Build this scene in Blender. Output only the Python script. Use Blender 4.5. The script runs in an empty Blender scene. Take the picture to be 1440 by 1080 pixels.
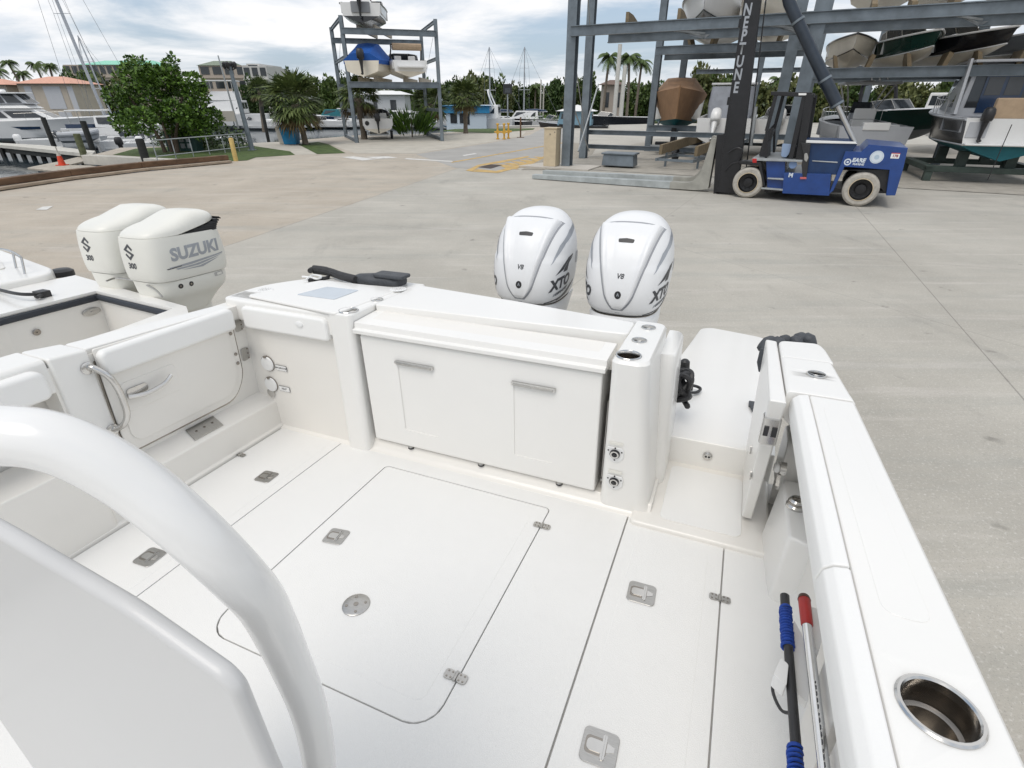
import bpy, bmesh, math, random
from mathutils import Vector as V, Matrix, noise
from mathutils.bvhtree import BVHTree
R = math.radians
random.seed(7)
sc = bpy.context.scene
COL = sc.collection
H = 2.75                      # camera height over the yard
HC = 1.5                      # camera height over the cockpit sole
F = 730.0
PITCH = math.atan(400 / F)
# boat axes in world axes (boat x = to the right, y = aft, z = up)
MB3 = Matrix(((0.9223, 0.3865, -0.0017), (-0.3858, 0.921, 0.0541), (0.0225, -0.0492, 0.9985)))
BOAT = Matrix.Translation(V((0, 0, H)) - MB3 @ V((0, 0, HC))) @ MB3.to_4x4()
CAM3 = Matrix(((1, 0, 0), (0, math.sin(PITCH), math.cos(PITCH)), (0, math.cos(PITCH), -math.sin(PITCH))))  # cam (x right,y up,z fwd)->world
def ray(u, v):
    return CAM3 @ V(((u - 720) / F, -(v - 540) / F, 1.0))
def gp(u, v, z=0.0):          # point of the horizontal plane z seen at a survey direction
    d = ray(u, v); t = (z - H) / d.z
    return V((d.x * t, d.y * t, z))
def wd(u, v, Y):
    d = ray(u, v); t = Y / d.y
    return V((d.x * t, Y, H + d.z * t))
def bax(u, v, ax, val):
    d = MB3.transposed() @ ray(u, v); o = V((0, 0, HC)); t = (val - o[ax]) / d[ax]
    return o + d * t
def bp(u, v, z=0.0):
    return bax(u, v, 2, z)

cam = bpy.data.cameras.new('camera'); cam.lens = 36 * F / 1440; cam.sensor_width = 36; cam.clip_end = 5000; cam.clip_start = .02
co = bpy.data.objects.new('camera', cam); COL.objects.link(co)
co.location = (0, 0, H); co.rotation_euler = (math.pi / 2 - PITCH, 0, 0); sc.camera = co

# ---------------------------------------------------------------- materials
MATS = {}
def mat(name, col, rough=.5, metal=0., var=0., vscale=6., bump=0., bscale=60., coat=0., spec=.5, stretch=None, col2=None, trans=0.):
    if name in MATS: return MATS[name]
    m = bpy.data.materials.new(name); m.use_nodes = True
    nt = m.node_tree; N = nt.nodes; L = nt.links; b = N['Principled BSDF']
    b.inputs['Base Color'].default_value = (*col, 1); b.inputs['Roughness'].default_value = rough
    b.inputs['Metallic'].default_value = metal; b.inputs['Specular IOR Level'].default_value = spec
    if coat: b.inputs['Coat Weight'].default_value = coat; b.inputs['Coat Roughness'].default_value = .08
    if trans: b.inputs['Transmission Weight'].default_value = trans
    tc = None
    if var or bump:
        tc = N.new('ShaderNodeTexCoord'); src = tc.outputs['Object']
        if stretch:
            mp = N.new('ShaderNodeMapping'); mp.inputs['Scale'].default_value = stretch
            L.new(src, mp.inputs['Vector']); src = mp.outputs['Vector']
    if var:
        n = N.new('ShaderNodeTexNoise'); n.inputs['Scale'].default_value = vscale; n.inputs['Detail'].default_value = 6; n.inputs['Roughness'].default_value = .62
        L.new(src, n.inputs['Vector'])
        r = N.new('ShaderNodeValToRGB'); r.color_ramp.elements[0].position = .3; r.color_ramp.elements[1].position = .72
        c2 = col2 or tuple(min(1, c * (1 + var)) for c in col); c1 = tuple(c * (1 - var) for c in col)
        r.color_ramp.elements[0].color = (*c1, 1); r.color_ramp.elements[1].color = (*c2, 1)
        L.new(n.outputs['Fac'], r.inputs['Fac']); L.new(r.outputs['Color'], b.inputs['Base Color'])
    if bump:
        n2 = N.new('ShaderNodeTexNoise'); n2.inputs['Scale'].default_value = bscale; n2.inputs['Detail'].default_value = 4
        L.new(src, n2.inputs['Vector'])
        bp_ = N.new('ShaderNodeBump'); bp_.inputs['Strength'].default_value = bump; bp_.inputs['Distance'].default_value = .02
        L.new(n2.outputs['Fac'], bp_.inputs['Height']); L.new(bp_.outputs['Normal'], b.inputs['Normal'])
    MATS[name] = m
    return m
gel = mat('gelcoat', (.80, .79, .762), .28, var=.012, vscale=2.2, coat=.25, bump=.012, bscale=7)
gelc = mat('gelcoat_cream', (.77, .748, .705), .3, var=.015, vscale=3, coat=.2)
deckm = mat('nonskid', (.785, .78, .76), .5, var=.014, vscale=3, bump=.14, bscale=330)
groove = mat('groove_sealant', (.46, .45, .43), .7, var=.1, vscale=9)
vinyl = mat('white_vinyl', (.81, .805, .785), .42, var=.012, vscale=3, bump=.05, bscale=300)
steel = mat('stainless', (.62, .61, .59), .2, 1., var=.06, vscale=14)
steelb = mat('brushed_stainless', (.50, .49, .47), .36, 1., var=.12, vscale=40, stretch=(1, 8, 1))
steeld = mat('dark_steel', (.34, .315, .285), .26, 1., var=.06, vscale=4)
blk = mat('black_plastic', (.022, .022, .024), .45, var=.2, vscale=12)
rub = mat('black_rubber', (.03, .03, .032), .7, var=.25, vscale=20, bump=.1, bscale=60)
web = mat('charcoal_vinyl', (.055, .06, .068), .55, var=.25, vscale=18, bump=.25, bscale=60)
tubem = mat('white_paint_tube', (.80, .795, .78), .22, var=.01, vscale=4, coat=.35)
seatm = mat('seat_shell', (.57, .567, .56), .38, var=.012, vscale=3, coat=.15)
white = mat('white_plastic', (.78, .78, .77), .4, var=.02, vscale=5)
cowlw = mat('motor_white', (.76, .765, .77), .42, var=.008, vscale=3, coat=.12)
cowlw2 = mat('motor_pearl', (.75, .74, .68), .38, var=.008, vscale=3, coat=.15)
silver = mat('decal_silver', (.36, .38, .41), .35, .3, var=.08, vscale=20)
dgrey = mat('decal_dark', (.06, .062, .068), .4, var=.1, vscale=20)
glass = mat('tinted_glass', (.03, .036, .042), .08, var=.2, vscale=1.5, coat=.3)
lens_ = mat('frosted_lid', (.50, .55, .60), .2, var=.06, vscale=9, coat=.3)
blue = mat('forklift_blue', (.010, .050, .215), .33, var=.16, vscale=3, coat=.25)
blued = mat('forklift_blue_dark', (.008, .035, .11), .4, var=.2, vscale=3)
mastk = mat('mast_black', (.012, .012, .014), .38, var=.3, vscale=4)
tyrem = mat('cream_tyre', (.41, .385, .34), .8, var=.2, vscale=9, bump=.3, bscale=30)
galv = mat('galvanised', (.17, .20, .225), .42, .35, var=.28, vscale=1.6, bump=.08, bscale=12)
galvl = mat('galvanised_light', (.38, .40, .41), .4, .4, var=.2, vscale=3)
forkm = mat('fork_steel', (.40, .43, .43), .5, .2, var=.22, vscale=2.5)
wood = mat('old_timber', (.13, .075, .042), .85, var=.5, vscale=3, bump=.5, bscale=9, stretch=(1, .25, 1))
plank = mat('dock_planks', (.40, .36, .30), .8, var=.2, vscale=4, bump=.2, bscale=20)
pilem = mat('tarred_pile', (.018, .019, .017), .8, var=.4, vscale=6, bump=.3, bscale=15)
pileg = mat('mossy_pile', (.10, .11, .055), .85, var=.4, vscale=6, bump=.3, bscale=15)
beige = mat('beige_paint', (.55, .46, .32), .5, var=.1, vscale=4)
yel = mat('yellow_paint', (.62, .36, .05), .5, var=.15, vscale=5)
orange = mat('cone_orange', (.65, .06, .02), .5, var=.1, vscale=8)
bluebin = mat('bin_blue', (.01, .20, .42), .4, var=.12, vscale=5)
concl = mat('pale_concrete', (.50, .47, .42), .85, var=.1, vscale=1.5, bump=.2, bscale=30)
concw = mat('seawall_cap', (.52, .50, .45), .85, var=.12, vscale=1.5, bump=.2, bscale=20)
cbw = mat('boat_white', (.76, .76, .75), .3, var=.03, vscale=1.5, coat=.2)
cbc = mat('boat_cream', (.78, .72, .61), .4, var=.08, vscale=1.2)
cbg = mat('boat_dark_green', (.008, .04, .032), .2, var=.2, vscale=1.5, coat=.4)
cbk = mat('boat_black', (.012, .013, .016), .18, var=.2, vscale=1.5, coat=.4)
cbn = mat('boat_navy', (.01, .03, .075), .2, var=.2, vscale=1.5, coat=.4)
cbgr = mat('boat_grey', (.22, .23, .245), .3, var=.1, vscale=1.5, coat=.2)
cblg = mat('boat_light_grey', (.46, .475, .50), .35, var=.06, vscale=1.5, coat=.2)
cbt = mat('antifoul_teal', (.006, .13, .16), .6, var=.2, vscale=2)
cbgn = mat('gunwale_grey', (.30, .31, .32), .4, var=.1, vscale=3)
canb = mat('canvas_blue', (.006, .08, .34), .8, var=.15, vscale=4, bump=.2, bscale=14)
canbr = mat('canvas_brown', (.27, .155, .08), .85, var=.14, vscale=2.2, bump=.5, bscale=5)
cang = mat('canvas_grey', (.34, .36, .40), .8, var=.14, vscale=3, bump=.4, bscale=5)
cant = mat('canvas_tan', (.45, .33, .22), .8, var=.12, vscale=4)
leafm = {}

# ---------------------------------------------------------------- mesh builder
class MBd:
    def __init__(s): s.v = []; s.f = []; s.m = []
    def add(s, vs, fs, mi=0):
        o = len(s.v); s.v += [tuple(x) for x in vs]; s.f += [tuple(i + o for i in f) for f in fs]; s.m += [mi] * len(fs); return s
    def box(s, x0, x1, y0, y1, z0, z1, mi=0, M=None):
        vs = [V((x, y, z)) for z in (z0, z1) for y in (y0, y1) for x in (x0, x1)]
        if M: vs = [M @ p for p in vs]
        return s.add(vs, [(0, 2, 3, 1), (4, 5, 7, 6), (0, 1, 5, 4), (2, 6, 7, 3), (0, 4, 6, 2), (1, 3, 7, 5)], mi)
    def hexa(s, bot, top, mi=0):      # two quads, same winding (counter-clockwise from above)
        return s.add(list(bot) + list(top), [(3, 2, 1, 0), (4, 5, 6, 7)] + [(i, (i + 1) % 4, (i + 1) % 4 + 4, i + 4) for i in range(4)], mi)
    def prism(s, poly, a, b, axis=2, mi=0):
        def P(p, h): return (p[0], p[1], h) if axis == 2 else ((h, p[0], p[1]) if axis == 0 else (p[0], h, p[1]))
        n = len(poly)
        return s.add([P(p, a) for p in poly] + [P(p, b) for p in poly],
                     [tuple(range(n - 1, -1, -1)), tuple(range(n, 2 * n))] + [(i, (i + 1) % n, (i + 1) % n + n, i + n) for i in range(n)], mi)
    def loft(s, rings, cap=True, closed=True, mi=0):
        n = len(rings[0]); vs = [p for r in rings for p in r]; fs = []
        for k in range(len(rings) - 1):
            for i in range(n if closed else n - 1):
                j = (i + 1) % n; fs.append((k * n + i, k * n + j, (k + 1) * n + j, (k + 1) * n + i))
        if cap: fs += [tuple(range(n - 1, -1, -1)), tuple(range((len(rings) - 1) * n, len(rings) * n))]
        return s.add(vs, fs, mi)
    def tube(s, pts, r, n=10, mi=0, cap=True):
        pts = [V(p) for p in pts]; rs = r if isinstance(r, (list, tuple)) else [r] * len(pts)
        rings = []; up = None
        for i, p in enumerate(pts):
            t = (pts[min(i + 1, len(pts) - 1)] - pts[max(i - 1, 0)]).normalized()
            if up is None: up = V((0, 0, 1)) if abs(t.z) < .9 else V((0, 1, 0))
            a = t.cross(up).normalized(); b = a.cross(t).normalized(); up = b
            rings.append([p + (a * math.cos(w) + b * math.sin(w)) * rs[i] for w in [2 * math.pi * k / n for k in range(n)]])
        return s.loft(rings, cap, True, mi)
    def bar(s, p, q, w, h, mi=0, up=(0, 0, 1)):
        p = V(p); q = V(q); t = (q - p).normalized(); u = V(up)
        if abs(t.dot(u)) > .95: u = V((0, 1, 0))
        a = t.cross(u).normalized() * w / 2; b = a.cross(t).normalized() * h / 2
        return s.loft([[c - a - b, c + a - b, c + a + b, c - a + b] for c in (p, q)], True, True, mi)
    def lathe(s, prof, c=(0, 0, 0), n=24, mi=0, M=None, cap=True):
        rings = []
        for r, z in prof:
            ring = [V((r * math.cos(2 * math.pi * k / n), r * math.sin(2 * math.pi * k / n), z)) for k in range(n)]
            rings.append([(M @ p if M else p + V(c)) for p in ring])
        return s.loft(rings, cap, True, mi)
    def build(s, name, mats, parent=None, bevel=0, seg=2, smooth=True, label=None, angle=35):
        me = bpy.data.meshes.new(name); me.from_pydata(s.v, [], s.f)
        for m in (mats if isinstance(mats, (list, tuple)) else [mats]): me.materials.append(m)
        me.polygons.foreach_set('material_index', s.m)
        bm = bmesh.new(); bm.from_mesh(me); bmesh.ops.recalc_face_normals(bm, faces=bm.faces)
        if bevel:
            es = [e for e in bm.edges if len(e.link_faces) == 2 and e.calc_face_angle(0) > R(28)]
            bmesh.ops.bevel(bm, geom=es, offset=bevel, segments=seg, profile=.5, affect='EDGES', clamp_overlap=True)
        bm.to_mesh(me); bm.free()
        if smooth:
            me.polygons.foreach_set('use_smooth', [True] * len(me.polygons))
            me.set_sharp_from_angle(angle=R(angle))
        o = bpy.data.objects.new(name, me); COL.objects.link(o)
        if bevel and smooth:
            wn = o.modifiers.new('wn', 'WEIGHTED_NORMAL'); wn.keep_sharp = True; wn.weight = 60
        if parent: o.parent = parent
        if label: o['label'] = label
        return o
def rrect(x0, x1, y0, y1, r, n=5):
    if isinstance(r, (int, float)): r = [r] * 4          # corners: (x0,y0) (x1,y0) (x1,y1) (x0,y1)
    out = []
    for (cx, cy, a, q) in ((x0 + r[0], y0 + r[0], 180, r[0]), (x1 - r[1], y0 + r[1], 270, r[1]), (x1 - r[2], y1 - r[2], 0, r[2]), (x0 + r[3], y1 - r[3], 90, r[3])):
        for k in range(n + 1):
            w = R(a + 90 * k / n); out.append((cx + q * math.cos(w), cy + q * math.sin(w)))
    return out
def rpoly(poly, r, n=4):       # a polygon with rounded corners
    out = []; N_ = len(poly); rs = r if isinstance(r, (list, tuple)) else [r] * N_
    for i in range(N_):
        p = V(poly[i]).to_2d(); a = V(poly[i - 1]).to_2d() - p; b = V(poly[(i + 1) % N_]).to_2d() - p
        q = min(rs[i], a.length * .45, b.length * .45)
        if q < 1e-4: out.append(tuple(p)); continue
        A = p + a.normalized() * q; B = p + b.normalized() * q
        for k in range(n + 1):
            t = k / n; out.append(tuple((1 - t) ** 2 * A + 2 * t * (1 - t) * p + t * t * B))
    return out
def bez(pts, n=8):             # smooth curve through points
    pts = [V(p) for p in pts]; out = []
    for i in range(len(pts) - 1):
        p0 = pts[max(i - 1, 0)]; p1 = pts[i]; p2 = pts[i + 1]; p3 = pts[min(i + 2, len(pts) - 1)]
        for k in range(n):
            t = k / n
            out.append(.5 * ((2 * p1) + (p2 - p0) * t + (2 * p0 - 5 * p1 + 4 * p2 - p3) * t * t + (3 * p1 - p0 - 3 * p2 + p3) * t ** 3))
    out.append(pts[-1]); return out
def frame(o, x, y=None, z=None):   # matrix from origin and axes
    x = V(x).normalized(); z = V(z).normalized() if z else None
    if z is None: y = V(y).normalized(); z = x.cross(y).normalized()
    y = z.cross(x).normalized(); x = y.cross(z).normalized()
    return Matrix(((x.x, y.x, z.x, o[0]), (x.y, y.y, z.y, o[1]), (x.z, y.z, z.z, o[2]), (0, 0, 0, 1)))
def tag(o, label=None, cat=None, group=None, kind=None):
    for k, v in (('label', label), ('category', cat), ('group', group), ('kind', kind)):
        if v: o[k] = v
    return o
def empty(name, label, cat, loc=(0, 0, 0), rz=0, group=None, mw=None):
    o = bpy.data.objects.new(name, None); o.empty_display_size = .2; COL.objects.link(o)
    if mw is not None: o.matrix_world = mw
    else: o.location = loc; o.rotation_euler = (0, 0, rz)
    return tag(o, label, cat, group)
def copy_tree(o, parent=None):
    c = o.copy(); COL.objects.link(c)
    if parent: c.parent = parent
    for ch in [x for x in COL.objects if x.parent == o]: copy_tree(ch, c)
    return c
def cut(o, cutters):               # carve solids out of a mesh, then drop the solids
    for c in cutters:
        c.parent = o.parent
        m = o.modifiers.new('b', 'BOOLEAN'); m.operation = 'DIFFERENCE'; m.solver = 'EXACT'; m.object = c
    dg = bpy.context.evaluated_depsgraph_get(); dg.update()
    me = bpy.data.meshes.new_from_object(o.evaluated_get(dg)); old = o.data; o.modifiers.clear(); o.data = me; wn = o.modifiers.new('wn', 'WEIGHTED_NORMAL'); wn.keep_sharp = True
    me.set_sharp_from_angle(angle=R(35))
    for c in cutters: bpy.data.objects.remove(c)
def text2d(s, size, bold=0., shear=0.):
    cu = bpy.data.curves.new('t', 'FONT'); cu.body = s; cu.size = size; cu.offset = bold; cu.shear = shear; cu.align_x = 'CENTER'; cu.align_y = 'CENTER'; cu.resolution_u = 3
    o = bpy.data.objects.new('t', cu); COL.objects.link(o)
    dg = bpy.context.evaluated_depsgraph_get(); dg.update()
    me = bpy.data.meshes.new_from_object(o.evaluated_get(dg))
    bm = bmesh.new(); bm.from_mesh(me); bpy.data.objects.remove(o); bpy.data.curves.remove(cu); bpy.data.meshes.remove(me)
    return bm
def poly2d(polys):
    bm = bmesh.new()
    for p in polys: bm.faces.new([bm.verts.new((x, y, 0)) for x, y in p])
    return bm
def decal(name, bm, M, mat_, parent, target=None, eps=.0015, step=.03, d=None):
    """lay a flat figure (frame M: x right, y up, z out of the surface) on a surface by casting it along -z"""
    if target is not None:
        xs = [v.co.x for v in bm.verts]; ys = [v.co.y for v in bm.verts]
        for ax, lo, hi in ((0, min(xs), max(xs)), (1, min(ys), max(ys))):
            k = lo + step
            while k < hi:
                nrm = V((1, 0, 0)) if ax == 0 else V((0, 1, 0))
                bmesh.ops.bisect_plane(bm, geom=bm.verts[:] + bm.edges[:] + bm.faces[:], plane_co=nrm * k, plane_no=nrm); k += step
        bmesh.ops.triangulate(bm, faces=bm.faces[:])
        t = BVHTree.FromPolygons([v.co for v in target.data.vertices], [p.vertices for p in target.data.polygons])
        zd = -(M.to_3x3() @ V((0, 0, 1)))
        miss = []
        for v in bm.verts:
            o = M @ v.co; h = t.ray_cast(o, zd)
            if h[0] is None: miss.append(v); continue
            nn = h[1] if h[1].dot(zd) < 0 else -h[1]
            v.co = h[0] + nn * eps
        bmesh.ops.delete(bm, geom=miss, context='VERTS')
    else:
        bm.transform(M)
    me = bpy.data.meshes.new(name); bmesh.ops.recalc_face_normals(bm, faces=bm.faces); bm.to_mesh(me); bm.free(); me.materials.append(mat_)
    o = bpy.data.objects.new(name, me); COL.objects.link(o)
    if parent: o.parent = parent
    return o
# ---------------------------------------------------------------- sky, sun
SUN_EL, SUN_AZ = R(60), R(215)          # azimuth clockwise from +Y
w = bpy.data.worlds.new('World'); sc.world = w; w.use_nodes = True
nt = w.node_tree; N = nt.nodes; L = nt.links; bg = N['Background']
def mth(op, a, b=None, c=None, clamp=False):
    n = N.new('ShaderNodeMath'); n.operation = op; n.use_clamp = clamp
    for i, x in enumerate((a, b, c)):
        if x is None: continue
        if isinstance(x, (int, float)): n.inputs[i].default_value = x
        else: L.new(x, n.inputs[i])
    return n.outputs[0]
sky = N.new('ShaderNodeTexSky'); sky.sky_type = 'NISHITA'; sky.sun_disc = False
sky.sun_elevation = SUN_EL; sky.sun_rotation = SUN_AZ; sky.air_density = 1.0; sky.dust_density = 1.5; sky.ozone_density = 1.5
tc = N.new('ShaderNodeTexCoord'); sx = N.new('ShaderNodeSeparateXYZ'); L.new(tc.outputs['Generated'], sx.inputs[0])
zz = mth('ADD', mth('MAXIMUM', sx.outputs['Z'], 0.0), .16)
cx = N.new('ShaderNodeCombineXYZ'); L.new(mth('DIVIDE', sx.outputs['X'], zz), cx.inputs[0]); L.new(mth('DIVIDE', sx.outputs['Y'], zz), cx.inputs[1])
def cloud(scale, detail, rough, lo, hi, off):
    mp = N.new('ShaderNodeMapping'); mp.inputs['Location'].default_value = off; L.new(cx.outputs[0], mp.inputs['Vector'])
    n = N.new('ShaderNodeTexNoise'); n.inputs['Scale'].default_value = scale; n.inputs['Detail'].default_value = detail; n.inputs['Roughness'].default_value = rough
    n.inputs['Distortion'].default_value = .35
    L.new(mp.outputs[0], n.inputs['Vector'])
    r = N.new('ShaderNodeMapRange'); r.interpolation_type = 'SMOOTHSTEP'; r.inputs['From Min'].default_value = lo; r.inputs['From Max'].default_value = hi
    L.new(n.outputs['Fac'], r.inputs['Value']); return r.outputs[0]
cover = cloud(.62, 10, .58, .36, .55, (3.1, 1.7, 0))
shade = cloud(.95, 9, .60, .44, .66, (9.4, 4.2, 2.))
mixc = N.new('ShaderNodeMix'); mixc.data_type = 'RGBA'; L.new(shade, mixc.inputs[0])
mixc.inputs[6].default_value = (10.2, 10.2, 10.3, 1); mixc.inputs[7].default_value = (7.0, 7.7, 8.6, 1)
addb = N.new('ShaderNodeMix'); addb.data_type = 'RGBA'; addb.blend_type = 'MIX'; addb.inputs[0].default_value = .55
L.new(sky.outputs[0], addb.inputs[6]); addb.inputs[7].default_value = (6.0, 7.3, 9.0, 1)
mix = N.new('ShaderNodeMix'); mix.data_type = 'RGBA'; L.new(cover, mix.inputs[0]); L.new(addb.outputs[2], mix.inputs[6]); L.new(mixc.outputs[2], mix.inputs[7])
L.new(mix.outputs[2], bg.inputs['Color']); bg.inputs['Strength'].default_value = .1
sl = bpy.data.lights.new('sun', 'SUN'); sl.energy = 1.65; sl.angle = R(34); sl.color = (1, .94, .86)
so = bpy.data.objects.new('sun', sl); COL.objects.link(so)
so.rotation_euler = V((math.sin(SUN_AZ) * math.cos(SUN_EL), math.cos(SUN_AZ) * math.cos(SUN_EL), math.sin(SUN_EL))).to_track_quat('Z', 'Y').to_euler()

# ---------------------------------------------------------------- yard surface
def sheet(name, poly, z, m, kind='structure', thick=0):
    b = MBd()
    if thick: b.prism([(p[0], p[1]) for p in poly], z - thick, z)
    else: b.add([(p[0], p[1], z) for p in poly], [tuple(range(len(poly)))])
    o = b.build(name, m, smooth=False); o['kind'] = kind
    if not thick:
        for p in o.data.polygons:
            if p.normal.z < 0: p.flip()
    return o
yardm = bpy.data.materials.new('yard_concrete'); yardm.use_nodes = True
nt = yardm.node_tree; N = nt.nodes; L = nt.links; b = N['Principled BSDF']; b.inputs['Roughness'].default_value = .82; b.inputs['Specular IOR Level'].default_value = .35
tc = N.new('ShaderNodeTexCoord'); P_ = tc.outputs['Object']
def dist(p, q):               # signed distance to the line p-q, positive to its left
    d = (q - p).normalized(); n = V((-d.y, d.x, 0))
    vm = N.new('ShaderNodeVectorMath'); vm.operation = 'DOT_PRODUCT'; L.new(P_, vm.inputs[0]); vm.inputs[1].default_value = n
    return mth('SUBTRACT', vm.outputs['Value'], p.dot(n))
def nz(scale, detail, rough=.6, stretch=None, rot=0):
    s_ = P_
    if stretch:
        mp = N.new('ShaderNodeMapping'); mp.inputs['Scale'].default_value = stretch; mp.inputs['Rotation'].default_value = (0, 0, rot); L.new(P_, mp.inputs['Vector']); s_ = mp.outputs[0]
    n = N.new('ShaderNodeTexNoise'); n.inputs['Scale'].default_value = scale; n.inputs['Detail'].default_value = detail; n.inputs['Roughness'].default_value = rough
    L.new(s_, n.inputs['Vector']); return n.outputs['Fac']
def ramp(f, lo, hi):
    r = N.new('ShaderNodeMapRange'); r.inputs['From Min'].default_value = lo; r.inputs['From Max'].default_value = hi; L.new(f, r.inputs['Value']); return r.outputs[0]
def mixrgb(f, a, c, mode='MIX'):
    n = N.new('ShaderNodeMix'); n.data_type = 'RGBA'; n.blend_type = mode
    if isinstance(f, (int, float)): n.inputs[0].default_value = f
    else: L.new(f, n.inputs[0])
    for i, x in ((6, a), (7, c)):
        if isinstance(x, tuple): n.inputs[i].default_value = (*x, 1)
        else: L.new(x, n.inputs[i])
    return n.outputs[2]
A, B = gp(318, 346), gp(640, 238)
d_ab = mth('ADD', dist(A, B), mth('MULTIPLY', mth('SUBTRACT', nz(1.2, 5), .5), .25))
side = ramp(d_ab, -.04, .04)
grey = mixrgb(ramp(nz(.35, 8, .65), .3, .7), (.36, .34, .298), (.495, .47, .415))
tan = mixrgb(ramp(nz(.5, 8, .65), .3, .7), (.375, .325, .262), (.49, .435, .36))
base = mixrgb(side, grey, tan)
# long rubbed streaks along the driving direction, speckles, dark spots
base = mixrgb(mth('MULTIPLY', ramp(nz(1.0, 7, .7, (.16, 1.5, 1), R(-20)), .50, .74), .62), base, (.31, .315, .29))
base = mixrgb(mth('MULTIPLY', ramp(nz(1.3, 7, .7, (.2, 2.2, 1), R(28)), .54, .72), .45), base, (.62, .58, .54))
base = mixrgb(mth('MULTIPLY', ramp(nz(16, 6, .75), .55, .72), .35), base, (.27, .255, .235))
base = mixrgb(mth('MULTIPLY', ramp(nz(38, 4, .7), .55, .68), .55), base, (.66, .64, .60))
base = mixrgb(mth('MULTIPLY', ramp(nz(2.6, 3, .5), .68, .76), .6), base, (.16, .15, .135))
base = mixrgb(mth('MULTIPLY', ramp(nz(90, 3, .6), .58, .70), .65), base, (.22, .21, .195))
base = mixrgb(mth('MULTIPLY', ramp(nz(.9, 9, .72, (1, .35, 1), R(60)), .56, .66), .30), base, (.24, .23, .21))
for (p, q, wd_, f) in ((gp(1205, 292), gp(1440, 562), .009, .5), (gp(1360, 465), gp(1440, 488), .008, .3), (A, B, .016, .4), (gp(955, 292), gp(780, 420), .010, .25), (gp(940, 345), gp(1440, 380), .012, .25)):
    base = mixrgb(mth('MULTIPLY', mth('LESS_THAN', mth('ABSOLUTE', dist(p, q)), wd_), f), base, (.13, .12, .11))
L.new(base, b.inputs['Base Color'])
bm_ = N.new('ShaderNodeBump'); bm_.inputs['Strength'].default_value = .6; bm_.inputs['Distance'].default_value = .01
L.new(mth('ADD', nz(55, 5, .7), mth('MULTIPLY', nz(5, 5, .6), 1.5)), bm_.inputs['Height']); L.new(bm_.outputs[0], b.inputs['Normal'])
k0, k1, k2 = gp(-60, 276), gp(100, 252.5), gp(322, 229)
kdir = (k1 - k0).normalized()
land = [(-19.5, -60), (k0.x - .2, k0.y), (k1.x - .05, k1.y), (k2.x - .3, k2.y - .2), (-23.6, 31.6), (-25.5, 37.0), (-17.6, 41.6), (-13.8, 50.2), (-8.5, 52), (-5.5, 56), (-1.3, 61), (3.3, 67), (20, 76), (120, 90), (120, -60)]
yard = sheet('yard_ground', land, 0, yardm, thick=2.5)
waterm = mat('water', (.035, .05, .06), .06, bump=.35, bscale=1.6, spec=.5, stretch=(1, .55, 1))
wat = sheet('water', [(-2500, -500), (2500, -500), (2500, 3000), (-2500, 3000)], -1.0, waterm)
farland = mat('far_ground', (.06, .085, .03), .95, var=.3, vscale=.1)
sheet('far_shore', [(-2500, 105), (-60, 92), (-30, 96), (-6, 90), (14, 88), (40, 95), (2500, 100), (2500, 2990), (-2500, 2990)], -.35, farland, thick=2)
grassm = mat('lawn', (.045, .085, .014), .9, var=.45, vscale=2.2, bump=.8, bscale=45, col2=(.09, .14, .03))
pathm = mat('path_concrete', (.46, .43, .37), .85, var=.12, vscale=1.2, bump=.2, bscale=30)
asph = mat('road_surface', (.35, .34, .32), .85, var=.12, vscale=.5, bump=.25, bscale=25)
def gpoly(pts): return [gp(*p) for p in pts]
lawn1 = [(-14.7, 28.35), (-13.6, 28.9), tuple(gp(360, 221.5)[:2]), tuple(gp(415, 218)[:2]), tuple(gp(408, 213)[:2]), tuple(gp(360, 206)[:2]), tuple(gp(338, 202)[:2]), (-24, 36.2), (-22.6, 32.0)]
sheet('lawn', lawn1, .012, grassm)
sheet('lawn', gpoly([(420, 203.5), (446, 217), (486, 215.5), (462, 203), (447, 199.5)]), .012, grassm)
sheet('lawn', gpoly([(612, 184.5), (690, 187.5), (750, 182.5), (752, 180.5), (640, 181.5)]), .012, grassm)
sheet('path', gpoly([(338, 202), (360, 206), (408, 213), (415, 218), (446, 217), (432, 209), (418, 203), (447, 199.5), (462, 198), (400, 199)]), .006, pathm)
sheet('apron', gpoly([(463, 203), (500, 216), (585, 216), (690, 200), (735, 191), (740, 185), (690, 188), (600, 188), (500, 195)]), .006, pathm)
sheet('road', gpoly([(585, 217), (640, 236), (702, 241), (790, 215), (800, 178), (770, 177), (745, 190), (690, 201)]), .004, asph)
lm = mat('worn_white_line', (.62, .61, .58), .8, var=.2, vscale=4)
ly = mat('worn_yellow_line', (.50, .34, .13), .8, var=.3, vscale=3)
for q in ([(572, 222.6), (636, 226.5), (637, 228), (568, 224)], [(650, 218.5), (668, 215.5), (671, 216.5), (653, 219.5)], [(480, 221), (497, 220), (530, 224), (510, 226)], [(60, 291), (75, 290), (66, 295.5), (50, 295.5)], [(515, 221), (545, 220), (560, 222), (530, 223.5)]):
    sheet('road_marking', gpoly(q), .009, lm)
sheet('road_marking', gpoly([(636, 229), (800, 200), (800, 199), (634, 228)]), .009, ly)
sheet('road_marking', gpoly([(664, 241.5), (676, 233.5), (700, 230), (745, 221), (742, 219.5), (700, 227), (672, 232), (655, 240)]), .009, ly)
sheet('road_marking', gpoly([(664, 241.5), (700, 243.5), (745, 232), (788, 214), (783, 213), (740, 229), (698, 240.5), (672, 238)]), .009, ly)
for k in range(6):
    a = k / 6; p = gp(705 + 62 * a, 231.5 - 13 * a); q = gp(722 + 62 * a, 238 - 15 * a)
    d = V((.28, -.1, 0)); sheet('road_marking', [p - d, p + d, q + d, q - d], .010, ly)
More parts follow.
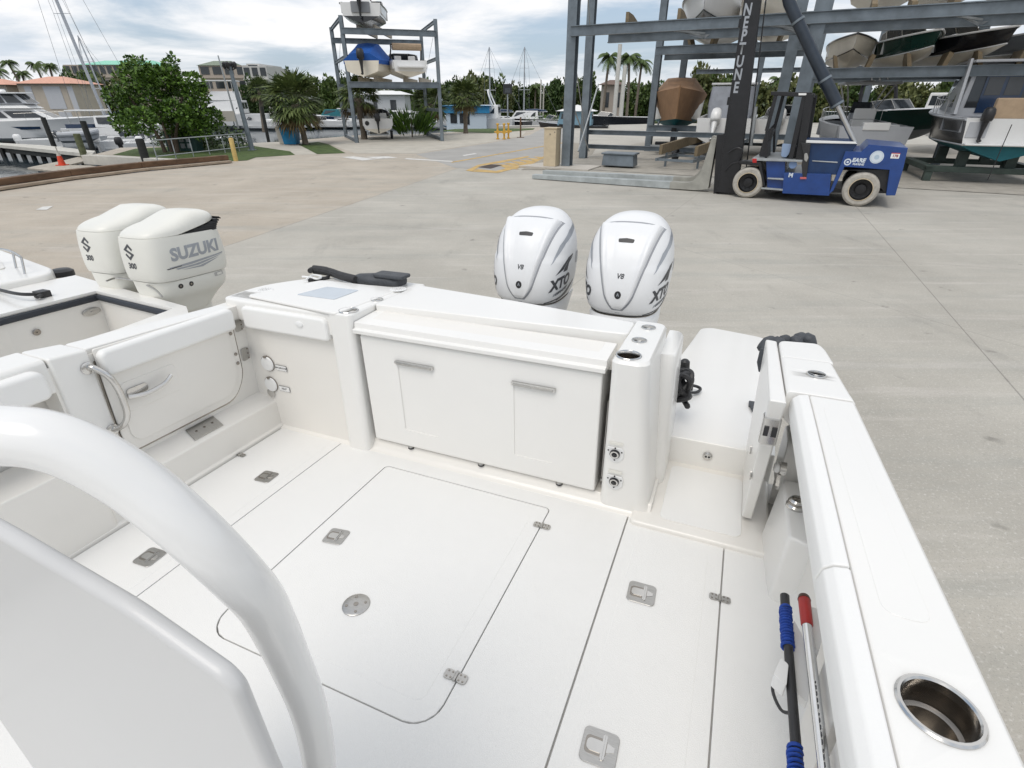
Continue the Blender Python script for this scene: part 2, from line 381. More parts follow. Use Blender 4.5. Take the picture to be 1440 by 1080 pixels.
gravel = mat('gravel_bed', (.33, .30, .25), .95, var=.35, vscale=10, bump=.9, bscale=26)
sheet('gravel_pad', gpoly([(733, 239), (768, 239), (800, 238), (830, 222), (840, 205), (800, 200), (782, 214)]), .014, gravel)['kind'] = 'structure'
sandy = mat('rack_floor', (.36, .335, .29), .9, var=.2, vscale=1.6, bump=.4, bscale=18)
# ---------------------------------------------------------------- the boat we stand in
boat = empty('fishing_boat', 'white center console fishing boat seen from inside its open cockpit, filling the foreground', 'boat', mw=BOAT)
def part(b, name, m, parent=None, **k): return b.build(name, m, parent or boat, **k)
# hull shell below the gunwale: outer sides, transom and stern bracket
def hull_ring(y, zt, zb):
    w0 = .46 + .03 * min(1, max(0, (1.6 - y) / 2)); c = -1.02
    hw = (1.47 + (.46 - 1.47 + 1.02) * 0) * (1 if y > -2 else max(.02, 1 - ((-2 - y) / 5.2) ** 2))
    return [V((c - hw, y, zt)), V((c - hw * .97, y, zt - .5)), V((c - hw * .86, y, zb + .45)), V((c, y, zb)), V((c + hw * .86, y, zb + .45)), V((c + hw * .97, y, zt - .5)), V((c + hw, y, zt))]
b = MBd(); b.loft([hull_ring(y, .62 + .05 * max(0, (-1 - y)), -1.0 + (.0 if y > -3 else ((-3 - y) / 4) ** 2 * 1.0)) for y in (2.2, 1, 0, -1, -2, -3, -4, -5, -6, -6.9)], closed=False, cap=False)
h_ = hull_ring(2.2, .62, -1.0); b.add(h_ + [V((.34, 2.2, .62)), V((.34, 2.2, -.04)), V((-2.35, 2.2, -.04)), V((-2.35, 2.2, .62))], [tuple(range(11))])
part(b, 'hull', gel, angle=50)
# sole: sealant bed and flush deck panels
b = MBd(); b.box(-2.30, .46, -1.3, 2.36, -.06, -.013); part(b, 'sole', groove)
def panel(name, x0, x1, y0, y1, r=.008, parent=None, m=deckm):
    b = MBd(); b.prism(rrect(x0, x1, y0, y1, r, 4), -.0125, 0); o = part(b, name, m, parent, bevel=.003, seg=2)
    return o
panel('deck_panel', -2.195, -1.7805, -1.25, .545)
main_ = panel('deck_panel', -1.776, -.2305, -1.25, 1.862); panel('deck_panel', .1695, .42, -1.25, 1.862)
b = MBd(); b.prism(rrect(-1.4295, -.5555, .7205, 1.7675, [.0895, .0895, .0245, .0245], 6), -.05, .05); cut(main_, [b.build('cutter', gel)])
hatch_c = panel('deck_hatch', -1.425, -.560, .725, 1.763, [.085, .085, .02, .02])
hatch_l = panel('deck_hatch', -2.195, -1.7805, .55, 1.862, .012)
hatch_r = panel('deck_hatch', -.225, .165, .25, 1.862, .012)
panel('deck_panel', -.225, .165, -1.25, .243)
for h, (x0, x1, y0, y1) in ((hatch_c, (-1.36, -.62, .79, 1.70)), (hatch_r, (-.17, .11, .40, 1.76)), (hatch_l, (-2.15, -1.83, .60, 1.80))):
    b = MBd(); b.prism(rrect(x0, x1, y0, y1, .03, 4), -.001, .0008); part(b, 'nonskid_patch', deckm, h, bevel=.0006, seg=1)
def latch(u, v, par, rot=0, s=.098):
    p = bp(u, v); M = Matrix.Translation(p) @ Matrix.Rotation(rot, 4, 'Z'); h = s / 2
    b = MBd(); b.prism(rrect(-h, h, -h * .98, h * .98, s * .16, 4), .0012, .0045); b.v = [tuple(M @ V(q)) for q in b.v]
    o = part(b, 'latch', steelb, par, bevel=.001, seg=1)
    b = MBd(); b.prism(rrect(-h * .72, h * .25, -h * .34, h * .34, s * .12, 4), .003, .0062); b.prism(rrect(h * .1, h * .34, -h * .66, h * .74, .006, 3), .003, .0072); b.prism([(h * .38, -h * .2), (h * .8, -h * .05), (h * .8, h * .2), (h * .38, h * .34)], .003, .0058)
    b.v = [tuple(M @ V(q)) for q in b.v]; part(b, 'pull_ring', steel, o, bevel=.0012, seg=1)
    b = MBd(); b.prism(rrect(-h * .82, h * .40, -h * .5, h * .5, s * .12, 4), .0046, .0051); b.v = [tuple(M @ V(q)) for q in b.v]; part(b, 'recess', steeld, o)
    return o
latch(902, 835, hatch_r, R(2)); latch(843, 1052, hatch_r, R(2)); latch(473, 755, hatch_c, R(8), .088)
latch(375, 671, hatch_l, R(4), .086); latch(211, 784, hatch_l, R(4), .09)
def hinge(u, v, par, s=.05, rot=0):
    p = bp(u, v); M = Matrix.Translation(p) @ Matrix.Rotation(rot, 4, 'Z')
    b = MBd(); b.prism(rrect(-s, -.006, -s * .42, s * .42, s * .25, 4), .001, .0045); b.prism(rrect(.006, s, -s * .42, s * .42, s * .25, 4), .001, .0045)
    b.tube([(0, -s * .42, .004), (0, s * .42, .004)], .006, 8)
    for x in (-.72, -.36, .36, .72):
        for y in (-.24, .24): b.lathe([(.0035, .0045), (.0030, .006)], (x * s, y * s, 0), 8, 1)
    b.v = [tuple(M @ V(q)) for q in b.v]; part(b, 'hinge', [steelb, steeld], par)
hinge(762, 740, hatch_c, .037); hinge(641, 952, hatch_c, .038); hinge(1012, 842, hatch_r, .036); hinge(338, 640, hatch_l, .032)
p = bp(501, 851); b = MBd(); b.lathe([(.048, .001), (.048, .0035), (.044, .006), (.016, .0065), (.0, .0065)], p, 32)
dp = part(b, 'drain_plate', steelb)
b = MBd(); b.lathe([(.009, .0066), (.009, .0075)], p, 12)
for k in range(4): a = R(35 + 90 * k); b.lathe([(.0055, .0062), (.0055, .0075)], p + V((math.cos(a) * .033, math.sin(a) * .033, 0)), 10)
part(b, 'screw_holes', steeld, dp)
# ---- cockpit foot rim, bulkheads
b = MBd(); b.prism([(1.846, .0), (1.862, .006), (1.880, .018), (1.90, .05), (2.3, .05), (2.3, -.05), (1.846, -.05)], -2.25, -.14, axis=0); part(b, 'foot_rim', gelc, bevel=.004)
b = MBd(); b.prism(rpoly([(1.87, -.02), (1.872, .735), (2.0, .735), (2.0, -.02)], [0, .02, 0, 0]), -2.42, -1.70, axis=0); part(b, 'aft_bulkhead', gelc, bevel=.006)
b = MBd(); b.prism(rrect(-2.285, -1.735, .594, .712, [.02, .02, .03, .03]), 1.828, 1.874, axis=1); pad = part(b, 'bolster_pad', vinyl, bevel=.016, seg=3)
b = MBd(); b.lathe([(.018, 0), (.018, .006), (.012, .008)], n=20, M=Matrix.Translation(bax(421, 456, 1, 1.829)) @ Matrix.Rotation(R(90), 4, 'X') @ Matrix.Diagonal((1.25, .8, 1, 1))); part(b, 'button', white, pad)
# ---- left side: ledge, inner liner, door, gunwale
b = MBd(); b.prism([(-2.199, -.03), (-2.203, .012), (-2.214, .02), (-2.222, .155), (-2.232, .165), (-2.36, .205), (-2.36, -.03)], -1.3, 1.88, axis=1); part(b, 'side_ledge', gelc, bevel=.004)
b = MBd()
b.box(-2.44, -2.335, .98, 1.9, .15, .70); b.box(-2.44, -2.335, -1.3, .98, .15, .30); b.box(-2.44, -2.335, -1.3, .98, .60, .72); b.box(-2.44, -2.335, -1.3, -.5, .30, .60); b.box(-2.50, -2.46, -1.3, 1.0, .2, .7)
part(b, 'side_liner', gelc)
b = MBd(); b.prism([(-2.52, .60), (-2.515, .73), (-2.50, .742), (-2.345, .738), (-2.333, .725), (-2.333, .60)], -1.3, .985, axis=1); part(b, 'gunwale', gel, bevel=.006)
b = MBd(); b.hexa([(-2.47, .99, .19), (-2.322, .99, .19), (-2.322, 1.128, .19), (-2.47, 1.128, .19)], [(-2.50, .99, .742), (-2.322, .99, .738), (-2.322, 1.128, .728), (-2.49, 1.128, .728)]); part(b, 'door_post', gel, bevel=.012, seg=3)
b = MBd(); b.hexa([(-2.48, 1.133, .62), (-2.36, 1.133, .62), (-2.36, 1.835, .60), (-2.44, 1.835, .6)], [(-2.48, 1.133, .726), (-2.345, 1.133, .724), (-2.345, 1.835, .700), (-2.44, 1.835, .70)])
part(b, 'gunwale', gel, bevel=.008, seg=3)
b = MBd(); b.prism(rrect(-.9, .955, .598, .716, [.03, .03, .04, .02]), -2.345, -2.285, axis=0); part(b, 'bolster_pad', vinyl, bevel=.02, seg=3)
b = MBd(); b.prism(rpoly([(-2.44, -1.3), (-2.198, -1.3), (-2.205, .955), (-2.44, .955)], [0, 0, .03, 0]), -.03, .345); part(b, 'side_locker', gelc, bevel=.012)
# dive door
door_poly = rpoly([(1.145, .72), (1.135, .30), (1.16, .226), (1.71, .226), (1.79, .33), (1.796, .70)], [.01, .06, .06, .12, .14, .01], 5)
b = MBd(); b.prism(rpoly([(1.136, .67), (1.126, .30), (1.15, .215), (1.715, .215), (1.802, .325), (1.806, .66)], [.01, .06, .06, .12, .14, .01], 5), -2.345, -2.3335, axis=0); door = part(b, 'dive_door', steeld)
b = MBd(); b.prism(door_poly, -2.334, -2.322, axis=0); part(b, 'door_panel', gelc, door, bevel=.005)
b = MBd(); b.prism(rpoly([(1.175, .60), (1.17, .30), (1.20, .262), (1.69, .262), (1.753, .345), (1.758, .60)], [.01, .05, .05, .1, .12, .01], 5), -2.323, -2.3165, axis=0); part(b, 'door_inset', gelc, door, bevel=.003)
b = MBd(); b.prism(rrect(1.145, 1.794, .600, .712, [.02, .02, .03, .03]), -2.335, -2.285, axis=0); pad = part(b, 'bolster_pad', vinyl, door, bevel=.018, seg=3)
# handle recess, lever
b = MBd(); b.prism(rrect(1.19, 1.44, .41, .545, .02), -2.318, -2.3135, axis=0); part(b, 'handle_recess', gelc, door, bevel=.002, seg=1)
b = MBd(); b.prism(rrect(1.205, 1.295, .476, .513, .014), -2.316, -2.306, axis=0); b.tube(bez([(-2.30, 1.20, .483), (-2.288, 1.24, .476), (-2.282, 1.285, .474), (-2.276, 1.35, .488), (-2.276, 1.39, .512)], 5), [.010] * 14 + [.009] * 7, 10); part(b, 'lever_handle', steel, door)
b = MBd(); b.tube(bez([(-2.318, 1.108, .655), (-2.295, 1.115, .655), (-2.268, 1.14, .61), (-2.262, 1.155, .54), (-2.262, 1.155, .44), (-2.28, 1.135, .385), (-2.318, 1.112, .365)], 6), .0125, 12)
b.lathe([(.026, -.002), (.026, .004), (.018, .007)], M=Matrix.Translation((-2.322, 1.105, .655)) @ Matrix.Rotation(R(90), 4, 'Y'), n=16); b.lathe([(.026, -.002), (.026, .004), (.018, .007)], M=Matrix.Translation((-2.322, 1.108, .365)) @ Matrix.Rotation(R(90), 4, 'Y'), n=16)
part(b, 'grab_rail', steel)
for (z0, z1) in ((.565, .635), (.40, .475)):
    b = MBd(); b.prism(rpoly([(1.812, z0), (1.862, z0 + .005), (1.866, z1 - .005), (1.812, z1)], .018), -2.334, -2.330, axis=0)
    h = part(b, 'hinge', steelb, door, bevel=.001, seg=1)
    b = MBd()
    for z in (z0 + .012, (z0 + z1) / 2, z1 - .012): b.lathe([(.0045, 0), (.0045, .003)], M=Matrix.Translation((-2.3302, 1.852, z)) @ Matrix.Rotation(R(90), 4, 'Y'), n=8)
    for z in (z0 + .012, z1 - .012): b.lathe([(.009, 0), (.009, .004)], M=Matrix.Translation((-2.3222, 1.772, z)) @ Matrix.Rotation(R(90), 4, 'Y'), n=10)
    part(b, 'screw', steeld, h)
zl = lambda x: .166 + (-2.232 - x) * .3125
q = [V((x, y, zl(x))) for x, y in ((-2.325, 1.405), (-2.243, 1.385), (-2.243, 1.545), (-2.325, 1.56))]
b = MBd(); b.hexa([x + V((0, 0, .001)) for x in q], [x + V((0, 0, .006)) for x in q]); st = part(b, 'strike_plate', steelb)
b = MBd()
for y in (1.43, 1.475, 1.52): b.lathe([(.006, .003), (.006, .009)], (-2.285, y, zl(-2.285)), 10)
part(b, 'screw', steeld, st)
# receptacles on the bulkhead
for u, v, tx in ((377, 511, 'MACERATOR'), (382, 540, 'INLET')):
    c = bax(u, v, 1, 1.8695); M = Matrix.Translation(c) @ Matrix.Rotation(R(90), 4, 'X')
    b = MBd(); b.lathe([(.042, 0), (.042, .006), (.038, .011), (0, .013)], n=28, M=M); o = part(b, 'inlet_cover', white)
    b = MBd(); b.lathe([(.045, 0), (.045, .004)], n=28, M=M); b.lathe([(.006, 0), (.006, .018)], n=8, M=M @ Matrix.Translation((.0, .041, 0))); part(b, 'hinge_ring', steeld, o)
    M2 = frame(c + V((.092, -.004, -.012)), (1, 0, 0), z=(0, -1, 0))
    decal('label_border', poly2d([rrect(-.038, .038, -.016, .016, .004)]), M2 @ Matrix.Translation((0, 0, -.0008)), dgrey, o)
    decal('label_plate', poly2d([rrect(-.0365, .0365, -.0145, .0145, .004)]), M2, white, o)
    decal('label_text', text2d(tx, .0135, .0003), M2 @ Matrix.Translation((0, 0, .0006)), dgrey, o)
b = MBd(); b.lathe([(.026, 0), (.026, .006), (.014, .009)], n=18, M=Matrix.Translation(bax(382, 552, 1, 1.8695)) @ Matrix.Rotation(R(90), 4, 'X')); part(b, 'drain_cap', steel)
# ---- aft left corner moulding with live-well lid
b = MBd(); b.prism(rpoly([(-2.43, 1.862), (-2.30, 1.850), (-1.60, 1.850), (-1.585, 2.50), (-2.02, 2.50), (-2.30, 2.36), (-2.44, 2.12)], [.03, .03, 0, 0, .08, .1, .1]), .62, .735)
corner = part(b, 'corner_moulding', gel, bevel=.012, seg=3)
lid_poly = rpoly([bp(347, 415, .75).to_2d(), bp(472, 441, .75).to_2d(), bp(566, 406, .75).to_2d(), bp(452, 394, .75).to_2d()], .03)
b = MBd(); b.prism(lid_poly, .737, .752); wl = part(b, 'livewell_lid', gel, bevel=.006, seg=3)
def gpz(l, z): return [bp(u, v, z).to_2d() for u, v in l]
b = MBd(); b.prism(rpoly(gpz([(417, 414), (470, 421), (505, 408), (460, 403)], .754), .012), .7522, .7545); part(b, 'lid_window', lens_, wl, bevel=.001, seg=1)
for u, v in ((372, 408), (560, 407)):
    c = bp(u, v, .7355 if u < 400 else .7525); b = MBd(); b.lathe([(.045, 0), (.045, .0025), (.040, .0035)], c, 28); sp = part(b, 'vent', white)
    b = MBd()
    for k in range(12):
        a = R(30 * k)
        for r_ in (.012, .022, .032): b.lathe([(.0026, .0034), (.0026, .0042)], c + V((r_ * math.cos(a + r_ * 20), r_ * math.sin(a + r_ * 20), 0)), 6)
    part(b, 'vent_holes', groove, sp)
# ---- pillars
pl = MBd(); pl.prism(rrect(-1.725, -1.588, 1.835, 2.30, [.03, .03, .01, .01]), -.02, .747); pil_l = part(pl, 'pillar', gel, bevel=.014, seg=3)
pr = MBd(); pr.loft([[V((x, y, z)) for x, y in rrect(x0, x1, y0, y1, [.035, .05, .04, .01], 5)] for z, x0, x1, y0, y1 in ((-.02, -.372, -.118, 1.872, 2.30), (.06, -.366, -.158, 1.868, 2.30), (.4, -.358, -.182, 1.835, 2.30), (.70, -.350, -.207, 1.785, 2.28), (.735, -.350, -.208, 1.780, 2.28), (.747, -.342, -.216, 1.788, 2.27))])
pil_r = part(pr, 'pillar', gel, angle=60)
b = MBd(); b.loft([[V((x, y, z)) for x, y in rrect(-.21, x1, 2.10, 2.42, [.01, .04, .04, .01], 4)] for z, x1 in ((.0, -.12), (.3, -.128), (.60, -.140), (.66, -.142), (.672, -.15))]); part(b, 'pillar_side_pod', gel, angle=60)
def cyl(c, r, h, n=32):
    b = MBd(); b.lathe([(r, -h), (r, .1)], c, n); return b.build('cutter', gel)
def cup(c, r, depth, par, tilt=None, slots=False, nm='cup_holder'):
    M = Matrix.Translation(c)
    b = MBd(); b.lathe([(r * 1.16, 0), (r * 1.16, .002), (r * 1.10, .005), (r * 1.02, .005), (r * .97, .002), (r * .96, -.012)], n=36, M=M, cap=False); o = part(b, nm, steel, par)
    b = MBd(); b.lathe([(r * .99, 0), (r * .95, -depth * .55), (r * .80, -depth * .58), (r * .78, -depth), (0, -depth)], n=32, M=M, cap=False); part(b, 'cup_liner', steeld, o)
    if slots:
        b = MBd()
        for a in (20, 140, 260): b.bar(c + V((0, 0, -.004)), c + V((math.cos(R(a)) * r, math.sin(R(a)) * r, -.004)), .006, .003)
        b.lathe([(r * .3, -.006), (r * .3, -.002), (.0, -.001)], c, 14); part(b, 'gimbal_bar', steel, o)
    return o
c1, c2, c3 = bp(884, 500, .747), bp(899, 479, .747), bp(912, 461, .747)
cut(pil_r, [cyl(c1, .044, .10), cyl(c2, .026, .12), cyl(c3, .026, .12)])
cup(c1, .043, .09, pil_r); cup(c2, .027, .11, pil_r, slots=True, nm='rod_holder'); cup(c3, .027, .11, pil_r, slots=True, nm='rod_holder')
c1, c2 = bp(490, 437, .747), bp(530, 421.5, .747)
cut(pil_l, [cyl(c1, .042, .10), cyl(c2, .027, .12)])
cup(c1, .041, .09, pil_l); cup(c2, .028, .11, pil_l, slots=True, nm='rod_holder')
# control sockets on the right pillar
for u, v, wv in ((865, 637, 'A'), (864, 676, 'B')):
    c = bax(u, v, 1, 1.856 if v > 650 else 1.843); M = Matrix.Translation(c) @ Matrix.Rotation(R(96), 4, 'X')
    b = MBd(); b.prism(rpoly([(-.036, .03), (.036, .03), (.036, -.022), (.012, -.046), (-.012, -.046), (-.036, -.022)], .014), 0, .004); b.v = [tuple(M @ V(q)) for q in b.v]; o = part(b, 'socket', white, bevel=.001, seg=1)
    b = MBd(); b.lathe([(.021, .003), (.021, .012), (.014, .014), (.013, .006)], n=20, M=M, cap=False); b.lathe([(.008, .003), (.008, .018), (0, .019)], n=12, M=M)
    for x, y in ((-.028, .012), (.028, .012), (0, -.034), (0, .028)): b.lathe([(.0035, .003), (.0035, .0055)], n=8, M=M @ Matrix.Translation((x, y, 0)))
    part(b, 'socket_ring', blk, o)
    b = MBd(); b.lathe([(.016, .010), (.018, .015), (.012, .015)], n=18, M=M, cap=False); part(b, 'chrome_bezel', steel, o)
    b = MBd(); b.prism(rrect(-.03, .03, .042, .056, .004), 0, .003); b.v = [tuple(M @ V(q)) for q in b.v]; lb = part(b, 'label_plate', cowlw2, o)
# ---- transom deck and fish box
b = MBd(); b.prism(rpoly([(-1.584, 2.02), (-.345, 2.075), (-.345, 2.235), (-.96, 2.34), (-1.584, 2.42)], [.02, .02, .02, 0, .02]), .56, .750); part(b, 'transom_deck', gel, bevel=.014, seg=3)
b = MBd(); b.box(-1.585, -.352, 2.10, 2.28, -.02, .60); b.box(-1.585, -.352, 1.93, 2.3, .64, .678); part(b, 'transom_wall', gelc)
b = MBd(); b.prism(rpoly([(1.876, .062), (1.858, .640), (1.868, .652), (2.04, .652), (2.04, .062)], [.015, .012, 0, 0, 0]), -1.565, -.392, axis=0); boxp = part(b, 'fish_box', gel, bevel=.010, seg=3)
b = MBd(); b.prism(rpoly([(1.836, .660), (1.834, .680), (1.852, .683), (1.856, .710), (2.03, .718), (2.045, .712), (2.045, .660)], [.003, .004, .002, .003, .003, .004, 0]), -1.583, -.378, axis=0); lid = part(b, 'box_lid', gel, boxp, bevel=.004, seg=2)
b = MBd(); b.prism(rpoly([(-1.53, 1.872), (-.425, 1.872), (-.425, 2.028), (-1.53, 2.028)], .02), .7095, .7150); b.v = [(x, y, z + (y - 1.95) * .07) for x, y, z in b.v]; part(b, 'lid_inset', gelc, lid, bevel=.003)
for (u0, v0, u1, v1, bot) in ((556, 503, 609, 516, 610), (720, 535, 781, 550, 660)):
    a = bax(u0, v0, 1, 1.859); c = bax(u1, v1, 1, 1.859); y = 1.861
    b = MBd(); b.prism(rrect(a.x + .006, c.x - .006, .165, .535, .012), 1.80, 1.867, axis=1); b.v = [(x, yy + (.54 - z) * .031 - .0022, z) for x, yy, z in b.v]; cut(boxp, [b.build('cutter', gel)])
    b = MBd(); b.prism(rrect(a.x - .002, c.x + .002, .533, .549, .004), 1.848, 1.868, axis=1); hd = part(b, 'pull_handle', steel, boxp, bevel=.003)
    b = MBd(); b.prism(rrect(a.x + .008, c.x - .008, .534, .543, .002), 1.8445, 1.85, axis=1); part(b, 'pull_slot', steelb, hd)
for x in (-1.36, -.96, -.56):
    b = MBd(); b.lathe([(.013, .045), (.015, .052), (.013, .056), (.011, .066)], (x, 1.895, 0), 14); part(b, 'foot', steelb, boxp)
    b = MBd(); b.lathe([(.016, .0445), (.016, .051)], (x, 1.895, 0), 14); part(b, 'rubber_pad', rub, boxp)
b = MBd(); b.tube([(-.377, 1.95, .30), (-.377, 1.95, .08)], .007, 8); b.tube([(-.377, 1.93, .10), (-.36, 1.93, .10)], .009, 8); b.tube([(-.377, 1.96, .30), (-.377, 2.06, .45)], .006, 8); part(b, 'gas_strut', steelb, boxp)
b = MBd(); b.box(-.374, -.371, 1.92, 2.05, .12, .50); part(b, 'side_recess', groove, boxp)
# ---- passage, platform, transom door
b = MBd(); b.prism(rrect(-.215, .335, 1.80, 2.345, .02), -.03, .022); part(b, 'passage_floor', gelc, bevel=.012, seg=3)
b = MBd(); b.prism(rrect(-.10, .225, 1.86, 2.285, .03), .0215, .0255); part(b, 'nonskid_patch', deckm, bevel=.002)
b = MBd(); b.prism(rpoly([(-.145, 2.325), (.34, 2.325), (.36, 3.6), (.335, 3.99), (-.05, 4.08), (-.125, 4.03), (-.175, 3.62), (-.235, 3.2), (-.30, 2.95), (-.36, 2.6), (-.36, 2.45), (-.145, 2.45)], [.01, .01, .1, .09, .05, .06, .3, .3, .1, .02, .02, .02], 6), -.05, .165); part(b, 'swim_platform', gel, bevel=.016, seg=3)
b = MBd(); b.lathe([(.022, 0), (.022, .006), (.016, .010), (.008, .011)], n=20, M=Matrix.Translation(bax(995, 641, 1, 2.3245)) @ Matrix.Rotation(R(90), 4, 'X')); f_ = part(b, 'deck_fitting', steel)
b = MBd()
for x in (-.007, .007): b.lathe([(.0055, .010), (.0055, .0125)], n=10, M=Matrix.Translation(bax(995, 641, 1, 2.3245) + V((x, 0, 0))) @ Matrix.Rotation(R(90), 4, 'X'))
part(b, 'fitting_hole', blk, f_)
b = MBd(); b.hexa([(.222, 1.97, .045), (.262, 1.97, .045), (.262, 2.40, .045), (.222, 2.40, .045)], [(.186, 1.655, .745), (.236, 1.655, .745), (.228, 2.235, .745), (.186, 2.245, .745)]); td = part(b, 'transom_door', gel, bevel=.008, seg=3)
c = V((.214, 1.735, .615))
b = MBd(); b.box(.186, .240, 1.688, 1.735, .562, .668); td_l = part(b, 'door_latch', steel, td, bevel=.008)
b = MBd(); b.box(.193, .208, 1.684, 1.70, .60, .635); b.box(.217, .233, 1.684, 1.70, .60, .635); part(b, 'latch_slot', blk, td_l)
for (u, v) in ((1054, 632), (1054, 668)):
    p = bax(u, v, 0, .20); b = MBd(); b.lathe([(.02, 0), (.02, .004)], n=16, M=Matrix.Translation(p + V((.006, 0, 0))) @ Matrix.Rotation(R(-93), 4, 'Y') @ Matrix.Diagonal((1, .4, 1, 1))); part(b, 'screw_cover', steelb, td)
b = MBd(); p = bp(1057, 570, .165); b.prism(rrect(-.016, .016, -.03, .03, .006), 0, .012); b.v = [tuple(V(q) + p) for q in b.v]; b.tube([p + V((0, -.03, .012)), p + V((.004, -.10, .014))], [.014, .004], 8); part(b, 'door_stop', web)
# ---- right gunwale
def xin(y): return .263 - .012 * max(0, min(1, (y - .5) / 1.3)) - .010 * max(0, (y - 1.6))
def xout(y): return .478 - .045 * max(0, min(1, (y - .6) / 1.2)) - .085 * max(0, (y - 1.75)) + .01 * max(0, .6 - y)
def gun(name, y0, y1, fx0, fx1, prof, m, rear=0, n=14, par=None):
    rings = []
    for i in range(n + 1):
        y = y0 + (y1 - y0) * i / n; rings.append([V((fx0(y) + (fx1(y) - fx0(y)) * a + dx, y, z)) for a, dx, z in prof])
    b = MBd(); b.loft(rings); return part(b, name, m, par, bevel=.004, seg=2, angle=50)
XG = .052
capprof = [(0, 0, .55), (1, -.03, .50), (1, 0, .62), (1, -.001, .738), (1, -.012, .75), (0, .004, .751), (0, 0, .745)]
cap_main = gun('gunwale', -1.0, 1.727, lambda y: xin(y) + XG, xout, capprof, gel)
cap_aft = gun('gunwale', 1.733, 2.05, lambda y: xin(y) - .012, xout, [(0, 0, .66), (1, -.03, .50), (1, 0, .62), (1, -.001, .740), (1, -.012, .753), (0, .008, .753), (0, 0, .745)], gel)
b = MBd(); b.prism(rpoly([(xin(2.05) - .012, 2.045), (xout(2.05), 2.045), (xout(2.05) - .014, 2.19), (.375, 2.245), (.232, 2.225)], [0, 0, .05, .05, .03]), .50, .7535); cap_end = part(b, 'gunwale_end', gel, bevel=.008, seg=3)
padprof = [(0, .040, .655), (0, .010, .660), (0, 0, .705), (0, .006, .735), (0, .022, .750), (1, -.003, .755), (1, 0, .748), (1, 0, .655)]
pp = lambda y: xin(y) + XG - .0015
gun('bolster_pad', .938, 1.722, xin, pp, padprof, vinyl); gun('bolster_pad', -1.0, .932, xin, pp, padprof, vinyl)
b = MBd(); b.prism(rpoly([(xin(1.66) + .082, 1.66), (xout(1.66) - .045, 1.66), (xout(.84) - .05, .84), (xin(.84) + .085, .84)], [.03] * 4), .7505, .7516); part(b, 'cap_inset', gel, cap_main, bevel=.0015, seg=1)
b = MBd(); b.prism(rpoly([(xin(.5) + .082, .52), (xout(.5) - .05, .52), (xout(0) - .05, -.4), (xin(0) + .085, -.4)], [.03] * 4), .7505, .7516); part(b, 'cap_inset', gel, cap_main, bevel=.0015, seg=1)
cg = bp(1321, 998, .7505)
cut(cap_main, [cyl(cg, .049, .10, 40)]); cup(cg, .0475, .085, cap_main)
cr = bp(1148, 527, .7535)
cut(cap_aft, [cyl(cr, .027, .12)]); ch = cup(cr, .0265, .11, cap_aft, slots=True, nm='rod_holder')
b = MBd(); b.loft([[V((x0, y, -.03)), V((x1, y, .60)), V((x1 + .06, y, .60)), V((x1 + .06, y, -.03))] for y, x0, x1 in ((-1.2, .405, .42), (1.2, .395, .415), (1.75, .395, .41), (2.3, .385, .40))]); part(b, 'side_liner', gelc, angle=40)
b = MBd(); b.hexa([(.325, 1.60, -.01), (.42, 1.57, -.01), (.42, 1.93, -.01), (.30, 1.93, -.01)], [(.332, 1.60, .285), (.42, 1.57, .285), (.42, 1.93, .30), (.325, 1.93, .30)]); part(b, 'wedge_box', gel, bevel=.014, seg=3)
c = bp(1119, 713, .29); b = MBd(); b.lathe([(.034, 0), (.034, .010), (.028, .016), (.028, .030), (.022, .036), (0, .037)], c, 24); wf = part(b, 'deck_fill_cap', steel); b = MBd(); b.lathe([(.029, .017), (.030, .021), (.029, .025)], c, 24, cap=False); b.box(c.x - .018, c.x + .018, c.y - .004, c.y + .004, .325, .3295); part(b, 'cap_slot', steeld, wf)
b = MBd(); b.prism(rrect(1.965, 2.14, .20, .44, .04), .318, .41, axis=0); sp = part(b, 'washdown_panel', gel, bevel=.008)
c = bax(1105, 660, 0, .318); b = MBd(); b.lathe([(.026, 0), (.026, .02), (.02, .024)], n=20, M=Matrix.Translation(c) @ Matrix.Rotation(R(-90), 4, 'Y')); b.bar(c + V((-.02, -.02, -.02)), c + V((-.022, -.05, -.05)), .012, .006); part(b, 'washdown_valve', steel, sp); b = MBd(); b.lathe([(.019, .018), (.02, .034), (.014, .04)], n=20, M=Matrix.Translation(c) @ Matrix.Rotation(R(-90), 4, 'Y')); part(b, 'valve_cap', white, sp)
# ---- leaning post: white tube arch and seat shell beside the camera
YA = .20
pts = [V((0, 0, HC)) + MB3.transposed() @ (ray(u, v) * d_) for u, v, d_ in ((-160, 625, .40), (-60, 612, .42), (0, 612, .434), (60, 618, .44), (120, 639, .45), (190, 681, .465), (250, 729, .48), (300, 775, .50), (340, 815, .53), (368, 848, .57), (390, 890, .63), (410, 935, .69), (428, 978, .74), (441, 1022, .79), (448, 1062, .83), (452, 1105, .86))]
pts += [pts[-1] + V((.004, 0, -.12)), V((pts[-1].x + .004, pts[-1].y, .0))]
b = MBd(); b.tube(bez(pts, 7), .0255, 28); lp = part(b, 'leaning_post', tubem, angle=60)
sp = [bax(u, v, 1, .19) for u, v in ((-250, 600), (0, 722), (200, 838), (332, 930), (352, 952), (405, 1085))]
sp += [sp[-1] + V((.12, 0, -.62)), V((sp[0].x, 0, sp[-1].z - .62))]
b = MBd(); b.prism(rpoly([(p.x, p.z) for p in sp], [0, .05, .02, .012, .012, .05, 0, 0], 5), .172, .190, axis=1); part(b, 'seat_back', seatm, lp, bevel=.008, seg=3)
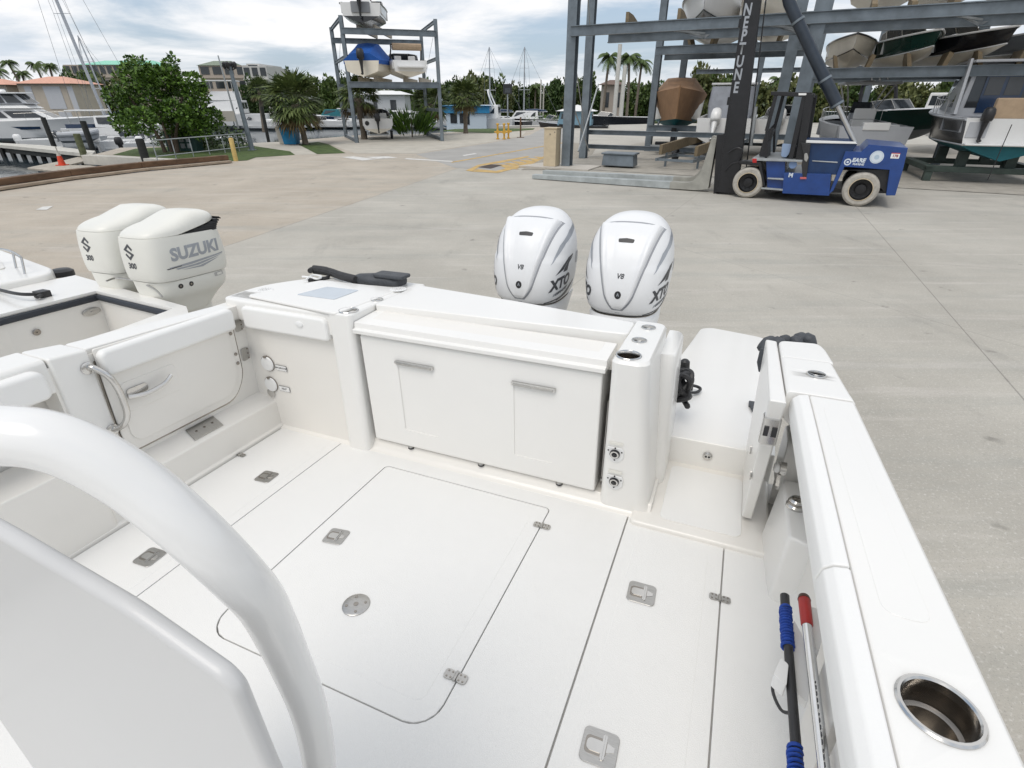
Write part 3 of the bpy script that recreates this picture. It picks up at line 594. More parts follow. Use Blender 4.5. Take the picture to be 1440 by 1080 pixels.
# ---- rack on the right side that carries the brush and the boat hook
def rackclip(c, w_, nm):
    b = MBd(); b.prism(rpoly([(-.016, -.03), (w_, -.05), (w_, .05), (.05, .045), (.03, .016), (.018, -.010), (.002, -.012), (-.016, .018)], .006), -.035, .035, axis=1); b.v = [tuple(V(q) + V(c)) for q in b.v]; return part(b, nm, white, bevel=.003)
def clip(px, z0, z1):
    b = MBd(); b.prism(rpoly([bp(u, v, z1).to_2d() for u, v in px], .006), z0, z1); part(b, 'pole_clip', white, bevel=.004)
clip([(1104, 908), (1117, 872), (1127, 890), (1142, 930), (1136, 988), (1122, 976)], .255, .280); clip([(1130, 850), (1153, 857), (1158, 892), (1151, 918), (1142, 902)], .300, .330); clip([(1088, 948), (1098, 925), (1109, 934), (1106, 965)], .27, .312)
b = MBd()
for y0, y1 in ((.90, 1.06), (.70, .86), (.5, .66)): b.box(.365, .395, y0, y1, .10, .55)
part(b, 'rod_rack', gelc, bevel=.006)
# ---- things lying in or on the boat
MBT = BOAT
def bt(name, label, cat, group=None): return empty(name, label, cat, group=group, mw=BOAT)
br = bt('deck_brush', 'black deck brush pole with blue cord wound round it, clipped along the right cockpit side', 'brush')
x = .304
b = MBd(); b.tube([(x, 1.305, .300), (x, 1.25, .298), (x, 1.245, .298), (x + .006, .55, .292)], [.0125, .0125, .0115, .0115], 14); b.build('pole', blk, br)
def wind(y0, y1, n, z0):
    b = MBd(); pts = []
    for k in range(n * 12 + 1):
        t = k / (n * 12); a = 2 * math.pi * k / 12; r_ = .0134 + .0016 * math.sin(k * .7) * (.5 + .5 * math.sin(k * .13))
        pts.append((x + .004 * (1 - t) * 0 + r_ * math.cos(a), y0 + (y1 - y0) * t, z0 + r_ * math.sin(a)))
    b.tube(pts, .0042, 6); return b
wind(1.262, 1.125, 14, .297).build('cord_winding', mat('blue_cord', (.008, .05, .30), .7, var=.3, vscale=60), br)
wind(.865, .70, 15, .294).build('cord_winding', MATS['blue_cord'], br)
b = MBd(); b.tube(bez([(x - .012, 1.06, .28), (x - .03, 1.03, .25), (x - .016, .97, .26), (x, .95, .285)], 6), .004, 6); b.build('cord_end', blk, br)
bh = bt('boat_hook', 'aluminium boat hook with a red grip, clipped beside the blue-corded brush pole', 'boat hook')
b = MBd(); b.tube([(.340, 1.17, .350), (.346, .5, .345)], .0118, 16); b.build('shaft', mat('polished_aluminium', (.70, .71, .72), .16, 1., var=.08, vscale=10), bh)
b = MBd(); b.tube([(.340, 1.262, .350), (.340, 1.25, .350), (.340, 1.17, .350), (.340, 1.165, .350)], [.0145, .0155, .0145, .0128], 16); b.build('grip', mat('red_grip', (.36, .018, .016), .4, var=.15, vscale=30), bh)
b = MBd(); b.tube([(.340, 1.268, .350), (.340, 1.255, .350)], [.0135, .0165], 16); b.build('end_cap', mat('brown_cap', (.07, .03, .02), .5), bh)
b = MBd()
for k in range(16): b.box(.3415 - .0015, .3415 + .0012, .99 - k * .016, .99 - k * .016 + (.009 if k % 5 else .004), .3612, .3620)
b.build('print', dgrey, bh)
# black strap and fender lying along the aft edge of the left corner
bag = bt('strap_bag', 'black padded strap and bag lying along the aft edge of the left transom corner', 'bag')
pts = [bp(u, v, .765) for u, v in ((436, 381), (441, 379), (462, 382), (480, 388), (500, 393))]
b = MBd(); b.tube(bez(pts, 6), [.016] * 6 + [.026] * 6 + [.024] * 12 + [.018], 10); b.build('strap', rub, bag)
ca = bp(495, 392, .755); cb = bp(567, 396, .755); dx = (cb - ca)
b = MBd(); b.loft([[ca + dx * t + V((0, .05 * math.cos(a) * wd_, .036 * math.sin(a) * hh + .0)) for a in [2 * math.pi * k / 14 for k in range(14)]] for t, wd_, hh in ((0, .3, .4), (.15, .8, .9), (.45, 1, 1.1), (.55, 1, 1.0), (.8, 1.15, 1.25), (.97, 1.1, 1.1), (1, .8, .8))]); b.build('pouch', web, bag)
b = MBd(); c = ca + dx * .62; b.prism(rrect(-.10, .10, -.05, .05, .02), .026, .046); b.v = [tuple(V(q) + c + V((.06, 0, 0))) for q in b.v]; b.build('flap', web, bag, bevel=.008)
p = [bp(u, v, .755) for u, v in ((425, 389), (436, 390), (446, 392), (452, 389), (440, 387), (430, 394))]
b = MBd(); b.tube(bez(p, 5), .006, 6); b.build('buckle', white, bag)
p = [bp(u, v, .745) for u, v in ((433, 394), (442, 393), (458, 391), (462, 389))]
b = MBd(); b.tube(bez(p, 5), .01, 6); b.build('strap_end', rub, bag)
# black rope on the back of the right pillar
rp = bt('mooring_rope', 'coiled black mooring rope hanging behind the right cockpit pillar above the swim platform', 'rope')
b = MBd(); random.seed(3)
pts = []
for k in range(60):
    a = k * .75; pts.append((-.115 + .035 * math.cos(a) + .012 * math.sin(k * .37), 2.46 + .05 * math.sin(k * .5), .36 + .07 * math.sin(a * .53) + .02 * math.sin(a)))
b.tube(bez(pts, 3), .014, 7); b.build('coil', blk, rp)
b = MBd(); p0 = bp(958, 535, .25); pts = [bp(u, v, z) for u, v, z in ((950, 545, .27), (962, 541, .24), (978, 543, .20), (985, 547, .185), (978, 552, .185), (962, 551, .19), (948, 549, .22))]; b.tube(bez(pts, 6), .0085, 8); b.tube(bez([bp(u, v, z) for u, v, z in ((963, 520, .34), (967, 535, .26), (968, 548, .20))], 5), .006, 7); b.build('loop', blk, rp)
b = MBd(); b.lathe([(.022, -.03), (.028, 0), (.024, .04), (.014, .05)], bp(962, 518, .40), 12); b.build('shackle', blk, rp)
# dark grey rolled fender line behind the right gunwale end
rf = bt('rolled_fender', 'dark grey rubbery roll lying behind the aft end of the right gunwale', 'fender')
for (u, v, z, r_, l) in ((1087, 486, .66, .030, .07), (1110, 482, .66, .022, .09), (1130, 480, .66, .028, .07)):
    c = bp(u, v, z); b = MBd(); b.tube(bez([c + V((-l / 2, -.02, -.03)), c + V((-l * .3, 0, .012)), c + V((0, .01, .0)), c + V((l * .3, 0, .012)), c + V((l / 2, .0, -.03))], 4), [r_ * .7 if k in (0, 16) else r_ * (1 + .08 * math.sin(k * 1.3)) for k in range(17)], 12); b.build('roll', web, rf, angle=60)
c = bp(1074, 500, .64); b = MBd(); b.tube([c + V((0, 0, .03)), c + V((-.004, -.01, -.03)), c + V((0, -.015, -.07))], [.02, .018, .008], 10); b.build('tail', web, rf)
# ---------------------------------------------------------------- outboard motors
def sring(hw, yf, yb, z, n=44, e=2.6, cx=0, zf=None):
    cy = (yf + yb) / 2; hy = (yb - yf) / 2; out = []
    for k in range(n):
        a = 2 * math.pi * k / n; c, s = math.cos(a), math.sin(a)
        x = cx + hw * math.copysign(abs(c) ** (2 / e), c); y = cy + hy * math.copysign(abs(s) ** (2 / e), s)
        out.append(V((x, y, zf(x, y, z) if zf else z)))
    return out
def interp(tab, n):
    out = []
    for i in range(len(tab) - 1):
        for k in range(n):
            t = k / n; p0 = tab[max(i - 1, 0)]; p1 = tab[i]; p2 = tab[i + 1]; p3 = tab[min(i + 2, len(tab) - 1)]
            out.append([.5 * (2 * b + (c - a) * t + (2 * a - 5 * b + 4 * c - d) * t * t + (3 * b - a - 3 * c + d) * t ** 3) for a, b, c, d in zip(p0, p1, p2, p3)])
    out.append(list(tab[-1])); return out
def leg_unit(root, m, y0, z0, s=1., bk=-.28):
    b = MBd(); b.loft([sring(.13 * s, y0 + .06, y0 + .42, z0, 28, 3), sring(.10 * s, y0 + .12, y0 + .42, z0 - .30, 28, 3), sring(.055, y0 + .14, y0 + .42, z0 - .60, 28), sring(.045, y0 + .12, y0 + .44, z0 - .85, 28)]); b.build('midsection', m, root, angle=60)
    b = MBd(); b.tube([(0, y0 + .02, z0 - .92), (0, y0 + .08, z0 - .92), (0, y0 + .25, z0 - .92), (0, y0 + .5, z0 - .92), (0, y0 + .58, z0 - .92)], [.01, .05, .065, .055, .05], 16); b.box(-.008, .008, y0 + .2, y0 + .42, z0 - 1.15, z0 - .9); b.box(-.10, .10, y0 + .15, y0 + .55, z0 - .80, z0 - .79); b.build('gearcase', m, root)
    b = MBd()
    for k in range(3):
        a = R(120 * k + 20); b.loft([[V((math.cos(a + q) * r_, y0 + .60 + q * .07, z0 - .92 + math.sin(a + q) * r_)) for r_ in (.05, .12, .19)] + [V((math.cos(a + q) * r_, y0 + .606 + q * .07, z0 - .92 + math.sin(a + q) * r_)) for r_ in (.19, .12, .05)] for q in (-.3, 0, .3)])
    b.build('propeller', steelb, root)
    b = MBd(); b.box(-.12, .12, y0 + bk, y0 + .06, z0 - .35, z0 - .10); b.box(-.13, -.09, y0 + bk, y0 + .02, z0 - .55, z0 - .12); b.box(.09, .13, y0 + bk, y0 + .02, z0 - .55, z0 - .12); b.build('bracket', m, root, bevel=.01)
# ---- white V8 pair
XT = [(-.01, .22, .05, .60), (.03, .252, .012, .625), (.12, .272, .0, .635), (.22, .282, .018, .635), (.32, .280, .055, .63), (.40, .266, .10, .62), (.47, .236, .155, .60), (.52, .195, .215, .575), (.555, .14, .28, .54), (.572, .07, .34, .49), (.576, .01, .39, .43)]
def make_v8():
    r = empty('outboard_motor', 'white V8 outboard motor with swoosh graphics, farther from the open transom door', 'outboard motor', mw=BOAT, group='white V8 outboards on our transom')
    b = MBd(); b.loft([sring(hw, yf, yb, z, 64, 2.5 + .3 * (z < .3)) for z, hw, yf, yb in interp(XT, 5)]); cw = b.build('cowling', cowlw, r, angle=70)
    t = BVHTree.FromPolygons([v.co for v in cw.data.vertices], [p.vertices for p in cw.data.polygons])
    D = V((0, .84, -.54)).normalized(); U = V((0, .54, .84)).normalized()
    # raised hood panel: narrow and rounded below, wide at the crown, with two crests
    def hood(name, m, t0, t1, hwf, off, par, ns=40, na=26):
        rings = []
        for i in range(ns + 1):
            s = i / ns; tt = t0 + (t1 - t0) * s; row = []
            for j in range(na + 1):
                a = -1 + 2 * j / na; x = a * hwf(s)
                o = V((x, -.6, .735)) + U * tt; h = t.ray_cast(o, D)
                if h[0] is None:
                    row.append(row[-1].copy() if row else V((x, .3, .57))); continue
                nn = h[1] if h[1].dot(D) < 0 else -h[1]; row.append(h[0] + nn * off(s, a))
            rings.append(row)
        b = MBd(); b.loft(rings, cap=False, closed=False); return b.build(name, m, par, angle=80)
    def hw1(s): return .212 * (.26 + .74 * s ** .75) * min(1, math.sqrt(max(0.02, 1 - (1 - min(1, s / .16)) ** 2)))
    def off1(s, a):
        e = min(1, (1 - abs(a)) / .10, s / .035 + .0, (1.001 - s) / .04); e = max(0, e); e = e * e * (3 - 2 * e)
        return -.006 + .018 * e + .021 * math.exp(-((abs(a) - .80) / .10) ** 2) * e * min(1, s * 2.2) - .004 * (1 if abs(a) < .5 else 0) * e * min(1, s * 2)
    hd = hood('hood_panel', cowlw, -.262, .285, hw1, off1, r); hood('hood_seam', mat('seam_grey', (.30, .31, .33), .5), -.270, .286, lambda s: hw1(s) * 1.0 + .005, lambda s, a: .0012, hd)
    def on(u_, x, tgt): pass
    def M_front(tt, x=0.0): return frame(V((x, -.6, .735)) + U * tt, (1, 0, 0), z=-D)
    decal('intake_slot', poly2d([rpoly([(-.048, -.013), (.048, -.013), (.052, .011), (0, .017), (-.052, .011)], .008)]), M_front(.14), blk, hd, hd, .0012, .012)
    decal('lettering', text2d('V8', .042, .0012, .2), M_front(-.08), dgrey, hd, hd, .0012, .012)
    decal('badge', poly2d([[(.0215 * math.cos(R(k * 15)), .0215 * math.sin(R(k * 15))) for k in range(24)]]), M_front(-.185), blk, hd, hd, .0015, .01)
    decal('badge_emblem', poly2d([[(-.009, -.007), (-.003, -.007), (0, .002), (.003, -.007), (.009, -.007), (.002, .010), (-.002, .010)]]), M_front(-.185), silver, hd, hd, .0028, .01)
    for sgn in (1, -1):
        Dn = V((-.80 * sgn, .60, -.05)).normalized(); rt = V((.60, .80 * sgn, 0)) if sgn > 0 else V((.60, -.80, 0))
        def MS(y, z, rot=0): return frame(V((.28 * sgn, y, z)) - Dn * .5, rt, z=-Dn) @ Matrix.Rotation(R(rot) * sgn, 4, 'Z')
        decal('lettering', text2d('XTO', .096, .005, .30), MS(.125, .135, 10), dgrey, cw, cw, .0018, .015)
        decal('lettering_line', poly2d([[(-.085, -.068), (.085, -.062), (.09, -.048), (-.075, -.053)]]), MS(.125, .135, 14), silver, cw, cw, .0016, .015)
        decal('lettering', text2d('OFFSHORE', .026, .0008, .30), MS(.125, .135, 14) @ Matrix.Translation((.0, -.060, 0)), dgrey, cw, cw, .0026, .015)
        X = lambda pts: [(x * sgn, y) for x, y in pts]
        decal('swoosh', poly2d([X([(-.055, .055), (.02, .085), (.075, .135), (.15, .16), (.155, .172), (.08, .155), (.02, .115)]), X([(.02, .07), (.07, .075), (.09, .12), (.15, .155), (.08, .138), (.03, .09)])]), MS(.125, .135, 0), dgrey, cw, cw, .0014, .015)
        decal('shoulder_blade', poly2d([X([(-.19, -.055), (-.02, .045), (.16, .10), (.20, .135), (.06, .11), (-.08, .045)])]), MS(.24, .335, 8 ), silver, cw, cw, .0016, .015)
        decal('side_vent', poly2d([rrect(-.03, .05, -.038, .038, .006)]), MS(.42, .26), silver, cw, cw, .0016, .015)
        decal('swoosh_line', poly2d([X([(-.12, -.125), (.02, -.095), (.16, -.03), (.165, -.042), (.03, -.108), (-.11, -.133)]), X([(-.02, -.117), (.10, -.075), (.2, -.01), (.2, -.022), (.11, -.09), (-.01, -.125)])]), MS(.125, .135, 0), dgrey, cw, cw, .0014, .015)
    b = MBd(); b.loft([sring(hw, yf, yb, z, 48, 2.7) for z, hw, yf, yb in interp([(-.012, .228, .035, .61), (-.05, .236, .02, .60), (-.14, .225, .04, .58), (-.24, .19, .08, .55), (-.34, .15, .10, .5)], 4)]); lw = b.build('lower_cowling', cowlw, r, angle=70)
    b = MBd(); b.loft([sring(.231, .032, .612, -.0135, 48, 2.7), sring(.231, .032, .612, -.0095, 48, 2.7)]); b.build('seam_seal', steeld, lw)
    for sgn in (1, -1):
        b = MBd(); b.loft([[V((sgn * (.175 + .045 * q), .16 + .40 * t_, -.20 + .17 * q + .03 * t_)) for t_ in (0, .3, .7, 1)] + [V((sgn * (.185 + .045 * q), .18 + .36 * t_, -.20 + .165 * q + .03 * t_)) for t_ in (1, .7, .3, 0)] for q in (0, .35, .7, 1)]); b.build('side_scoop', cowlw, lw, bevel=.004)
    leg_unit(r, cowlw, .0, -.30)
    return r
v8 = make_v8()
def at_boat(o, x, y, z, tilt=0): o.matrix_world = BOAT @ Matrix.Translation((x, y, z)) @ Matrix.Rotation(tilt, 4, 'X')
at_boat(v8, -1.25, 3.10, .485); v8.matrix_world = v8.matrix_world @ Matrix.Diagonal((.94, .97, 1, 1))
v8b = copy_tree(v8); at_boat(v8b, -.60, 3.10, .485); v8b.matrix_world = v8b.matrix_world @ Matrix.Diagonal((.94, .97, 1, 1))
v8b['label'] = 'white V8 outboard motor with swoosh graphics, nearer the open transom door'

# ---- pearl-white pair on the neighbouring boat
def make_300():
    r = empty('outboard_motor', 'pearl white outboard motor with its big side lettering in full view on the neighbouring boat', 'outboard motor', mw=BOAT, group='pearl white outboards on the neighbouring boat')
    n = 60
    tab = [(.0, .238, .012, .705), (.03, .243, .004, .716), (.10, .246, .0, .722), (.21, .245, .003, .72), (.30, .236, .012, .71), (.342, .230, .02, .70)]
    b = MBd(); b.loft([sring(hw, yf, yb, z, n, 4.2) for z, hw, yf, yb in interp(tab, 4)]); body = b.build('cowling', cowlw2, r, angle=60)
    zb = lambda y: .345 + max(0, y - .26) * .20
    b = MBd()
    for z0 in (.335, .352, .369, .386, .403, .417):
        ys = max(.3, .26 + (z0 + .018 - .345) / .2 - .01); b.loft([sring(.222, ys, .704, z0, n, 3.6), sring(.222, ys, .704, z0 + .011, n, 3.6)]); b.loft([sring(.214, ys, .695, z0 + .010, n, 3.6), sring(.214, ys, .695, z0 + .018, n, 3.6)])
    b.build('rear_grille', blk, r, angle=40)
    def zt(q):
        def f(x, y, z): return zb(y) + (.055 + .075 * min(1, max(0, (y - .02) / .42)) - .05 * max(0, y - .45) / .26) * math.sqrt(max(0, 1 - q ** 5))
        return f
    cyc = .36
    rings = [sring(.222, .026, .695, 0, n, 3.6, zf=lambda x, y, z: zb(y) - .004)] + [sring(.229 * q, cyc - .342 * q, cyc + .342 * q, 0, n, 3.4, zf=zt(q)) for q in (1, .985, .96, .92, .85, .75, .6, .4, .2, .02)]
    b = MBd(); b.loft(rings); b.build('hood', cowlw2, r, angle=60)
    # marks
    rt = V((0, 1, 0)); MS = lambda y, z, rot=0: frame((.6, y, z), (0, 1, 0), z=(1, 0, 0)) @ Matrix.Rotation(R(rot), 4, 'Z')
    decal('lettering', text2d('SUZUKI', .132, .0058, 0.10), MS(.372, .205, 2), silver, body, body, .0015, .02)
    decal('stripe', poly2d([[(-.20, -.058), (.20, -.040), (.20, -.048), (-.05, -.068), (-.185, -.068)], [(-.165, -.073), (-.03, -.073), (.20, -.052), (.0, -.086), (-.15, -.083)], [(-.13, -.092), (.0, -.092), (.16, -.066), (.02, -.105)]]), MS(.372, .185, 2) @ Matrix.Diagonal((1.3, 1.15, 1, 1)), silver, body, body, .0013, .02)
    decal('stripe_tip', poly2d([[(-.215, -.064), (-.12, -.060), (-.12, -.066), (-.21, -.071)]]), MS(.372, .185, 2) @ Matrix.Diagonal((1.3, 1.15, 1, 1)), dgrey, body, body, .0015, .02)
    MF = lambda x, z: frame((x, -.5, z), (1, 0, 0), z=(0, -1, 0))
    S = [V(q) for q in ((.031, .013), (.0, .040), (-.031, .014), (.031, -.014), (.0, -.040), (-.031, -.013))]; bm = bmesh.new(); pr_ = None
    for n_, q in enumerate(S):
        d0 = (q - S[n_ - 1]).normalized() if n_ else (S[1] - q).normalized(); d1 = (S[n_ + 1] - q).normalized() if n_ < 5 else d0
        m0 = V((-d0.y - d1.y, d0.x + d1.x)); m0 = m0.normalized() * min(.014, .0075 / max(.35, m0.length / 2))
        cur = [bm.verts.new((q.x + m0.x, q.y + m0.y, 0)), bm.verts.new((q.x - m0.x, q.y - m0.y, 0))]
        if pr_: bm.faces.new((pr_[0], pr_[1], cur[1], cur[0]))
        pr_ = cur
    decal('emblem', bm, MF(-.03, .235) @ Matrix.Diagonal((1.3, 1.3, 1, 1)), dgrey, body, body, .0015, .02)
    decal('lettering', text2d('300', .062, .0026, .1), MF(-.03, .125), dgrey, body, body, .0015, .02)
    lw = MBd(); lw.loft([sring(hw, yf, yb, z, n, 3.4) for z, hw, yf, yb in interp([(-.006, .233, .014, .70), (-.06, .234, .02, .70), (-.13, .22, .03, .68), (-.20, .18, .06, .60), (-.30, .14, .10, .5)], 4)]); lo = lw.build('lower_cowling', cowlw2, r, angle=60)
    for y in (.175, .265):
        decal('port_hole', poly2d([[(.020 * math.cos(R(k * 18)), .020 * math.sin(R(k * 18))) for k in range(20)]]), MS(y, -.055), blk, lo, lo, .002, .02)
        decal('port_core', poly2d([[(.009 * math.cos(R(k * 30)), .009 * math.sin(R(k * 30))) for k in range(12)]]), MS(y, -.055), steeld, lo, lo, .003, .02)
    decal('latch_recess', poly2d([rrect(-.05, .05, -.016, .016, .006)]), MS(.55, -.03), groove, lo, lo, .002, .02)
    decal('latch_lever', poly2d([rrect(-.028, .028, -.010, .010, .004)]), MS(.555, -.03), cowlw2, lo, lo, .004, .02)
    leg_unit(r, cowlw2, .12, -.24, bk=-.02)
    return r
sz = make_300()
def campt(u, v, D): return V((0, 0, HC)) + MB3.transposed() @ (ray(u, v) * D)
P1 = campt(221, 400, 4.15)
at_boat(sz, P1.x - .205, P1.y, P1.z)
q = bax(100, 383, 1, P1.y)
sz2 = copy_tree(sz); at_boat(sz2, P1.x - .205 - .60, P1.y + .04, P1.z + .01)
sz2['label'] = 'pearl white outboard motor on the neighbouring boat, lettering half hidden by its twin'

# ---------------------------------------------------------------- neighbouring boat on our left
ZN = .30
nb = empty('motor_boat', 'white boat alongside on the left with an open cockpit edged by a black rubber gasket', 'boat', mw=BOAT)
def q2(l, z=ZN): return [bp(u, v, z).to_2d() for u, v in l]
outer = q2([(-330, 500), (0, 408), (106, 387), (262, 431)]); inner = q2([(-330, 535), (0, 442), (135, 409), (243, 434)])
nearx = outer[3].x + .18
outer.append(V((nearx, outer[3].y - .12))); inner.append(V((nearx - .14, outer[3].y - .55)))
outer.append(V((nearx + .02, -2.0))); inner.append(V((nearx - .14, -2.0)))
b = MBd()
for i in range(len(outer) - 1):
    a0, a1, c0, c1 = outer[i], outer[i + 1], inner[i], inner[i + 1]
    b.add([(p.x, p.y, z) for z in (ZN - .03, ZN) for p in (a0, a1, c1, c0)], [(4, 5, 6, 7), (0, 3, 2, 1), (0, 1, 5, 4), (2, 3, 7, 6)])
bm = bmesh.new(); part(b, 'coaming', gel, nb, bevel=.0)
b = MBd(); b.tube([(p.x, p.y, ZN - .055) for p in inner[:4]], .028, 8); part(b, 'rubber_gasket', mat('gasket', (.03, .035, .045), .6), nb)
b = MBd()
for i in range(4):
    a, c = inner[i], inner[i + 1]; b.add([(a.x, a.y, ZN - .02), (c.x, c.y, ZN - .02), (c.x, c.y, ZN - .75), (a.x, a.y, ZN - .75)], [(0, 1, 2, 3)])
part(b, 'inner_liner', gelc, nb, smooth=False)
b = MBd(); b.add([(p.x, p.y, ZN - .72) for p in inner], [tuple(range(6))]); part(b, 'cockpit_floor', deckm, nb, smooth=False)
def off(pl, d): c = sum(pl, V((0, 0))) / len(pl); return [p + (p - c).normalized() * d for p in pl]
b = MBd(); b.loft([[V((p.x, p.y, z)) for p in off(outer, d)] for z, d in ((ZN - .012, 0.0), (ZN - .10, -.01), (ZN - .6, -.06), (ZN - 1.2, -.5))], cap=False); part(b, 'hull', gel, nb)
# fittings inside it
n_ = (inner[2] - inner[1]).normalized(); nv = V((n_.y, -n_.x))
for (u, v, sx_, sy_, m) in ((128, 438, .075, .032, steelb), (51, 467, .028, .026, steeld)):
    o = V((0, 0, HC)); d = MB3.transposed() @ ray(u, v); t = ((inner[1].x * nv.x + inner[1].y * nv.y) - 0) / (d.x * nv.x + d.y * nv.y); c = o + d * t
    b = MBd(); b.lathe([(1, 0), (1, .006), (.8, .010), (.2, .010), (.15, .02), (0, .02)], n=24, M=frame(c + V((nv.x, nv.y, 0)) * .004, (n_.x, n_.y, 0), z=(nv.x, nv.y, 0)) @ Matrix.Diagonal((sx_, sy_, 1, 1))); part(b, 'deck_fitting', m, nb)
c0, c1 = bp(-30, 400, ZN + .03), bp(62, 412, ZN + .03)
b = MBd(); b.tube(bez([c0, bp(18, 412, ZN + .06), bp(45, 414, ZN + .05), c1, bp(52, 418, ZN + .03)], 5), .014, 8); b.box(c1.x - .06, c1.x + .04, c1.y - .05, c1.y + .03, ZN, ZN + .05); part(b, 'cleat_line', blk, nb, bevel=.0)
b = MBd(); b.tube(bez([bp(u, v, ZN + .1) for u, v in ((150, 395), (165, 391), (190, 395), (215, 405), (228, 417))], 5), .008, 8); part(b, 'motor_cable', steelb, nb)
b = MBd(); b.lathe([(.10, -.02), (.10, .03), (.07, .05), (0, .05)], bp(88, 385, ZN - .05), 16); part(b, 'filler_cap', blk, nb)
tb = empty('motor_boat', 'white boat with a low bow rail at the left edge, beyond the neighbouring boat', 'boat', mw=BOAT)
pl = q2([(-240, 470), (0, 402), (70, 388), (77, 380), (0, 352), (-240, 330)], .34)
b = MBd(); b.prism(rpoly(pl, [0, .2, .12, .12, .2, 0]), .22, .36); part(b, 'deck', gel, tb, bevel=.03, seg=3)
b = MBd(); b.loft([[V((p.x, p.y, z)) for p in off(pl, d)] for z, d in ((.23, -.02), (-.3, -.12), (-.9, -.7))], cap=False); part(b, 'hull', gel, tb)
pl2 = q2([(-60, 392), (8, 378), (2, 368), (-60, 368)], .36)
b = MBd(); b.prism(rpoly(pl2, .05), .355, .37); part(b, 'deck_hatch', gelc, tb, bevel=.01)
b = MBd(); b.tube(bez([bp(u, v, .5) for u, v in ((-60, 372), (-20, 352), (10, 352), (30, 362))], 5), .012, 8)
for u, v in ((-20, 352), (18, 355), (30, 362)): p = bp(u, v, .5); b.tube([p, V((p.x + .03, p.y - .04, .34))], .01, 6)
part(b, 'bow_rail', steel, tb)
# ---------------------------------------------------------------- marina forklift
W0, W1 = gp(1047, 278.5), gp(1203, 290.5)
fx = (W1 - W0).normalized(); fy = V((-fx.y, fx.x, 0))       # x: towards its tail, y: away from us
FK = Matrix(((fx.x, fy.x, 0, W0.x), (fx.y, fy.y, 0, W0.y), (0, 0, 1, 0), (0, 0, 0, 1)))
FKi = FK.inverted()
def fp(u, v, y=0.):            # (x, z) on a side plane of the truck
    o = FKi @ V((0, 0, H)); d = FKi.to_3x3() @ ray(u, v); t = (y - o.y) / d.y
    p = o + d * t; return (p.x, p.z)
fk = empty('marina_forklift', 'big blue marina forklift with a tall black mast, parked in front of the boat rack', 'forklift', mw=FK)
LB = (W1 - W0).length; FW = 2.6
def fpart(b, n, m, par=None, **k): return b.build(n, m, par or fk, **k)
def wheel(x, r, y0, wdt):
    M = Matrix.Translation((x, y0, r)) @ Matrix.Rotation(R(90), 4, 'X')
    b = MBd(); b.lathe([(r * .60, -.02), (r * .66, .015), (r * .86, .02), (r * .97, -.02), (r, -.10), (r, -wdt + .08), (r * .9, -wdt), (r * .6, -wdt)], n=40, M=M, cap=False); t = fpart(b, 'wheel', tyrem, angle=30)
    b = MBd(); b.lathe([(r * .64, -.015), (r * .665, .022), (r * .61, .026), (r * .58, -.02), (r * .56, -.14), (r * .30, -.16), (r * .28, -.06), (0, -.05)], n=32, M=M, cap=False); 
    rimb = b
    b = MBd(); b.lathe([(r * .615, .0275), (r * .66, .0245)], n=40, M=M, cap=False); fpart(b, 'rim_ring', beige, t)
    b = rimb
    for k in range(10): b.lathe([(.022, -.15), (.022, -.12)], n=6, M=M @ Matrix.Translation((math.cos(R(36 * k)) * r * .43, math.sin(R(36 * k)) * r * .43, 0)))
    fpart(b, 'rim', mastk, t)
rf_, rr_ = .5, .585
rf_ = (fp(1047, 234.5)[1]) / 2; rr_ = fp(1203, 241.5)[1] / 2
for y0 in (.0, FW - .35): wheel(0, rf_, y0, .42); wheel(LB, rr_, y0, .42)
def side(pts, y=0.0): return [fp(u, v, y) for u, v in pts]
def plate(name, pts, y0, y1, m, par=None, bevel=.012, r=0):
    p = side(pts, y0)
    if r: p = rpoly(p, r)
    b = MBd(); b.prism(p, y0, y1, axis=1); return fpart(b, name, m, par, bevel=bevel)
ch = plate('counterweight', [(1181, 234), (1189, 213), (1211, 213.5), (1222, 203), (1277, 208), (1270, 238), (1259, 275), (1246, 275), (1251, 239)], -.02, FW, blue)
plate('fender_panel', [(1189, 213.5), (1196, 214), (1186, 238), (1172, 268), (1165, 274)], -.016, .35, blue)
plate('wheel_arch', [(1180, 239), (1252, 238), (1247, 274), (1236, 262), (1222, 246), (1203, 240)], .14, FW - .2, blk)
plate('chassis_panel', [(1102, 243), (1169, 245), (1166, 275.5), (1100, 272)], -.02, FW, blue)
plate('frame_beam', [(1075, 262), (1250, 268), (1250, 272), (1075, 270)], .30, FW - .3, mastk)
hb = plate('engine_cover', [(1130, 199), (1206, 202), (1196, 217), (1181, 246), (1128, 244)], .12, FW - .1, blued)
plate('cover_rail', [(1130, 197), (1203, 199.5), (1206, 202.5), (1130, 201)], .06, .16, white)
plate('cover_strip', [(1142, 225.5), (1178, 227.5), (1178, 229.5), (1142, 227)], .10, .14, galvl)
plate('step_box', [(1077, 223), (1104, 224), (1103, 268), (1079, 266)], .10, .9, blue)
plate('step_tread', [(1079, 250), (1102, 251), (1102, 253.5), (1079, 252)], -.02, .35, galvl); plate('step_tread', [(1070, 263.5), (1101, 266), (1101, 268.5), (1070, 266)], -.02, .35, galvl)
plate('floor_deck', [(1058, 222), (1130, 225), (1130, 228), (1058, 226)], -.01, FW, galvl)
plate('front_fender', [(1040, 226), (1070, 228), (1076, 262), (1073, 262), (1067, 233), (1040, 231)], -.02, .45, mastk)
plate('marker_light', [(1058, 223), (1064, 223), (1064, 229), (1058, 229)], -.03, .05, mat('red_lens', (.45, .02, .02), .3))
plate('control_tower', [(1126, 200), (1140, 203), (1134, 251), (1129, 251), (1127, 232), (1130, 218)], -.04, .25, blk)
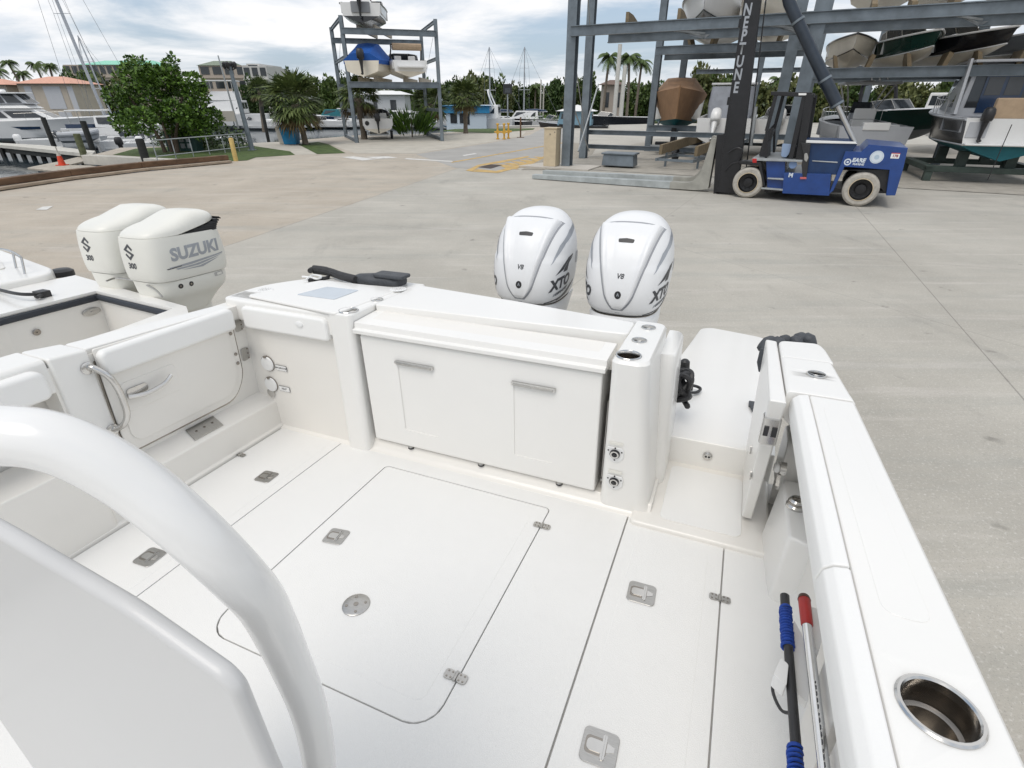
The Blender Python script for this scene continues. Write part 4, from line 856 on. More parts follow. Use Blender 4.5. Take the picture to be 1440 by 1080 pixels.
plate('headlight_reflector', [(1131, 216), (1135, 215), (1137, 222), (1134, 228), (1131, 225)], -.06, -.03, steelb, r=.03)
plate('red_tag', [(1125, 249), (1134, 249), (1134, 252), (1125, 252)], -.06, -.04, mat('tag_red', (.5, .12, .12), .5))
plate('seat', [(1104, 205), (1118, 205), (1121, 212), (1120, 222), (1102, 222), (1100, 218), (1110, 216)], .5, 1.1, blk, r=.06)
plate('seat_side', [(1100, 202), (1113, 203), (1110, 216), (1105, 222), (1098, 220)], .3, .42, mat('seat_light', (.28, .38, .55), .5), r=.05)
plate('dash_console', [(1067, 219), (1074, 194), (1082, 180), (1086, 184), (1080, 200), (1079, 222)], .5, 1.4, blk, r=.03)
b = MBd(); c = V((fp(1084, 181, .95)[0], .95, fp(1084, 181, .95)[1])); b.tube([c + V((.20 * math.cos(a) * .5, .20 * math.sin(a), .20 * math.cos(a) * .8)) for a in [2 * math.pi * k / 20 for k in range(21)]], .016, 6); b.tube([c, c + V((-.12, 0, -.35))], .02, 6); fpart(b, 'steering_wheel', blk)
def P3(u, v, y): x, z = fp(u, v, y); return V((x, y, z))
for nm, a, c, y, wd_ in (('guard_post', (1139, 133), (1124, 226), .12, .20), ('guard_post', (1132, 133), (1112, 222), .12, .13), ('guard_post', (1091, 134), (1078, 184), .12, .10), ('guard_post', (1078, 184), (1077, 224), .12, .07)):
    for yy in (y, FW - .2):
        p = P3(*a, y); q = P3(*c, y); p.y = q.y = yy
        b = MBd(); b.bar(p, q, wd_, wd_ * .8); fpart(b, nm, mastk, bevel=.008)
g = plate('guard_roof', [(1084, 128.5), (1141, 130), (1142, 137), (1084, 134)], .06, FW - .15, mastk)
plate('roof_plate', [(1123, 131), (1134, 131), (1134, 134), (1123, 134)], .045, .062, white, g, bevel=0)
# mast, carriage, forks
zt = 8.6
def mastline(u0, v0, u1, v1, y):
    p = P3(u0, v0, y); q = P3(u1, v1, y); d = (q - p) / (q.z - p.z); return p + d * (.06 - p.z), p + d * (zt - p.z)
for y in (.35, FW - .65):
    a0, a1 = mastline(1009, 268, 1049, 0, y); c0, c1 = mastline(1041, 235, 1070, 0, y)
    b = MBd(); b.loft([[V((a.x, y, a.z)), V((c.x, y, c.z)), V((c.x, y + .22, c.z)), V((a.x, y + .22, a.z))] for a, c in ((a0, c0), (a1, c1))]); mo = fpart(b, 'mast_rail', mastk, bevel=.02)
    if y < 1: mast_near = mo; ma0, ma1, mc0, mc1 = a0, a1, c0, c1
    b = MBd(); d = V((-.10, .05, 0)); b.loft([[V((a.x - .06, y + .03, a.z)), V((a.x + .10, y + .03, a.z)), V((a.x + .10, y + .25, a.z)), V((a.x - .06, y + .25, a.z))] for a in (a0, a1)]); fpart(b, 'inner_rail', mastk)
for z in (.6, 2.6, 4.6, 6.6, 8.4):
    t = (z - a0.z) / (a1.z - a0.z); x = (a0 + (a1 - a0) * t).x
    b = MBd(); b.box(x + .12, x + .34, .5, FW - .5, z, z + .22); fpart(b, 'mast_crossbar', mastk, bevel=.01)
for y in (.95, 1.25):
    t0, t1 = mastline(1050, 232, 1077, 0, y)
    b = MBd(); b.tube([t0, t1], .02, 6); fpart(b, 'lift_chain', blk)
b = MBd(); t0, t1 = mastline(1058, 222, 1066, 180, .9); b.tube([P3(1056, 205, .9), P3(1063, 150, .9)], .05, 10); fpart(b, 'lift_cylinder', galvl)
b = MBd(); b.tube(bez([P3(1024, 215, .3), P3(1036, 208, .2), P3(1044, 212, .2), P3(1040, 225, .3)], 5), .022, 6); b.tube(bez([P3(1020, 240, .3), P3(1030, 230, .15), P3(1042, 228, .2)], 5), .022, 6); fpart(b, 'hose', blk)
# stacked letters down the mast
for k, ch_ in enumerate('NEPTUNE'):
    v = (7, 16.5)[0] + k * 18.3
    t = v / 268; u = 1050.5 - (v - 14) * .149
    p = P3(u, v + 7, .35)
    mx = (mc1 - ma1).normalized()
    decal('lettering', text2d(ch_, .40, .012), frame(V((p.x, .345, p.z)), (1, 0, 0), z=(0, -1, 0)) @ Matrix.Diagonal((.72, 1, 1, 1)), silver if k else silver, mast_near)
ca = plate('carriage', [(1008, 190), (1020, 188), (1014, 268), (1003, 273)], .45, FW - .3, mastk)
for y0, nm in ((.62, 'fork'), (FW - .55, 'fork')):
    sh = P3(1000, 198, y0)
    b = MBd(); x1 = fp(1003, 198, y0)[0]; 
    L_ = 6.6
    b.prism(rpoly([(x1 + .10, 1.62), (x1 - .06, 1.66), (x1 - .14, 1.1), (x1 - .24, .55), (x1 - .5, .26), (x1 - 1.2, .25), (x1 - 1.2, .03), (x1 - .3, .03), (x1 + .10, .10)], [.05, .05, .2, .3, .3, 0, 0, .1, .05]), y0, y0 + .30, axis=1); fo = fpart(b, 'fork', mat('fork_shank', (.33, .325, .29), .55, var=.2, vscale=3), bevel=.012)
    b = MBd(); b.hexa([(x1 - L_, y0 + .02, .02), (x1 - .9, y0 + .02, .02), (x1 - .9, y0 + .32, .02), (x1 - L_, y0 + .32, .02)], [(x1 - L_, y0 + .02, .17), (x1 - .9, y0 + .02, .25), (x1 - .9, y0 + .32, .25), (x1 - L_, y0 + .32, .17)]); fpart(b, 'fork_sleeve', forkm, fo, bevel=.012)
# tilt ram
b = MBd(); b.tube([P3(1100, -40, .4), P3(1110, 4, .4), P3(1141, 72, .4), P3(1178, 149, .4)], [.15, .155, .155, .165], 16); rm = fpart(b, 'tilt_ram', mat('ram_dark', (.03, .04, .055), .35, .2, var=.2, vscale=3))
b = MBd(); b.tube([P3(1176, 146, .4), P3(1202, 201, .4)], .07, 12); fpart(b, 'ram_rod', steelb, rm)
for u, v in ((1122, 30), (1160, 112), (1177, 147)):
    b = MBd(); a = P3(u, v, .4); d = (P3(1178, 149, .4) - P3(1110, 4, .4)).normalized(); b.tube([a - d * .03, a + d * .03], .178, 16); fpart(b, 'ram_collar', galv, rm)
# marks on the tail
def FM(u, v, y=-.021): p = P3(u, v, y); return frame(p, (1, 0, 0), z=(0, -1, 0))
dw = mat('decal_white', (.62, .68, .74), .5)
circ = lambda r, n=28: [(r * math.cos(2 * math.pi * k / n), r * math.sin(2 * math.pi * k / n)) for k in range(n)]
for r_, m, e in ((.165, dw, .0), (.148, mat('decal_pale', (.42, .52, .62), .5), .0015), (.135, dw, .003), (.06, MATS['decal_pale'], .0045)): decal('round_badge', poly2d([circ(r_)]), FM(1233, 221) @ Matrix.Translation((0, 0, .002 + e)), m, ch)
for r_, m, e in ((.09, dw, 0), (.058, blue, .0015), (.03, dw, .003)): decal('ring_emblem', poly2d([circ(r_)]), FM(1192, 227.8, -.021) @ Matrix.Translation((0, 0, .003 + e)), m, ch)
decal('lettering', text2d('EARE', .14, .008, .15), FM(1207.5, 225.6) @ Matrix.Translation((0, 0, .004)), dw, ch)
decal('lettering', text2d('MARINE', .078, .003, .0), FM(1207, 231.2) @ Matrix.Translation((0, 0, .004)), dw, ch)
decal('number_plate', poly2d([rrect(-.10, .10, -.07, .07, .01)]), FM(1259, 219) @ Matrix.Translation((0, 0, .004)), white, ch)
decal('number_border', poly2d([[(-.10, .07), (.10, .07), (.10, .05), (-.10, .05)]]), FM(1259, 219) @ Matrix.Translation((0, 0, .006)), mat('tag_red2', (.5, .05, .05), .5), ch)
decal('lettering', text2d('178', .09, .004), FM(1259, 219.5) @ Matrix.Translation((0, 0, .006)), mat('num_red', (.28, .06, .08), .5), ch)
decal('lettering', text2d('M', .15, .01), FM(1112, 246.5) @ Matrix.Translation((0, 0, .004)), dw, ch)
decal('round_badge', poly2d([circ(.11)]), FM(1115, 231.5, .095), mat('decal_blue', (.20, .30, .5), .5), ch)
# ---------------------------------------------------------------- generic boats for the racks and the marina
def hull_pts(L, B_, D, t, flare=1.0):
    k = max(0, (t - .38) / .62); hb = B_ / 2 * (.95 + .05 * min(1, t * 4)) * (1 - k ** 2.5); kc = max(0, (t - .45) / .55)
    hc = hb * (.90 - .42 * kc ** 1.4); zs = D * (.92 + .20 * t * t); zc = D * (.32 + .24 * kc ** 2); zk = D * .50 * max(0, (t - .52) / .48) ** 2.2
    zc = max(zc, zk); ys = L * t + .05 * L * k ** 2; yc = L * t; yk = L * (t - .05 * kc ** 2)
    zm = zc + (zs - zc) * .55; hm = hc + (hb - hc) * (.55 if t < .4 else .55 - .25 * k)
    return dict(s=(hb, ys, zs), m=(hm, (ys + yc) / 2, zm), c=(hc, yc, zc), i=(hc * .5, (yc + yk) / 2, (zc + zk) / 2 - .02 * D), k=(0, yk, zk))
TS = [0, .12, .25, .35, .42, .5, .56, .62, .68, .73, .78, .82, .86, .89, .92, .945, .97, .985, 1.0]
def hull_part(root, L, B_, D, top, bot, stripe=None, name='hull', tran=None):
    b = MBd(); rings = []
    for t in TS:
        h = hull_pts(L, B_, D, t); lp = lambda a, c_, t_, bul: (a[0] + (c_[0] - a[0]) * t_ + bul, a[1] + (c_[1] - a[1]) * t_, a[2] + (c_[2] - a[2]) * t_); kk = max(0, (t - .5) / .5); fl = -.035 * B_ * kk * (1 - kk ** 6); q1 = lp(h['s'], h['m'], .5, fl * .6); q2_ = lp(h['m'], h['c'], .5, fl * .4 + .008); i1 = (h['c'][0] * .75, (h['c'][1] * 3 + h['k'][1]) / 4, h['c'][2] * .72 + h['k'][2] * .28 - .012 * D); half = [h['s'], q1, h['m'], q2_, h['c'], i1, h['i'], h['k']]
        rings.append([V(p) for p in half] + [V((-p[0], p[1], p[2])) for p in half[-2::-1]])
    n = 15; vs = [p for r in rings for p in r]; b.v = [tuple(p) for p in vs]
    for k in range(len(rings) - 1):
        for i in range(n - 1):
            b.f.append((k * n + i, k * n + i + 1, (k + 1) * n + i + 1, (k + 1) * n + i)); b.m.append(1 if 4 <= i <= 9 else 0)
    b.f.append((0, 1, 2, 3, 4, 10, 11, 12, 13, 14)); b.m.append(2 if tran else 0); b.f.append((4, 5, 6, 7, 8, 9, 10)); b.m.append(1)
    o = b.build(name, [top, bot] + ([tran] if tran else []), root, angle=48)
    if stripe:
        b = MBd()
        for sg in (1, -1):
            b.tube([V((sg * (hull_pts(L, B_, D, t)['s'][0] + .01), hull_pts(L, B_, D, t)['s'][1], hull_pts(L, B_, D, t)['s'][2] - .05)) for t in TS], .045, 6)
            b.tube([V((sg * (hull_pts(L, B_, D, t)['c'][0] + .005), hull_pts(L, B_, D, t)['c'][1] + .01, hull_pts(L, B_, D, t)['c'][2] + .03)) for t in TS], .03, 6)
        b.build('rub_rail', stripe, o)
    return o
def deck_part(root, L, B_, D, m, t0=.04, t1=.55, floor=.48, inner=None):
    b = MBd(); w_ = .16
    def sh(t, ins=0, dz=0): s = hull_pts(L, B_, D, t)['s']; return [V((sg * max(0, s[0] - ins), s[1], s[2] + dz)) for sg in (-1, 1)]
    ts = [t for t in TS if t > t1]; ts = [t1] + ts
    rows = []
    for t in ts:
        l, r = sh(t); rows.append([l, V((l.x * .5, l.y, l.z + .06 * abs(l.x))), V((0, l.y, l.z + .09 * abs(l.x))), V((r.x * .5, r.y, r.z + .06 * abs(r.x))), r])
    b.loft(rows, cap=False, closed=False)
    side = [0, t0] + [t for t in TS if t0 < t < t1] + [t1]
    for sg in (0, 1):
        b.loft([[sh(t)[sg], sh(t, w_, .02)[sg], V((sh(t, w_ + .02)[sg].x, sh(t)[sg].y, D * floor))] for t in side], cap=False, closed=False)
    l0, r0 = sh(0); l1, r1 = sh(t0); 
    b.add([l0, r0, r1, l1], [(0, 1, 2, 3)]); b.add([l1, r1, (r1.x, r1.y, D * floor), (l1.x, l1.y, D * floor)], [(0, 1, 2, 3)])
    l2, r2 = sh(t1); b.add([(l1.x, l1.y, D * floor), (r1.x, r1.y, D * floor), (r2.x, r2.y, D * floor), (l2.x, l2.y, D * floor)], [(0, 1, 2, 3)]); b.add([l2, r2, (r2.x, r2.y, D * floor), (l2.x, l2.y, D * floor)], [(0, 1, 2, 3)])
    return b.build('deck', inner or m, root, angle=30)
def ob(root, y=-.32, z=.62, x=0, m=blk, s=1.0, tilt=0):
    T = Matrix.Translation((x, y, z)) @ Matrix.Rotation(tilt, 4, 'X') @ Matrix.Diagonal((s, s, s, 1))
    b = MBd(); b.loft([[T @ p for p in sring(hw, yf, yb, zz, 16, 3)] for zz, hw, yf, yb in ((.35, .17, -.30, .14), (.42, .2, -.36, .18), (.65, .21, -.38, .18), (.82, .18, -.34, .14), (.90, .11, -.26, .06))]); o = b.build('outboard', m, root, angle=60)
    b = MBd(); b.loft([[T @ p for p in sring(hw, yf, yb, zz, 12, 3)] for zz, hw, yf, yb in ((.36, .12, -.24, .1), (.0, .07, -.18, .06), (-.45, .04, -.16, .06))]); b.tube([T @ V((0, -.30, -.42)), T @ V((0, -.1, -.42)), T @ V((0, .12, -.42))], [.04, .07, .02], 8); b.build('lower_unit', m, o, angle=60)
    return o
def windshield(root, L, B_, D, t0=.52, t1=.62, h=.42, m=None):
    b = MBd(); s0 = hull_pts(L, B_, D, t0)['s']; s1 = hull_pts(L, B_, D, t1)['s']
    base = [(-s0[0] + .12, s0[1] - .7, s0[2]), (-s0[0] * .92 + .1, s0[1], s0[2] + .02), (-s1[0] * .5, s1[1], s1[2] + .1), (s1[0] * .5, s1[1], s1[2] + .1), (s0[0] * .92 - .1, s0[1], s0[2] + .02), (s0[0] - .12, s0[1] - .7, s0[2])]
    top = [(x * .93, y - .45 * (h / .4) * (1 if i not in (0, 5) else .2), z + h * (1 if i not in (0, 5) else .75)) for i, (x, y, z) in enumerate(base)]
    b.loft([[V(p) for p in base], [V(p) for p in top]], cap=False, closed=False); o = b.build('windshield', glass, root, smooth=False)
    b = MBd(); b.tube(top, .022, 6)
    for p, q in zip(base, top): b.tube([p, q], .018, 6)
    b.build('windshield_frame', m or steelb, o); return o
def seats(root, L, D, floor=.48, m=None):
    for sg in (-1, 1):
        b = MBd(); z = D * floor; y = L * .36; x = sg * .5
        b.box(x - .25, x + .25, y - .25, y + .25, z, z + .38); b.box(x - .25, x + .25, y - .30, y - .2, z + .38, z + .85); b.build('seat', m or vinyl, root, bevel=.05)
def console(root, L, D, B_, floor=.48, m=None):
    b = MBd(); z = D * floor; y = L * .42
    b.hexa([(-.42, y - .35, z), (.42, y - .35, z), (.38, y + .5, z), (-.38, y + .5, z)], [(-.40, y - .15, z + 1.0), (.40, y - .15, z + 1.0), (.34, y + .3, z + 1.0), (-.34, y + .3, z + 1.0)]); c = b.build('console', m or cbw, root, bevel=.05)
    b = MBd(); b.hexa([(-.40, y + .0, z + 1.0), (.40, y + .0, z + 1.0), (.38, y + .25, z + 1.0), (-.38, y + .25, z + 1.0)], [(-.36, y - .15, z + 1.45), (.36, y - .15, z + 1.45), (.36, y - .12, z + 1.45), (-.36, y - .12, z + 1.45)]); b.build('screen', glass, c)
    b = MBd(); b.box(-.45, .45, y - 1.15, y - .7, z, z + .75); b.box(-.45, .45, y - 1.2, y - 1.1, z + .75, z + 1.2); b.build('seat', vinyl, root, bevel=.05)
def ttop(root, L, D, floor=.48, m=None, w_=1.0, radome=False):
    z = D * floor; y = L * .42; h = z + 2.15
    b = MBd(); b.prism(rpoly([(-w_, y - 1.2), (w_, y - 1.2), (w_ * .9, y + .9), (-w_ * .9, y + .9)], .25), h, h + .10); t = b.build('hard_top', m or cbw, root, bevel=.03)
    for sx_, yy, y2 in ((-1, y - .3, y - .9), (1, y - .3, y - .9), (-1, y + .4, y + .5), (1, y + .4, y + .5)):
        b = MBd(); b.tube(bez([(sx_ * .5, yy, z), (sx_ * .55, yy, z + 1.0), (sx_ * w_ * .8, y2, h)], 4), .032, 8); b.build('top_leg', steelb, t)
    if radome: b = MBd(); b.lathe([(.25, h + .1), (.33, h + .15), (.33, h + .28), (.24, h + .36), (0, h + .37)], (0, y, 0), 18); b.build('radome', cbw, t)
    return t
def cover(root, L, B_, D, m, peak=.9, t_peak=.35, hang=.35, tuck=1.):
    rings = []
    for t in TS:
        s = hull_pts(L, B_, D, t)['s']; hp = peak * max(.12, math.exp(-((t - t_peak) / .30) ** 2)); hb = s[0] + .03
        rings.append([V((-hb * tuck, s[1] + .02 - (1 - tuck) * (.6 if t > .6 else 0), s[2] - hang)), V((-hb, s[1] + .02, s[2] + .02)), V((-hb * .5, s[1], s[2] + hp * .93)), V((0, s[1], s[2] + hp)), V((hb * .5, s[1], s[2] + hp * .93)), V((hb, s[1] + .02, s[2] + .02)), V((hb * tuck, s[1] + .02 - (1 - tuck) * (.6 if t > .6 else 0), s[2] - hang))])
    b = MBd(); b.loft(rings, cap=True, closed=False); o = b.build('canvas_cover', m, root, angle=25); return o
def cabin(root, y0, y1, w0, w1, z0, z1, m, gl=True, rake=.5, name='cabin', win=(.35, .85)):
    b = MBd(); bot = [(-w0, y0, z0), (w0, y0, z0), (w1, y1, z0), (-w1, y1, z0)]; top = [(-w0 * .92, y0 + .05, z1), (w0 * .92, y0 + .05, z1), (w1 * .8, y1 - rake, z1), (-w1 * .8, y1 - rake, z1)]
    b.hexa(bot, top); o = b.build(name, m, root, bevel=.06, seg=2)
    if gl:
        f = lambda i, a: V(bot[i]) * (1 - a) + V(top[i]) * a
        for i, j, nw in ((1, 2, 2), (3, 0, 2), (2, 3, 2), (0, 1, 2)):
            nrm = (f(j, 0) - f(i, 0)).cross(f(i, 1) - f(i, 0)).normalized() * .012
            for k in range(nw):
                a0, a1 = .07 + k * .88 / nw, .07 + (k + 1) * .88 / nw - .05
                g = lambda a, h: (f(i, h) * (1 - a) + f(j, h) * a) + nrm
                b = MBd(); b.add([g(a0, win[0]), g(a1, win[0]), g(a1, win[1]), g(a0, win[1])], [(0, 1, 2, 3)]); b.build('window', glass, o, smooth=False)
    return o
def rail(root, L, B_, D, t0=.5, h=.45):
    b = MBd(); pl = []
    for sg in (-1, 1): pl.append([V((sg * max(.02, hull_pts(L, B_, D, t)['s'][0] - .08), hull_pts(L, B_, D, t)['s'][1], hull_pts(L, B_, D, t)['s'][2] + h)) for t in TS if t >= t0])
    pts = pl[0] + pl[1][::-1]; b.tube(pts, .018, 6)
    for p in pts[::2]: b.tube([p, p - V((0, 0, h))], .014, 5)
    return b.build('bow_rail', steelb, root)
def place(o, p, hd):                  # stern-centre keel point, heading of the bow (degrees, 0 = away from us)
    o.location = p; o.rotation_euler = (0, 0, R(hd)); return o
def newboat(label, cat='boat', group=None, name='motor_boat'): return empty(name, label, cat, group=group)

# ---------------------------------------------------------------- small dry rack on the left
def post(root, x0, y0, z0, z1, s=.24, m=galv, dx=0, dy=0, nm='post'):
    b = MBd(); h = s / 2                # wide-flange section
    for a in ((-h, h, -h, -h + .03), (-h, h, h - .03, h), (-.02, .02, -h + .03, h - .03)):
        b.hexa([(x0 + a[0], y0 + a[2], z0), (x0 + a[1], y0 + a[2], z0), (x0 + a[1], y0 + a[3], z0), (x0 + a[0], y0 + a[3], z0)], [(x0 + dx + a[0], y0 + dy + a[2], z1), (x0 + dx + a[1], y0 + dy + a[2], z1), (x0 + dx + a[1], y0 + dy + a[3], z1), (x0 + dx + a[0], y0 + dy + a[3], z1)])
    return b.build(nm, m, root, smooth=False)
def beam(root, p, q, h=.30, w_=.2, m=galv, nm='beam'):
    p = V(p); q = V(q); t = (q - p).normalized(); up = V((0, 0, 1)); sd = t.cross(up).normalized()
    b = MBd()
    for dz, hh, ww in ((h / 2 - .015, .03, w_), (-h / 2 + .015, .03, w_), (0, h - .062, .04)):
        b.bar(p + up * dz, q + up * dz, ww, hh)
    return b.build(nm, m, root, smooth=False)
rk = empty('boat_rack', 'small galvanised boat rack standing alone by the water with three boats on it', 'boat rack')
fA, fD = gp(502, 201), gp(622, 198.5); bA, bD = gp(487, 193), gp(602, 191)
zA, zD = wd(484, 17, fA.y).z, wd(617, 31, fD.y).z
ztop = (zA + zD) / 2
for p, zz in ((fA, zA), (fD, zD), (bA, wd(469, 24, bA.y).z), (bD, wd(592, 37, bD.y).z)): post(rk, p.x, p.y, 0, ztop)
zu = ztop - .85; zm = wd(555, 119, fA.y).z
for z in (zu, zm):
    beam(rk, fA + V((0, -.16, z)), fD + V((0, -.16, z)), .36); beam(rk, bA + V((0, -.16, z)), bD + V((0, -.16, z)), .36)
for a, c in ((fA, bA), (fD, bD)):
    for z in (ztop - .12, (zu + zm) / 2 + .1, .15, zm - 1.6): beam(rk, a + V((0, 0, z)), c + V((0, 0, z)), .2, .16)
    b = MBd(); b.tube([a + V((0, 0, zm - .2)), c + V((0, 0, .6))], .03, 6); b.tube([a + V((0, 0, ztop - .3)), c + V((0, 0, zm + .3))], .012, 5); b.build('brace', galvl, rk)
def bunks(root, c, hd, zb, L_=3.2, m=None):
    for sg in (-1, 1):
        M = Matrix.Translation(c) @ Matrix.Rotation(R(hd), 4, 'Z'); b = MBd(); b.hexa([M @ V((sg * .55 - .07, .3, zb)), M @ V((sg * .55 + .07, .3, zb)), M @ V((sg * .55 + .07, L_, zb)), M @ V((sg * .55 - .07, L_, zb))], [M @ V((sg * .55 - .07, .3, zb + .32)), M @ V((sg * .55 + .07, .3, zb + .32)), M @ V((sg * .55 + .07, L_, zb + .32)), M @ V((sg * .55 - .07, L_, zb + .32))]); b.build('bunk', m or plank, root)
mid = lambda px, v=0.: fA + (fD - fA) * ((px - 502) / 120.) + (bA - fA) * v
# boats on it
p = mid(530); p.z = zu + .42
t1 = newboat('grey and white boat, stern towards us, alone on the top level of the small rack')
hull_part(t1, 7.4, 2.7, 1.2, cbw, cbk, cbk); deck_part(t1, 7.4, 2.7, 1.2, cbw); console(t1, 7.4, 1.2, 2.6); ob(t1, m=cbk, s=1.25, z=.75); windshield(t1, 7.4, 2.7, 1.2)
b = MBd(); b.box(-.6, .6, -.12, .0, .55, 1.15); b.build('transom_panel', cbgr, t1, bevel=.03)
place(t1, p + V((0, -.5, 0)), 6); bunks(rk, p + V((0, 0, 0)), 0, -.30, 6.)
p = mid(524); p.z = zm + .46
t2 = newboat('cream hulled boat under a royal blue canvas on the small rack')
hull_part(t2, 6.4, 2.5, 1.02, cbc, cbc); cover(t2, 6.4, 2.56, 1.05, canb, 1.12, .30, .22); ob(t2, m=blk, s=1.1, z=.62, x=.1); place(t2, p + V((0, -.6, 0)), -4); bunks(rk, p, 0, -.30, 6.)
p = mid(584); p.z = zm + .46
t3 = newboat('white sport boat with a folded tan canopy on the small rack')
hull_part(t3, 6.4, 2.5, 1.1, cbw, cbc); deck_part(t3, 6.4, 2.5, 1.1, cbw); windshield(t3, 6.4, 2.5, 1.1); seats(t3, 6.4, 1.1); rail(t3, 6.4, 2.5, 1.1)
b = MBd(); b.tube(bez([(-1.1, 1.8, 1.0), (-1.05, 1.2, 1.75), (-.9, 1.0, 2.0), (.9, 1.0, 2.0), (1.05, 1.2, 1.75), (1.1, 1.8, 1.0)], 4), .05, 6); b.build('canopy_frame', blk, t3)
b = MBd(); b.loft([[V((x, .9 + .25 * c_, 1.85 + .22 * s_)) for c_, s_ in ((math.cos(a), math.sin(a)) for a in [2 * math.pi * k / 10 for k in range(10)])] for x in (-1.0, -.4, .4, 1.0)]); b.build('folded_canopy', cant, t3)
b = MBd(); b.box(-.9, .9, -.55, 0, .55, .68); b.build('bathing_platform', cbw, t3, bevel=.04)
place(t3, p + V((.1, -.4, 0)), 20); bunks(rk, p, 0, -.30, 6.)
t4 = newboat('white runabout with a black outboard on a trailer under the small rack')
p = gp(534, 197); p.z = .42
hull_part(t4, 5.6, 2.35, 1.15, cbw, cbc); deck_part(t4, 5.6, 2.35, 1.15, cbw); windshield(t4, 5.6, 2.35, 1.15); ob(t4, m=blk, z=.55); place(t4, p, 14); seats(t4, 5.6, 1.15)
b = MBd(); b.lathe([(.16, 0), (.16, .02), (0, .02)], n=16, M=Matrix.Translation((-.8, .0, .75)) @ Matrix.Rotation(R(90), 4, 'X')); b.build('fuel_cap', blk, t4)
tr = empty('boat_trailer', 'low grey trailer under the white runabout of the small rack', 'trailer', loc=(p.x, p.y, 0), rz=R(14))
b = MBd()
for x in (-.7, .7): b.bar((x, -.2, .38), (x, 4.2, .38), .12, .12)
for y in (.2, 2, 4): b.bar((-.8, y, .36), (.8, y, .36), .1, .1)
b.build('frame', galvl, tr)
for x in (-1.0, 1.0): b = MBd(); b.lathe([(.1, -.1), (.28, -.1), (.3, -.06), (.3, .06), (.28, .1), (.1, .1)], n=20, M=Matrix.Translation((x, 1.4, .3)) @ Matrix.Rotation(R(90), 4, 'Y')); b.build('wheel', rub, tr)

# ---------------------------------------------------------------- large dry rack on the right
O2 = gp(797, 235); u2 = V((.89, -.455, 0)); v2 = V((.455, .89, 0))
def rp2(s, v, z=0): p = O2 + u2 * s + v2 * v; return V((p.x, p.y, z))
R2 = Matrix(((u2.x, v2.x, 0, O2.x), (u2.y, v2.y, 0, O2.y), (0, 0, 1, 0), (0, 0, 0, 1)))
r2 = empty('boat_rack', 'large galvanised steel boat rack behind the forklift, several levels high', 'boat rack', mw=R2)
ZT, ZM, ZH = 5.22, 3.70, 11.
S3 = 18.6
for s, v, k in ((0, 0, .40), (-.75, 4.2, .36), (1.2, 10.2, .36), (2.2, 12.5, .34), (9.1, 0, .46), (8.3, 3.2, .42), (9.2, 10.2, .34), (15.4, 9.0, .34), (S3, 0, .42), (S3 + 1, 4.2, .4), (12.2, 16, .3), (6, 18, .3)):
    post(r2, s, v, 0, ZH, k)
for (s0, s1, v, z, h) in ((0, S3, -.25, ZT, .36), (1.1, S3, 1.35, ZT - .17, .34), (1.2, 9.0, 9.4, ZT - .12, .40), (1.4, 9.0, 10.8, ZT - .32, .36), (9.2, S3 + 8, 3.9, ZM, .36), (9.2, S3 + 8, 6.2, ZM - .05, .34), (2, 12, 18, 4.4, .26), (9.2, S3 + 8, 13., 3.7, .3), (S3, S3 + 8, -.25, ZT, .36), (2.2, 9, 12.5, .42, .16), (-.75, 9, 4.6, 1.25, .22), (-.75, 6, 4.9, .55, .2), (1.2, 9, 9.6, 1.3, .3)):
    beam(r2, (s0, v, z), (s1, v, z), h, .22)
for s in (4.2, 7.6, 13, 16.): 
    b = MBd(); b.add([(s, -.2, ZT - .16), (s + .8, 1.3, ZT - .20), (s + 1.1, 1.3, ZT - .2), (s + .9, 1.3, ZT - .35)], [(0, 1, 2, 3)]); b.bar((s, -.15, ZT - .16), (s + .9, 1.25, ZT - .16), .06, .06); b.build('gusset', galvl, r2)
for (a, c, r_) in (((.15, 1.0, .6), (.1, 3.4, 3.4), .04), ((-.3, 3.8, .4), (.0, .3, 2.6), .035), ((0, .2, 5.4), (-.7, 4.0, 9.6), .025), ((0, .2, 9.6), (-.7, 4.0, 5.6), .025), ((1.3, 10.2, .6), (2.0, 12.4, 3.6), .06), ((-.1, .2, 4.9), (-.7, 4., 1.5), .025)):
    b = MBd(); b.tube([a, c], r_, 6); b.build('brace', galvl, r2)
sheet('rack_floor', [rp2(-1.0, -.6), rp2(30, -.9), rp2(30, 26), rp2(-1.0, 22)], .016, sandy)
sheet('rack_pad', [rp2(-2.0, -1.0), rp2(1.4, -1.0), rp2(1.4, .8), rp2(-1.6, .8)], .06, concl, thick=.055)
# blocks that carry boats, left on the bare beam
for s in (2.3, 4.3):
    b = MBd(); b.prism([(-.15, 0), (1.5, 0), (1.5, .10), (.5, .32), (-.15, .36)], s - .06, s + .06, axis=0); b.v = [(x, y, z + ZT + .18) for x, y, z in b.v]; b.build('bunk_block', mat('tan_bunk', (.20, .155, .095), .8, var=.2), r2)
def rboat(s, v, z, hd, label): o = newboat(label, group='boats stored on the large rack'); o.location = rp2(s, v, z); o.rotation_euler = (0, 0, math.atan2(u2.y, u2.x) + R(hd)); return o
def blocks(s, v, z, n=2, L_=1.4):
    for k in range(n): b = MBd(); b.hexa([(s - .6 + 1.1 * k, v, z), (s - .45 + 1.1 * k, v, z), (s - .45 + 1.1 * k, v + L_, z), (s - .6 + 1.1 * k, v + L_, z)], [(s - .75 + 1.5 * k - .15 * k, v, z + .48), (s - .6 + 1.5 * k - .15 * k, v, z + .42), (s - .6 + 1.5 * k - .15 * k, v + L_, z + .42), (s - .75 + 1.5 * k - .15 * k, v + L_, z + .48)]); b.build('bunk_block', MATS['tan_bunk'], r2)
